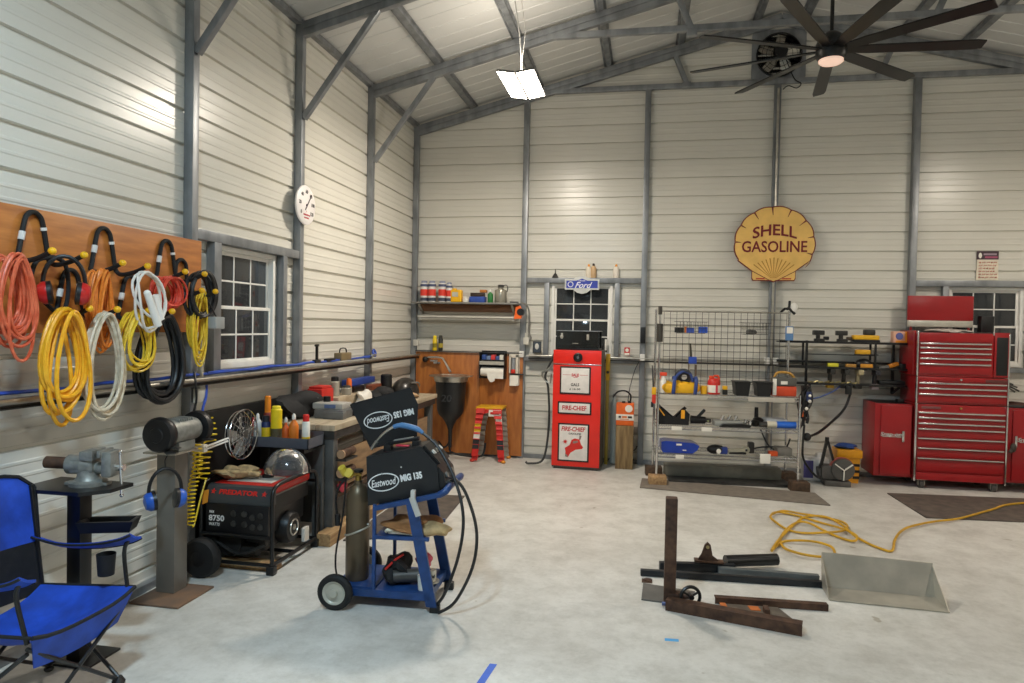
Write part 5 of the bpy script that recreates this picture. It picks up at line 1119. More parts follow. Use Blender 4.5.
mb = MB(); mb.box(.12, 1.40, .30, .48, .037, .16, .004); single('steel_channel', onrack(mb), mat('grey_green_steel', '6c6a60', .5, .3, vary=.15), 'long grey steel channel stored on the floor under the rack', 'channel')

z = ZS[0]+.007
sp = rt('spray_bottle', 'white spray bottle with a red trigger at the rack end by the charger post', 'spray bottle', .065, .12, z)
mb = MB(); mb.lathe([(.034, 0), (.036, .01), (.036, .12), (.015, .165), (.015, .185)], n=16); part('bottle_body', mb, WHITE, sp)
mb = MB(); mb.box(-.04, .035, -.015, .015, .185, .225, .006); mb.bar((-.03, 0, .19), (-.04, 0, .15), .015, .01); part('trigger', mb, flat('e0482a'), sp, 'red trigger head')
bg = rt('strap_bag', 'yellow bundle of tow straps with blue bands on the top rack shelf', 'bundle', .24, .14, z)
mb = MB()
for k in range(4): mb.blob((-.13+k*.095, 0, .065), (.075, .085, .068), 50+k, .12)
mb.box(-.17, .19, -.085, .07, 0, .11, .03); part('strap_roll', mb, flat('f0b41a', .6), bg, 'yellow straps')
for x in (-.075, .16):
    mb = MB(); mb.tube([(x, -.09, .0), (x+.005, -.098, .06), (x+.01, -.09, .14), (x+.015, -.03, .17), (x+.015, .05, .16)], .02, 8, sm=4); part('blue_band', mb, flat('2c4484', .6), bg, 'blue webbing band')
mb = MB(); mb.torus((.04, -.02, .185), (.1, 1, .5), .075, .022, 22, 8); mb.torus((.05, .0, .175), (.0, 1, .3), .05, .018, 20, 8); part('coiled_strap', mb, flat('33363c', .7), bg, 'black coiled strap')
mb = MB(); mb.tube([(-.06, -.05, .13), (-.03, -.06, .20), (.04, -.06, .245), (.11, -.05, .21), (.14, -.05, .13)], .016, 8, sm=4); part('carry_strap', mb, flat('2c4484', .6), bg, 'blue carrying strap')
mb = MB(); mb.cyl((.50, .10, z), (.50, .10, z+.09), .034, n=18); single('tape_roll', onrack(mb), flat('eab01c'), 'small yellow roll between the strap bundle and the red jug', 'roll')
rj = rt('red_jug', 'red plastic jug with a white label on the top rack shelf', 'jug', .61, .12, z)
mb = MB(); mb.lathe([(.066, 0), (.07, .01), (.07, .10), (.066, .145), (.05, .17), (.04, .175)], n=22); part('jug_body', mb, flat('c8281e', .35), rj)
mb = MB(); mb.lathe([(.0715, .02), (.0715, .10)], n=22); part('label_band', mb, PAPER, rj, 'white label'); mb = MB(); mb.box(.008, .03, -.075, -.068, .02, .10); part('label_print', mb, flat('c8384a'), rj, 'red label print')
mb = MB(); mb.cyl((-.035, 0, .17), (-.035, 0, .20), .018); mb.tube([(-.01, 0, .17), (.0, 0, .20), (.045, 0, .195), (.055, 0, .15)], .011, 8, sm=3); part('handle', mb, flat('e0502a'), rj)
bt = rt('battery_pack', 'little black battery with a yellow top beside the red jug', 'battery', .725, .10, z)
mb = MB(); mb.box(-.025, .025, -.03, .03, 0, .055, .004); part('battery_body', mb, BLACK, bt)
mb = MB(); mb.box(-.025, .025, -.03, .03, .055, .095, .006); part('top', mb, YEL, bt, 'yellow top')
for k, (x, lab) in enumerate(((.90, 'black open parts bin on the rack beside the battery'), (1.125, 'black open parts bin on the rack beside the orange pouch'))):
    b = rt('parts_bin', lab, 'bin', x, .12, z, group='black parts bins on the rack')
    mb = MB(); mb.prism([(-.065, 0), (.065, 0), (.085, .15), (-.085, .15)], -.09, .09, frame((0, .0, 0), (1,0,0), (0,0,1))); part('bin_body', mb, BLACK, b)
    mb = MB(); mb.box(-.095, .095, -.10, .10, .143, .152, .003); part('rim', mb, BLACK, b)
op = rt('blade_pouch', 'orange and grey packaged pouch with a white spine on the top rack shelf', 'package', 1.35, .13, z)
mb = MB(); mb.box(-.13, .13, -.05, .06, 0, .11, .02); part('pouch_base', mb, flat('d84a24'), op, 'orange-red lower part')
mb = MB(); mb.box(-.125, .13, -.048, .055, .11, .205, .02); part('pouch_top', mb, flat('55544f'), op, 'grey upper part')
mb = MB(); mb.box(-.125, -.085, -.056, -.046, .01, .19, .002); part('white_spine', mb, PAPER, op, 'white spine')
mb = MB(); mb.box(-.04, .03, -.054, -.046, .13, .165, .002); part('paper_label', mb, PAPER, op, 'white label')
mb = MB(); mb.tube([(-.10, 0, .2), (-.06, 0, .255), (.06, 0, .25), (.11, 0, .2)], .014, 8, sm=3); part('handle', mb, flat('b98a3a'), op, 'tan carrying handle')
sd = rt('hanging_screwdriver', 'red and yellow hand tool hanging on the rack end post', 'tool', -.045, .03, .90)
mb = MB(); mb.box(-.024, .024, -.018, .018, .08, .16, .008); part('grip', mb, YEL, sd, 'yellow grip'); mb = MB(); mb.box(-.02, .022, -.016, .016, -.02, .08, .008); part('tool_body', mb, flat('d8341e'), sd); mb = MB(); mb.box(-.03, .0, -.016, .016, -.06, .0, .006); part('tip', mb, BLACK, sd)
mb = MB(); mb.cyl((-.055, .03, 1.06), (-.07, .03, 1.30), .006); single('steel_rod', onrack(mb), DKSTEEL, 'thin dark rod hanging at the rack end above the red and yellow tool', 'rod')
# wire baskets on the grid
for x0, x1, lab in ((.20, .57, 'shallow wire basket on the grid holding small blue items'), (.93, 1.26, 'shallow wire basket on the grid holding grey fittings')):
    b = rt('wire_basket', lab, 'basket', (x0+x1)/2, RD-.08, 1.66, group='wire baskets on the rack grid'); w = (x1-x0)/2
    mb = MB()
    for zz, ww, dd in ((.0, w-.03, .05), (.06, w-.015, .055), (.13, w, .06)): mb.tube([(-ww, -dd, zz), (ww, -dd, zz), (ww, dd-.02, zz), (-ww, dd-.02, zz)], .003, 5, True)
    for k in range(9): x = -w+.03+k*(2*w-.06)/8; mb.tube([(x, .03, .13), (x, .03, 0), (x, -.05, 0), (x*1.05, -.06, .13)], .002, 5)
    part('basket_wire', mb, DKSTEEL, b)
for k, (x, c, wd, lab) in enumerate(((.255, '1c1c1f', .05, 'small black item in the grid basket of blue things'), (.325, 'd67a2a', .012, 'orange sliver in the grid basket of blue things'), (.375, '3a55b0', .045, 'blue and white packet in the grid basket'), (.52, '2b56c0', .05, 'bright blue box at the end of the grid basket'))):
    mb = MB(); mb.box(x-wd, x+wd, RD-.12, RD-.07, 1.665, 1.725+.01*(k % 2), .005); single('small_packet', onrack(mb), flat(c), lab, 'packet', 'small things in the grid basket')
mb = MB(); mb.blob((1.06, RD-.09, 1.685), (.06, .035, .03), 9, .3); single('grey_fittings', onrack(mb), flat('5b5a58', .4, .3), 'heap of grey fittings in the second grid basket', 'fittings')
bh = rt('brush', 'blue handled brush hanging on the grid below the basket', 'brush', .42, RD-.05, 1.36)
mb = MB(); mb.box(-.045, .045, -.015, .015, -.05, .03, .006); part('brush_head', mb, flat('2b50b8'), bh, 'blue head'); mb = MB(); mb.cyl((-.02, 0, .03), (-.03, 0, .18), .016, .01); part('handle', mb, flat('3c382c'), bh, 'dark handle')
mb = MB(); mb.cyl((.38, RD-.05, 1.30), (.37, RD-.05, .99), .007); mb.cyl((.46, RD-.05, 1.30), (.455, RD-.05, 1.10), .012); single('hanging_rod', onrack(mb), flat('7c6c5c', .4, .4), 'thin rods hanging on the grid under the blue brush', 'rod')
mb = MB(); mb.box(1.435, 1.52, RD-.08, RD-.05, 1.60, 1.76, .008); b = single('blue_card', onrack(mb), flat('5d86b8'), 'blue and white card clipped to the rack corner post', 'card')
mb = MB(); mb.box(1.445, 1.51, RD-.084, RD-.08, 1.68, 1.75); part('card_print', onrack(mb), PAPER, b, 'white print')
hk = rt('wing_ornament', 'small black and white ornament on top of the rack corner post', 'ornament', RW, RD, 1.93)
mb = MB(); mb.tube([(-.10, 0, -.02), (-.05, 0, .03), (-.01, 0, .03), (.0, 0, .12)], .014, 7, sm=3); mb.tube([(-.02, 0, .05), (.03, 0, .0), (.06, 0, -.03)], .016, 7, sm=3); part('ornament_body', mb, BLACK, hk); mb = MB(); mb.ball((.05, .0, .045), .04, .025, .055); part('white_part', mb, WHITE, hk, 'white half')
# middle shelf
z = ZS[1]+.007
tb_ = rt('tool_bag', 'black open tool bag with orange-yellow trim on the middle rack shelf', 'bag', .18, .16, z)
mb = MB(); mb.prism([(-.17, 0), (.16, 0), (.17, .12), (.12, .17), (.02, .07), (-.06, .10), (-.14, .20), (-.18, .14)], -.11, .11, frame((0,0,0), (1,0,0), (0,0,1))); part('bag_body', mb, BLKFAB, tb_)
mb = MB(); mb.bar((-.165, -.115, .18), (-.105, -.115, .10), .012, .03, up=(0,1,0)); part('trim_panel', mb, flat('eda41c'), tb_, 'orange-yellow trim')
mb = MB(); mb.box(.075, .115, -.12, -.11, .07, .165, .003); part('trim_panel', mb, flat('eda41c'), tb_, 'orange-yellow trim')
mb = MB(); mb.bar((-.14, -.05, .18), (-.02, -.06, .08), .03, .03); mb.bar((.13, -.05, .19), (.03, -.05, .08), .03, .03); part('handle', mb, BLKFAB, tb_)
dr = rt('cordless_drill', 'black cordless drill lying on the middle rack shelf beside the tool bag', 'drill', .45, .14, z)
mb = MB(); mb.cyl((-.08, 0, .055), (.08, 0, .05), .045, .038, 16); mb.bar((-.03, 0, .05), (.07, -.02, .17), .045, .035, bev=.01); part('drill_body', mb, BLACK, dr); mb = MB(); mb.cyl((.08, 0, .05), (.14, 0, .045), .022); part('chuck', mb, DKSTEEL, dr)
mb = MB(); mb.ball((.105, -.03, .045), .012); part('button', mb, flat('9aa070'), dr)
mb = MB(); mb.box(.62, .92, .06, .26, z, z+.055, .008); single('clear_tray', onrack(mb), flat('9fa09a', .25), 'pale clear tray of fittings on the middle rack shelf', 'tray')
for k, x in enumerate((.70, .78, .84, .95, 1.0)):
    mb = MB(); mb.cyl((x, .13+.03*(k % 2), z+(.058 if x < .92 else 0)), (x+.02, .13+.03*(k % 2), z+(.11 if x < .92 else .07)), .02, n=12); single('socket', onrack(mb), CHROME, ['round chrome socket in the clear tray end nearest the drill', 'second chrome socket in the clear tray', 'chrome socket at the clear tray edge', 'chrome socket standing just outside the clear tray', 'chrome socket standing nearest the black grips'][k], 'socket', 'chrome sockets on the middle rack shelf')
mb = MB(); mb.prism([(.66, 0), (.98, 0), (1.0, .025), (.90, .04), (.70, .03)], -.06, .0, frame(tuple(RM @ V((0, 0, z))), tuple(RM.to_3x3() @ V((1,0,0))), (0,0,1))); single('pry_bar', mb, BLKPAINT, 'flat black tool lying along the middle shelf front', 'tool')
mb = MB(); mb.blob((1.08, .16, z+.04), (.07, .07, .05), 3, .25); single('black_grips', onrack(mb), BLKPAINT, 'tangle of black handled pliers on the middle rack shelf', 'pliers')
mb = MB(); mb.cyl((1.10, .25, z), (1.10, .25, z+.20), .025, .02); single('black_stand', onrack(mb), BLACK, 'black upright tool at the rear of the middle rack shelf', 'tool')
mb = MB(); mb.box(1.18, 1.41, .15, .36, z, z+.085, .01); single('white_case', onrack(mb), flat('cfd2d6'), 'low white plastic case behind the blue tube on the rack', 'case')
bt = rt('blue_grinder', 'bright blue tube tool with a pale band on the middle rack shelf', 'tool', 1.33, .06, z+.038)
mb = MB(); mb.cyl((-.06, 0, 0), (.14, 0, 0), .037, n=18); part('tool_body', mb, flat('1e62c8', .35), bt); mb = MB(); mb.cyl((-.16, 0, 0), (-.06, 0, 0), .034, n=18); part('label_band', mb, flat('cfc8b4'), bt, 'pale label band'); mb = MB(); mb.cyl((-.24, 0, -.005), (-.16, 0, 0), .024, .032); part('nose', mb, DKSTEEL, bt)
# bottom shelf
z = ZS[2]+.007
bc = rt('blue_case', 'glossy royal blue plastic tool case on the bottom rack shelf', 'case', .24, .16, z)
mb = MB(); mb.prism([(-.19, .03), (-.17, 0), (.15, 0), (.20, .04), (.22, .085), (.16, .115), (-.14, .13), (-.19, .12)], -.12, .12, frame((0,0,0), (1,0,0), (0,0,1))); part('case_body', mb, flat('1c3c9e', .2), bc); mb = MB(); mb.box(-.03, .03, -.126, -.12, .085, .105, .003); mb.box(.04, .08, -.126, -.12, .03, .04, .002); part('latch', mb, PAPER, bc, 'white latch')
gr2 = rt('corded_grinder', 'black and blue hand grinder with a white end on the bottom rack shelf', 'grinder', .66, .12, z+.045)
mb = MB(); mb.ball((-.03, 0, .0), .08, .06, .05); mb.cyl((-.03, .0, .01), (.05, 0, .0), .045); part('motor', mb, BLACK, gr2); mb = MB(); mb.box(.03, .11, -.04, .04, -.045, .03, .01); part('grip', mb, flat('223a86'), gr2, 'blue grip'); mb = MB(); mb.cyl((.01, -.05, -.01), (.01, -.062, -.01), .025); part('end_cap', mb, PAPER, gr2, 'white end')
lt2 = rt('riveter', 'pale beige hand tool lying on the bottom rack shelf', 'tool', .87, .12, z)
mb = MB(); mb.bar((-.09, 0, .03), (.09, 0, .055), .05, .04, bev=.012); mb.torus((.10, 0, .05), (0,1,0), .03, .012); part('tool_body', mb, flat('b5ae98'), lt2); mb = MB(); mb.bar((-.08, 0, .015), (.10, 0, .015), .05, .025, bev=.006); part('base', mb, BLACK, lt2)
mb = MB(); mb.box(1.21, 1.30, .08, .16, z, z+.05, .008); single('orange_wedge', onrack(mb), flat('d8521e'), 'small orange block on the bottom rack shelf beside the white card', 'block')
mb = MB(); mb.box(1.30, 1.46, .12, .30, z, z+.085, .01); single('grey_box', onrack(mb), flat('7c7870'), 'dull grey box at the bottom rack shelf end', 'box')
mb = MB(); mb.box(1.02, 1.08, .2, .3, z, z+.12, .01); single('dark_bottle_box', onrack(mb), DKSTEEL, 'narrow dark box behind the white card on the bottom shelf', 'box')
mb = MB(); mb.tube([(1.17, .35, .60), (1.24, .3, .44), (1.32, .25, .38), (1.42, .25, .40), (1.46, .22, .52)], .009, 7, sm=4); mb.tube([(1.0, .4, .33), (1.2, .35, .395), (1.45, .3, .41)], .009, 7, sm=4); single('black_cable', onrack(mb), CORD_K, 'black cable drooping between the lower rack shelves', 'cable')
# black cord bundle hung on the rack corner
cb = rt('cord_bundle', 'dark bundle of cords and clamps hanging on the rack end by the tool rails', 'cord bundle', RW+.07, .06, .60)
mb = MB(); q = random.Random(5)
for k in range(7): mb.tube([(q.uniform(-.03, .05), q.uniform(-.05, .05), .52-.0*k), (q.uniform(-.06, .07), q.uniform(-.05, .05), .36), (q.uniform(-.07, .05), q.uniform(-.05, .05), .2), (q.uniform(-.05, .03), q.uniform(-.05, .05), .06+.03*k)], .015, 7, sm=4)
mb.tube([(.0, 0, .1), (-.01, 0, -.1), (.0, .02, -.25), (.06, .05, -.36), (.15, .06, -.46), (.24, .06, -.50)], .012, 8, sm=4); part('cords', mb, CORD_K, cb)
mb = MB(); mb.box(-.0, .05, -.06, -.02, .36, .46, .01); part('blue_clamp', mb, flat('27345e'), cb, 'dark blue clamp'); mb = MB(); mb.ball((.03, -.065, .42), .015); mb.ball((.03, -.065, .36), .018); mb.ball((.0, -.06, .28), .018); part('white_clips', mb, PAPER, cb, 'white clips')
mb = MB(); mb.cyl((-.035, -.03, .19), (-.035, -.03, .27), .014); part('orange_plug', mb, ORG, cb, 'orange plug')
mb = MB(); mb.ball((.03, 0, -.03), .045, .04, .045); part('black_reel', mb, BLACK, cb)
mb = MB(); mb.tube([(4.83, -.85, .555), (5.0, -.6, .58), (5.2, -.35, .68), (5.35, -.25, .82), (5.42, -.2, 1.0), (5.40, -.2, 1.1)], .015, 8, sm=6); single('black_hose', mb, CORD_K, 'black hose curving up from the cord bundle to the tool rail', 'hose')

# ================================================================ floor between rack and tool chest
bk = thing('yellow_bucket', 'square yellow-orange bucket with a blue rag beside the red side cabinet', 'bucket', (5.36, -.36, 0))
mb = MB(); mb.prism([(-.09, 0), (.10, 0), (.115, .30), (-.115, .30)], -.11, .11, frame((0,0,0), (1,0,0), (0,0,1))); mb.box(-.135, .135, -.13, .13, .285, .375, .012); part('bucket_body', mb, flat('e39a14', .4), bk)
for zz in (.05, .12, .19):
    mb = MB(); mb.box(.04, .11, -.115, -.11, zz, zz+.03); part('dark_slot', mb, BLACK, bk)
mb = MB(); mb.blob((5.34, -.36, .40), (.11, .10, .03), 6, .2); single('blue_rag', mb, flat('2b4a8c', .8), 'blue rag heaped on the yellow bucket', 'rag')
ps = thing('cutoff_saw', 'grey portable saw with a white three-spoke guard on the floor by the yellow bucket', 'saw', (5.22, -.62, 0))
mb = MB(); mb.lathe([(.05, .07), (.118, .06), (.126, .0), (.126, -.04)], (.02, -.02, .185), (0,-1,0), 30); part('guard', mb, flat('5e5b57', .4, .3), ps)
mb = MB()
for a in (-PI/2, PI/6+.1, PI-PI/6-.1): mb.bar((.02, -.098, .185), (.02+.112*math.cos(a), -.09, .185+.112*math.sin(a)), .012, .03, up=(0,1,0))
part('white_spokes', mb, PAPER, ps, 'white three-arm cover'); mb = MB(); mb.cyl((.02, -.09, .185), (.02, -.108, .185), .022); part('hub', mb, BLACK, ps)
mb = MB(); mb.box(-.20, .0, -.06, .12, .06, .22, .03); mb.box(-.17, .10, -.10, .12, .0, .06, .01); mb.cyl((-.22, .04, .12), (-.1, .04, .14), .07); part('saw_motor', mb, mat('saw_grey', '5a5652', .5, .2, vary=.2), ps)
mb = MB(); mb.lathe([(.128, .02), (.131, -.01), (.128, -.04)], (.02, -.02, .185), (0,-1,0), 30); part('red_rim', mb, flat('b0554a'), ps, 'faded red rim')
mb = MB(); mb.bar((-.20, .0, .18), (-.14, -.0, .50), .03, .03); mb.bar((-.06, .0, .24), (-.135, 0, .50), .03, .025); mb.cyl((-.14, 0, .48), (-.138, 0, .53), .022); part('handle', mb, BLKPAINT, ps, 'black A-shaped handle')
wj = thing('detergent_jug', 'white plastic jug with a purple label on the floor behind the rack corner', 'jug', (5.0, -.42, 0))
mb = MB(); mb.box(-.13, .14, -.09, .09, 0, .27, .03, seg=3); mb.lathe([(.05, .26), (.04, .31), (.03, .32)], (.05, 0, 0), n=16); part('jug_body', mb, flat('d8d6d4', .35), wj)
mb = MB(); mb.box(-.135, -.03, -.094, -.088, .04, .24, .003); part('purple_label', mb, flat('4a4680'), wj, 'purple label'); mb = MB(); mb.box(.08, .12, -.094, -.088, .16, .20, .003); part('red_mark', mb, flat('d2483a'), wj, 'red mark')

# black tool rails on the back wall
ra = thing('tool_rail_shelf', 'black steel rail shelves for cordless tools beside the tool chest', 'rail shelf', (5.33, -.2, 1.1), world=True)
mb = MB(); mb.box(4.60, 5.97, -.34, -.12, 1.575, 1.59, .002); mb.box(4.60, 5.97, -.345, -.335, 1.572, 1.598, .002); part('upper_shelf', mb, BLKPAINT, ra)
mb = MB(); mb.box(4.60, 5.97, -.36, -.16, 1.285, 1.30, .002); mb.box(4.60, 5.97, -.365, -.355, 1.282, 1.306, .002); mb.box(4.60, 5.97, -.18, -.165, 1.34, 1.365, .002); part('middle_shelf', mb, BLKPAINT, ra)
mb = MB(); mb.box(4.73, 5.98, -.34, -.12, 1.095, 1.11, .002); mb.box(4.73, 5.98, -.345, -.335, 1.092, 1.116, .002); part('lower_shelf', mb, BLKPAINT, ra)
for x in (4.90, 5.64):
    for y in (-.33, -.14):
        mb = MB(); mb.box(x-.011, x+.011, y-.011, y+.011, 1.27, 1.58, .002); part('upright', mb, BLKPAINT, ra)
mb = MB(); mb.box(4.90, 5.64, -.33, -.32, 1.44, 1.45); part('cross_rail', mb, BLKPAINT, ra)
for x in (4.95, 5.9):
    mb = MB(); mb.bar((x, -.09, 1.0), (x, -.33, 1.09), .02, .02); mb.box(x-.012, x+.012, -.12, -.08, 1.0, 1.60); part('bracket', mb, BLKPAINT, ra)
DK = flat('2a2825'); BRN = flat('4a3d2e')
def drill(label, x, y, z, body, acc, rot=0, hang=False, group=None):
    d = thing('cordless_drill', label, 'drill', M=T(x, y, z, rot, 0, 0), group=group)
    s = -1 if hang else 1
    mb = MB()
    if hang: mb.box(-.025, .03, -.09, .09, -.035, .025, .01); mb.bar((0, .03, -.02), (0, .06, -.14), .04, .045, bev=.01)
    else: mb.box(-.06, .05, -.035, .035, 0, .035, .008); mb.bar((-.02, 0, .03), (-.02, 0, .09), .045, .04, bev=.01); mb.box(-.08, .05, -.03, .03, .075, .13, .012)
    part('drill_body', mb, body, d)
    mb = MB()
    if hang: mb.box(-.04, .04, .0, .10, -.20, -.14, .01)
    else: mb.box(.04, .10, -.025, .025, .02, .06, .01)
    part('battery', mb, acc, d); return d
G = 'cordless tools on the black rails'
drill('dark cordless tool standing on the upper rail shelf nearest the rack', 5.06, -.24, 1.592, DK, BLACK, group=G)
drill('brown and black cordless tool in the middle of the upper rail shelf', 5.31, -.24, 1.592, DK, BRN, group=G)
yc = thing('battery_charger', 'yellow and black battery charger on the upper rail shelf by the tool chest', 'charger', (5.66-.11, -.25, 1.592), group=G)
mb = MB(); mb.box(-.14, .14, -.07, .07, 0, .03, .006); part('base', mb, BLACK, yc); mb = MB(); mb.box(-.14, .14, -.065, .065, .03, .085, .02); part('charger_body', mb, flat('e8b01c'), yc, 'yellow body'); mb = MB(); mb.box(-.02, .10, -.045, .045, .085, .15, .018); part('battery', mb, DK, yc)
mb = MB(); mb.box(5.44, 5.60, -.31, -.23, 1.452, 1.51, .018); b = single('battery_pack', mb, flat('dba21c'), 'yellow battery on the thin cross rail', 'battery', G); mb = MB(); mb.box(5.44, 5.68, -.31, -.23, 1.446, 1.458, .003); part('slide_base', mb, BLACK, b)
yb = thing('cordless_sander', 'black and yellow dome shaped tool on the middle rail', 'tool', (5.535, -.27, 1.302), group=G)
mb = MB(); mb.ball((0, 0, .035), .10, .07, .07); part('tool_body', mb, BLACK, yb); mb = MB(); mb.box(-.05, .08, -.075, -.05, .0, .045, .008); part('yellow_base', mb, flat('d8922a'), yb, 'yellow-orange base')
mb = MB(); mb.box(5.14, 5.26, -.31, -.25, 1.302, 1.345, .01); single('battery_pack', mb, flat('e6dc3a'), 'lime yellow battery on the middle rail nearest the rack', 'battery', G)
mb = MB(); mb.box(5.34, 5.45, -.31, -.25, 1.302, 1.34, .01); single('battery_pack', mb, flat('b8863c'), 'tan battery on the middle rail beside the dome shaped tool', 'battery', G)
mb = MB(); mb.bar((5.80, -.28, 1.325), (5.90, -.28, 1.36), .05, .045, bev=.012); b = single('oscillating_tool', mb, flat('d8841e'), 'orange-yellow tool lying on the middle rail by the tool chest', 'tool', G); mb = MB(); mb.bar((5.70, -.28, 1.312), (5.80, -.28, 1.325), .03, .025); part('tool_nose', mb, GREYP, b)
mb = MB(); mb.box(5.90, 6.0-.02, -.31, -.28, 1.302, 1.36, .006); single('black_case', mb, BLACK, 'small black case on the middle rail against the tool chest', 'case', G)
for k, (x, b, a, lab) in enumerate(((5.18, DK, flat('c8981e'), 'black drill with a yellow battery hanging under the middle rail nearest the rack'), (5.33, DK, BLACK, 'black drill hanging second under the middle rail'), (5.48, flat('a89a78'), DK, 'beige and black drill hanging third under the middle rail'), (5.66, flat('24232a'), flat('b8a8ac'), 'black drill with a pale battery hanging nearest the tool chest'))):
    drill(lab, x, -.30, 1.255, b, a, 0, True, G)
tm = thing('tape_measure_box', 'orange and yellow boxed tape measure on the upper rail shelf against the tool chest', 'box', (5.90, -.27, 1.592))
mb = MB(); mb.box(-.075, .05, -.05, .05, 0, .135, .012); part('case', mb, flat('dba890'), tm); mb = MB(); mb.box(.05, .085, -.05, .05, 0, .135, .006); mb.box(-.05, .05, -.053, -.05, .0, .03); part('yellow_side', mb, flat('dc8a22'), tm, 'orange-yellow side'); mb = MB(); mb.lathe([(.04, 0), (.035, .006)], (-.01, -.05, .08), (0,-1,0), 24); part('round_emblem', mb, flat('5a62a0'), tm, 'blue round emblem')
mb = MB()
for k in range(9): mb.cyl((4.93+k*.06, -.33+.02*(k % 3), 1.118), (4.98+k*.06, -.28-.01*(k % 2), 1.122+.012*(k % 2)), .010, n=8)
b = single('brass_fittings', mb, mat('brass_mix', 'b5a878', .4, .5, vary=.3, scale=20), 'row of small brass and yellow bits along the lower rail shelf', 'fittings'); b['kind'] = 'stuff'
mb = MB(); mb.tube([(4.93, -.35, .92), (5.05, -.35, .95), (5.2, -.33, 1.02), (5.28, -.30, 1.08)], .009, 7, sm=4); single('blue_cable', mb, flat('44598c'), 'blue-grey cable drooping from the lower rail toward the rack', 'cable')
mb = MB(); mb.box(5.34, 5.40, -.34, -.28, .99, 1.09, .006); single('black_plug', mb, BLACK, 'black plug hanging below the lower rail', 'plug')
mb = MB(); mb.box(5.70, 5.97, -.30, -.14, 1.112, 1.16, .008); single('black_case', mb, BLACK, 'flat black case on the lower rail by the tool chest', 'case')

# ================================================================ red tool chest with side cabinets
FY_, RY_ = -.55, -.06
def drawer_unit(t, x0, x1, z0, z1, handles, ztop_band, zbot):
    """red drawer fronts with full width chrome pulls; handles = pull heights, top down"""
    edges = [ztop_band]+[(a+b)/2+(.0) for a, b in zip(handles, handles[1:])]+[zbot]
    tops = [ztop_band]+[h-.020 for h in handles[:-1]]
    for k, h in enumerate(handles):
        top = ztop_band if k == 0 else handles[k-1]-.022
        bot = h-.018 if k < len(handles)-1 else zbot
        zt = h+.014; zb = (handles[k+1]+.016) if k+1 < len(handles) else zbot
        mb = MB(); mb.box(x0+.012, x1-.012, FY_-.016, FY_, zb+.003, zt-.001, .003); d = part('drawer', mb, RED, t)
        mb = MB(); mb.box(x0+.014, x1-.014, FY_-.034, FY_-.012, h-.007, h+.010, .004); part('pull', mb, CHROME, d, 'chrome full width pull')
tc = thing('tool_chest', 'large red rolling tool chest base with seven drawers and chrome pulls', 'tool chest', (6.45, -.3, 0), world=True)
X0, X1 = 6.0, 6.9
mb = MB(); mb.box(X0, X1, FY_, RY_, .10, .935, .006); part('chest_body', mb, RED, tc)
drawer_unit(tc, X0+.01, X1-.01, .085, .935, [.842, .785, .722, .662, .557, .449, .338], .87, .20)
mb = MB(); mb.box(X0+.02, X1-.02, FY_-.012, FY_, .10, .18, .004); part('kick_panel', mb, RED, tc)
for x in (X0, X1): 
    mb = MB(); mb.box(x-.008, x+.012 if x == X0 else x+.008, FY_-.020, FY_+.01, .085, .94, .003); part('corner_trim', mb, CHROME, tc)
mb = MB(); mb.box(X0+.06, X0+.25, FY_-.008, FY_, .885, .91, .002); text(mb, 'Snap-on', frame((X0+.155, FY_-.009, .897), (1,0,0), (0,0,1)), w=.14, h=.02, t=.003, shear=.2); part('badge', mb, flat('8c5a5a', .3, .3), tc, 'dull badge plate'); mb = MB(); mb.cyl((6.45, FY_-.012, .90), (6.45, FY_, .90), .012); part('lock', mb, mat('brass_lock', 'b89a5a', .3, .9, vary=.05), tc)
for x in (X0+.09, X1-.09):
    for y in (FY_+.05, RY_-.07):
        mb = MB(); mb.cyl((x-.022, y, .05), (x+.022, y, .05), .05, n=22); wq = part('caster', mb, mat('caster_wheel', '4a4744', .5, .1, vary=.15), tc); mb = MB(); mb.box(x-.035, x-.027, y-.03, y+.03, .03, .085, .002); mb.box(x+.027, x+.035, y-.03, y+.03, .03, .085, .002); mb.box(x-.045, x+.045, y-.045, y+.045, .092, .102, .002); mb.cyl((x-.036, y, .05), (x+.036, y, .05), .012); part('caster_fork', mb, STEEL, wq)
mc = thing('middle_chest', 'red three drawer middle tool chest stacked on the chest base', 'tool chest', (6.45, -.3, .942), world=True)
mb = MB(); mb.box(X0, X1, FY_+.0, RY_, .942, 1.238, .006); part('chest_body', mb, RED, mc)
drawer_unit(mc, X0+.005, X1-.005, .945, 1.235, [1.165, 1.108, 1.045], 1.185, .96)
mb = MB(); mb.box(X0+.01, X1-.01, FY_-.012, FY_, 1.19, 1.23, .003); part('top_band', mb, RED, mc); mb = MB(); mb.box(X1-.22, X1-.01, FY_-.015, FY_-.012, 1.185, 1.222, .001); part('dull_plate', mb, flat('6a3a38', .4, .3), mc, 'dull name plate'); mb = MB(); mb.cyl((6.44, FY_-.016, 1.21), (6.44, FY_-.01, 1.21), .012); part('lock', mb, CHROME, mc)
for x in (X0, X1):
    mb = MB(); mb.box(x-.006, x+.008, FY_-.018, FY_+.01, .945, 1.236, .003); part('corner_trim', mb, CHROME, mc)
uc = thing('top_chest', 'red five drawer top tool chest with a raised lid and dark side compartment', 'tool chest', (6.45, -.3, 1.243), world=True)
mb = MB(); mb.box(X0, X1, FY_, RY_, 1.243, 1.70, .006); part('chest_body', mb, RED, uc); mb = MB(); mb.box(X0+.02, 6.70, FY_+.02, RY_-.02, 1.695, 1.705); part('inner_tray', mb, BLACK, uc)
drawer_unit(uc, X0+.005, 6.735, 1.25, 1.70, [1.60, 1.552, 1.495, 1.435, 1.375], 1.69, 1.27)
mb = MB(); mb.box(X0+.01, 6.735, FY_-.014, FY_, 1.622, 1.72, .003); part('top_band', mb, RED, uc)
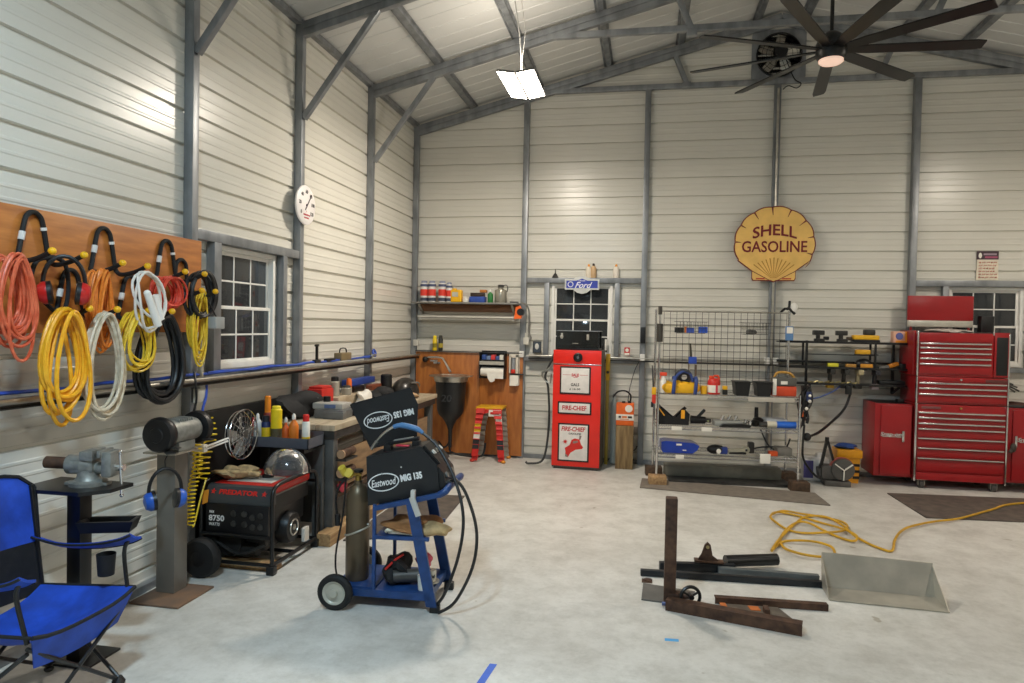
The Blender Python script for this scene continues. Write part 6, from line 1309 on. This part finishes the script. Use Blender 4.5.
mb = MB(); mb.box(6.755, 6.90, FY_-.016, FY_, 1.25, 1.73, .004); sc_ = part('side_door', mb, RED, uc); mb = MB(); mb.box(6.775, 6.885, FY_-.02, FY_-.014, 1.27, 1.68, .002); part('dark_panel', mb, BLACK, sc_, 'black inset panel')
mb = MB(); mb.box(X0-.008, X0+.008, FY_-.018, FY_+.01, 1.245, 1.74, .003); part('corner_trim', mb, CHROME, uc); mb = MB(); mb.box(X1-.008, X1+.008, FY_-.018, FY_+.01, 1.245, 1.72, .003); part('corner_trim', mb, CHROME, uc)
mb = MB(); mb.box(X0-.03, X0-.0, FY_+.04, RY_-.02, 1.25, 1.74, .006); part('side_panel', mb, RED, uc)
mb = MB(); mb.box(6.01, 6.69, -.20, -.165, 1.86, 2.14, .006); mb.bar((6.05, -.18, 1.72), (6.05, -.18, 1.87), .02, .02); mb.bar((6.65, -.18, 1.72), (6.65, -.18, 1.87), .02, .02); ldd = part('lid', mb, RED, uc); mb = MB(); mb.box(6.015, 6.685, -.205, -.16, 1.785, 1.858, .004); mb.cyl((6.30, -.21, 1.80), (6.30, -.205, 1.80), .012); part('lid_edge', mb, flat('c9c4b8', .3, .4), ldd, 'pale metal lid edge')
mb = MB(); mb.blob((6.33, -.36, 1.735), (.20, .12, .03), 5, .2); mb.blob((6.52, -.34, 1.73), (.12, .09, .025), 8, .2); single('grey_cloth', mb, flat('b5aca4'), 'crumpled pale cloth in the open top of the tool chest', 'cloth')
mb = MB(); mb.box(6.73, 6.86, -.30, -.20, 1.735, 1.915, .008); single('black_speaker', mb, BLACK, 'small black box standing on the tool chest before the window', 'speaker')
# side cabinets
def side_cabinet(label, x0, x1, handle_x, badge):
    c = thing('side_cabinet', label, 'cabinet', ((x0+x1)/2, -.3, .11), world=True, group='red side cabinets on the tool chest')
    mb = MB(); mb.box(x0, x1, -.51, RY_, .11, .92, .005); mb.bar((x0+.02, RY_-.0, .15), (x0+.02, -.04, .15), .02, .02); part('cabinet_body', mb, RED, c)
    mb = MB(); mb.box(x0+.06, x1-.012, -.528, -.511, .135, .90, .006); d = part('door', mb, RED, c)
    mb = MB(); mb.box(handle_x-.012, handle_x+.012, -.553, -.528, .50, .625, .005); part('handle', mb, CHROME, d, 'chrome pull handle')
    mb = MB(); text(mb, 'Snap-on', frame((badge, -.5285, .577), (1,0,0), (0,0,1)), w=.22, h=.055, t=.006, bold=.03, shear=.25); mb.box(badge-.09, badge+.11, -.533, -.5285, .552, .558); part('badge', mb, CHROME, d, 'chrome script badge')
    mb = MB(); mb.box(x0+.02, x1-.02, -.49, RY_-.02, .921, .926, .001); part('top_mat', mb, BLACK, c)
    return c
side_cabinet('red side cabinet with a chrome badge hung on the tool chest beside the yellow bucket', 5.60, 5.985, 5.885, 5.765)
side_cabinet('red side cabinet hung on the tool chest end under the right window', 6.915, 7.45, 7.0, 7.13)
mb = MB(); mb.ball((6.965, -.57, .50), .03, .03, .05); mb.tube([(6.98, -.565, .53), (6.93, -.58, .45)], .018, 8); single('key_fob', mb, flat('3a332c'), 'dark key bunch hanging on the handle of the end cabinet', 'keys')
mb = MB(); mb.blob((7.08, -.36, .95), (.10, .08, .03), 4, .2); single('brown_gloves', mb, flat('4a3028', .8), 'dark brown gloves lying on the end cabinet', 'gloves')
mb = MB(); mb.box(6.95, 7.12, -.48, -.42, .927, .945, .004); single('flat_file', mb, DKSTEEL, 'flat dark file lying at the front of the end cabinet', 'file')
mb = MB(); mb.box(5.86, 5.93, -.42, -.34, .927, .965, .006); single('small_tin', mb, BLACK, 'small black tin on the side cabinet against the chest', 'tin')
for k, (dx, dz, c) in enumerate(((.05, -.03, '3a3a38'), (.09, -.06, '55524c'), (.11, -.10, '2f2e2c'), (.07, -.11, '44423e'))):
    mb = MB(); mb.bar((6.915, -.42, 1.205-.012*k), (6.915+dx+.04, -.44, 1.20+dz), .012, .018, bev=.003); single('screwdriver', mb, flat(c, .4, .2), ['uppermost dark screwdriver splayed from the middle chest end', 'second splayed screwdriver at the middle chest end', 'third splayed screwdriver at the middle chest end', 'lowest splayed screwdriver at the middle chest end'][k], 'screwdriver', 'tools splayed at the chest end')

# ================================================================ signs on the back wall
sl = thing('scallop_sign', 'large yellow scallop shaped gasoline sign on the wall above the rack', 'sign', (4.545, -.13, 2.72), world=True)
M = BACK(4.545, -.118, 2.735)
def scallop(k=1.0):
    pts = []
    for i in range(9):
        a0 = math.radians(205-250*i/9); a1 = math.radians(205-250*(i+1)/9)
        for j in range(6):
            t = j/6; a = a0+(a1-a0)*t; r = .455+.012*math.sin(PI*t); pts.append((r*math.cos(a)*k, (r*.97*math.sin(a)+.01)*k))
    pts += [(.415*k, -.195*k), (.25*k, -.32*k), (.25*k, -.325*k), (.25*k, -.41*k), (.235*k, -.435*k), (.03*k, -.435*k), (0, -.452*k), (-.03*k, -.435*k), (-.235*k, -.435*k), (-.25*k, -.41*k), (-.25*k, -.325*k), (-.25*k, -.32*k), (-.415*k, -.195*k)]
    return pts
SHY = mat('sign_yellow', 'e6bb68', .45, vary=.08, scale=6); SHR = flat('6e1520')
mb = MB(); mb.prism(scallop(1.0), 0, .022, M); part('sign_border', mb, SHR, sl, 'dark maroon border')
mb = MB(); mb.prism(scallop(.972), .022, .025, M); part('sign_face', mb, SHY, sl, 'yellow face')
mb = MB(); text(mb, 'SHELL', M @ Matrix.Translation((0, .175, .025)), w=.50, h=.135, t=.003, bold=.02, arc=.045); text(mb, 'GASOLINE', M @ Matrix.Translation((0, -.025, .025)), w=.74, h=.135, t=.003, bold=.015); part('lettering', mb, flat('741620'), sl, 'maroon lettering')
mb = MB()
for i in range(1, 9):
    a = math.radians(205-250*i/9); p = V((.442*math.cos(a), .429*math.sin(a)+.01, 0)); q = p*.80 if 2 < i < 7 else p*.86
    d = (q-p).normalized(); n = V((-d.y, d.x, 0)); mb.prism([tuple((p+n*.009)[:2]), tuple((q+n*.002)[:2]), tuple((q-n*.002)[:2]), tuple((p-n*.009)[:2])], .025, .027, M)
for s in (-1, 1):
    p, q = V((s*.25, -.315, 0)), V((s*.02, -.44, 0)); d = (q-p).normalized(); n = V((-d.y, d.x, 0))*.004; mb.prism([tuple((p+n)[:2]), tuple((q+n)[:2]), tuple((q-n)[:2]), tuple((p-n)[:2])], .025, .027, M)
part('scallop_lines', mb, SHR, sl, 'maroon scallop lines')
mb = MB()
for i in range(11):
    x = (i-5)*.046; p, q = V((x, -.155-.0095*abs(i-5)**1.35, 0)), V((x*.12, -.40, 0)); d = (q-p).normalized(); n = V((-d.y, d.x, 0)); mb.prism([tuple((p+n*.006)[:2]), tuple((q+n*.0015)[:2]), tuple((q-n*.0015)[:2]), tuple((p-n*.006)[:2])], .025, .0265, M)
part('fan_lines', mb, flat('b07c2c'), sl, 'brown fan lines')
mb = MB(); mb.box(-.20, -.10, -.415, -.400, .025, .0265, 0, M); mb.box(.10, .20, -.415, -.400, .025, .0265, 0, M); part('red_marks', mb, flat('b8382a'), sl, 'red base marks')
po = thing('poster', 'small notice with dark heading and red handwriting above the tool chest window', 'poster', (6.89, -.03, 2.335), world=True)
M = BACK(6.893, -.012, 2.335)
mb = MB(); mb.prism([(-.115, 0), (.115, 0), (.11, .235), (-.108, .235)], 0, .006, M); part('sheet', mb, flat('ded4c0'), po, 'cream sheet'); mb = MB(); mb.prism([(-.112, .235), (.112, .235), (.112, .33), (-.112, .33)], 0, .009, M); hd = part('heading', mb, flat('3c2430'), po, 'dark heading'); mb = MB(); mb.ball(M @ V((-.08, .28, .012)), .018, .004, .032); part('white_figure', mb, PAPER, hd, 'white figure'); mb = MB(); mb.box(-.045, .09, .285, .305, .009, .011, 0, M); part('heading_line', mb, flat('a08a98'), hd); mb = MB(); mb.box(-.03, .1, .25, .272, .009, .011, 0, M); part('heading_line', mb, flat('a04868'), hd)
mb = MB(); q = random.Random(3)
for k in range(6):
    x = -.09
    while x < .08:
        w_ = q.uniform(.015, .04); y = .20-k*.034; mb.tube([M @ V((x+w_*j/5, y+(.008 if j % 2 else -.006)+q.uniform(-.003, .003), .008)) for j in range(6)], .0028, 5); x += w_+.012
part('handwriting', mb, flat('b8442c'), po, 'red handwriting')

# ================================================================ floor: mats, scoop, frame parts, cord
mb = MB(); mb.prism([(3.04, -1.38), (4.88, -1.65), (4.85, -1.14), (3.06, -.92)], 0, .012, Matrix()); single('rubber_mat', mb, MATM, 'long grey rubber mat on the floor in front of the wire rack', 'mat')
mb = MB(); mb.prism([(5.62, -.93), (5.65, -1.89), (7.9, -1.70), (7.9, -.72)], 0, .012, Matrix()); single('rubber_mat', mb, MATD, 'dark rubber mat on the floor in front of the red tool chest', 'mat')
for nm, pts, c in (('a', [(2.318, -5.72), (2.355, -5.72), (2.375, -5.515), (2.338, -5.515)], '2f62c8'), ('b', [(3.21, -5.045), (3.285, -5.04), (3.285, -5.01), (3.21, -5.015)], '4aa0d8')):
    mb = MB(); mb.prism(pts, 0, .0015, Matrix()); single('tape_strip', mb, flat(c), 'blue tape strip on the concrete at the room front' if nm == 'a' else 'short light blue tape piece on the concrete before the rusty iron', 'tape')
sc = thing('loader_scoop', 'open sheet steel scoop with angled sides lying on the concrete', 'scoop', (4.605, -4.06, 0))
SCM = mat('scoop_steel', 'aaa498', .36, .5, vary=.14, scale=5, h2='c2bbad', detail=8)
mb = MB(); mb.prism([(-.355, -.165), (.325, -.20), (.33, .04), (-.345, .065)], .003, .010, Matrix()); part('bottom_plate', mb, SCM, sc)
def plate(mb, P, t=.005):
    P = [V(p) for p in P]; n = (P[1]-P[0]).cross(P[2]-P[0]).normalized()*t; k = len(P)
    return mb.add(P+[p+n for p in P], [tuple(range(k))[::-1], tuple(range(k, 2*k))]+[(i, (i+1) % k, k+(i+1) % k, k+i) for i in range(k)])
mb = MB(); plate(mb, [(-.345, .065, .008), (.33, .04, .008), (.335, .11, .205), (-.335, .135, .215)]); mb.tube([(-.335, .135, .215), (.335, .11, .205)], .006, 6); part('back_plate', mb, SCM, sc)
mb = MB(); plate(mb, [(.33, .04, .008), (.325, -.20, .008), (.335, .11, .205)]); part('side_plate', mb, SCM, sc)
mb = MB(); plate(mb, [(-.345, .065, .008), (-.355, -.165, .008), (-.335, .135, .215)]); part('side_plate', mb, SCM, sc)
def tubebar(name, label, cat, p, q, w, h, m, group=None):
    mb = MB(); mb.bar(p, q, w, h, bev=.005); return single(name, mb, m, label, cat, group)
BLKIRON = mat('black_iron', '2c2f33', .38, .5, vary=.2, scale=8)
tubebar('steel_tube', 'long dark square steel tube lying from the upright post to the scoop', 'tube', (3.07, -4.05, .022), (4.26, -3.985, .022), .042, .042, BLKIRON)
tubebar('steel_tube', 'shorter dark steel tube lying behind the long one with the bracket', 'tube', (3.20, -3.92, .032), (3.72, -3.83, .032), .05, .06, BLKIRON)
tubebar('steel_tube', 'grey flat steel bar lying beside the long tube at the scoop', 'bar', (3.60, -3.90, .03), (4.26, -3.90, .03), .045, .05, mat('grey_bar', '7a7f80', .4, .6, vary=.15))
mb = MB(); mb.tube([(3.66, -3.79, .062), (4.03, -3.66, .062)], .042, 12); single('black_roller', mb, BLKPAINT, 'thick black padded bar lying behind the grey flat bar', 'bar')
bkt = thing('mounting_bracket', 'dark triangular bracket with a bolt hole standing on the tubes', 'bracket', (3.53, -3.86, .075))
mb = MB(); mb.prism([(-.07, 0), (.09, 0), (.035, .04), (.02, .115), (.0, .135), (-.02, .115), (-.04, .05)], -.008, .008, frame((0, 0, 0), (1, .06, 0), (0,0,1))); mb.box(-.09, .11, -.035, .035, -.004, .008, .002); part('bracket_plate', mb, RUST, bkt); mb = MB(); mb.cyl((0, -.012, .10), (0, .012, .10), .012); part('bolt', mb, flat('b8a878', .3, .8), bkt)
up = thing('steel_post', 'rusty brown square steel post standing upright on a flat plate', 'post', (3.25, -4.52, .01))
mb = MB(); mb.box(-.036, .036, -.036, .036, .0, .655, .008); part('post', mb, RUST, up)
mb = MB(); mb.tube([(-.045, -.05, .008), (.0, -.055, .012), (.04, -.045, .01)], .012, 7); part('weld_bead', mb, flat('4a5a86', .4, .5), up, 'bluish weld bead')
mb = MB(); mb.prism([(3.08, -4.50), (3.36, -4.53), (3.42, -4.29), (3.09, -4.22)], 0, .010, Matrix()); single('steel_plate', mb, mat('plate_grey', '6d6c69', .45, .5, vary=.15), 'flat grey steel plate under the foot of the rusty post', 'plate')
hw_ = thing('hand_wheel', 'small black three-spoke hand wheel at the foot of the rusty post', 'wheel', (3.375, -4.55, .07))
mb = MB(); mb.torus((0, 0, .0), (.25, -1, .1), .058, .0105, 28, 8); part('rim', mb, BLKPAINT, hw_)
mb = MB(); u = V((.97, .25, 0)); w_ = V((0, .1, .99))
for k in range(3): a = 2*PI*k/3+.5; mb.tube([(0,0,0), (u*math.cos(a)+w_*math.sin(a))*.055], .007, 7)
mb.cyl((.006, -.02, 0), (-.006, .03, 0), .016); part('spokes', mb, BLKPAINT, hw_)
mb = MB(); mb.cyl((0, .0, 0), (-.11, .03, -.02), .014, n=12); mb.box(-.13, -.06, -.01, .06, -.055, .01, .006); part('axle_block', mb, RUST, hw_)
def angle(name, label, p, q, leg_, m, flip=1):
    p, q = V(p), V(q); d = q-p; L = d.length; n = V((0,0,1)); r = V((d.y, -d.x, 0)).normalized()*flip
    M = Matrix(((d.x/L, r.x, 0, p.x), (d.y/L, r.y, 0, p.y), (d.z/L, r.z, 1, p.z), (0,0,0,1)))
    mb = MB(); mb.box(0, L, 0, .006, 0, leg_, 0, M); mb.box(0, L, -leg_, 0, leg_-.006, leg_, 0, M); return single(name, mb, m, label, 'angle iron')
angle('angle_iron', 'long rusty angle iron lying in front of the upright post', (3.225, -4.62, 0), (3.965, -4.81, 0), .065, RUST)
angle('angle_iron', 'shorter rusty angle iron lying behind the long one towards the scoop', (3.53, -4.44, 0), (4.20, -4.40, 0), .04, RUST)
mb = MB(); mb.prism([(3.57, -4.46), (3.90, -4.44), (3.99, -4.70), (3.62, -4.58)], .0, .012, Matrix()); b = single('steel_plate', mb, mat('plate_scale', '7d7468', .5, .4, h2='5d554c', scale=9), 'grey scaled steel plate lying between the two angle irons', 'plate'); mb = MB(); mb.prism([(3.72, -4.47), (3.78, -4.465), (3.79, -4.53), (3.73, -4.53)], .012, .016, Matrix()); mb.prism([(3.555, -4.46), (3.59, -4.455), (3.60, -4.56), (3.56, -4.55)], .012, .016, Matrix()); part('rust_patch', mb, flat('b8642a', .8), b, 'orange rust patch'); mb = MB(); mb.box(3.80, 3.83, -4.60, -4.52, .012, .05, .003, Matrix()); part('weld_tab', mb, RUST, b)
mb = MB(); mb.lathe([(.008, 0), (.03, 0), (.03, .012), (.008, .012)], (3.12, -4.15, 0), n=6); mb.box(3.08, 3.15, -4.19, -4.12, 0, .005, .001); single('rusty_nut', mb, RUST, 'rusty nut plate lying alone on the concrete before the steel tube', 'nut')
mb = MB(); mb.box(3.27, 3.30, -4.04+.09, -3.99+.03, 0, .004, .001); single('metal_shim', mb, GREYP, 'tiny grey shim on the concrete between post and tube', 'shim')
CP = [(4.24, -2.21), (4.36, -2.09), (4.52, -2.14), (4.68, -2.16), (4.82, -2.27), (4.82, -2.47), (4.72, -2.66), (4.59, -2.71), (4.41, -2.74), (4.29, -2.67), (4.22, -2.46), (4.21, -2.32), (4.30, -2.12), (4.46, -2.16), (4.63, -2.38), (4.75, -2.56), (4.81, -2.76), (4.76, -2.89), (4.69, -2.82), (4.60, -2.66), (4.52, -2.48), (4.44, -2.44), (4.33, -2.57), (4.19, -2.92), (4.16, -3.21), (4.22, -3.35), (4.32, -3.40), (4.43, -3.36), (4.52, -3.25), (4.53, -3.10), (4.43, -3.03), (4.29, -3.02), (4.18, -3.05), (4.10, -3.20), (4.05, -3.33), (4.13, -3.11), (4.23, -2.85), (4.38, -2.49), (4.54, -2.19), (4.71, -2.19), (4.78, -2.48), (4.80, -2.73), (4.86, -2.91), (4.92, -3.03), (4.96, -3.08), (5.01, -3.01), (5.11, -2.74), (5.24, -2.49), (5.39, -2.30), (5.64, -2.09), (5.92, -1.91), (6.36, -1.49), (6.84, -1.08), (8.30, -0.50)]
mb = MB(); mb.tube([(x, y, .013+.009*(math.sin(i*1.3)+1)*(1 if i < 42 else 0)+(.010 if i > 46 else 0)) for i, (x, y) in enumerate(CP)], .010, 8, sm=5)
single('air_hose', mb, mat('floor_hose_yellow', 'c99a1e', .45, vary=.15, scale=12), 'yellow hose lying loosely coiled on the concrete and running off past the tool chest', 'hose')

# ================================================================ camera, world, view
cam = bpy.data.cameras.new('camera'); co = bpy.data.objects.new('camera', cam); C.objects.link(co)
cam.sensor_fit = 'HORIZONTAL'; cam.sensor_width = 36; cam.lens = 696.16/1024*36; cam.clip_start = .05
yaw, pit, rol = math.radians(10.925), math.radians(-1.2532), math.radians(1.107)
fw = V((-math.sin(yaw)*math.cos(pit), math.cos(yaw)*math.cos(pit), math.sin(pit)))
r0 = V((math.cos(yaw), math.sin(yaw), 0)); u0 = r0.cross(fw)
r = r0*math.cos(rol)+u0*math.sin(rol); u = -r0*math.sin(rol)+u0*math.cos(rol)
co.matrix_world = Matrix(((r.x, u.x, -fw.x, 3.0737), (r.y, u.y, -fw.y, -8.9052), (r.z, u.z, -fw.z, 1.7), (0,0,0,1)))
S.camera = co
w = bpy.data.worlds.new('night'); S.world = w; w.use_nodes = True
w.node_tree.nodes['Background'].inputs['Color'].default_value = (.02, .025, .035, 1)
w.node_tree.nodes['Background'].inputs['Strength'].default_value = .6
S.view_settings.view_transform = 'Standard'; S.view_settings.look = 'None'; S.view_settings.gamma = 1; S.view_settings.use_curve_mapping = False
S.view_settings.exposure = 0
S.cycles.max_bounces = 8; S.cycles.diffuse_bounces = 6; S.cycles.sample_clamp_indirect = 6
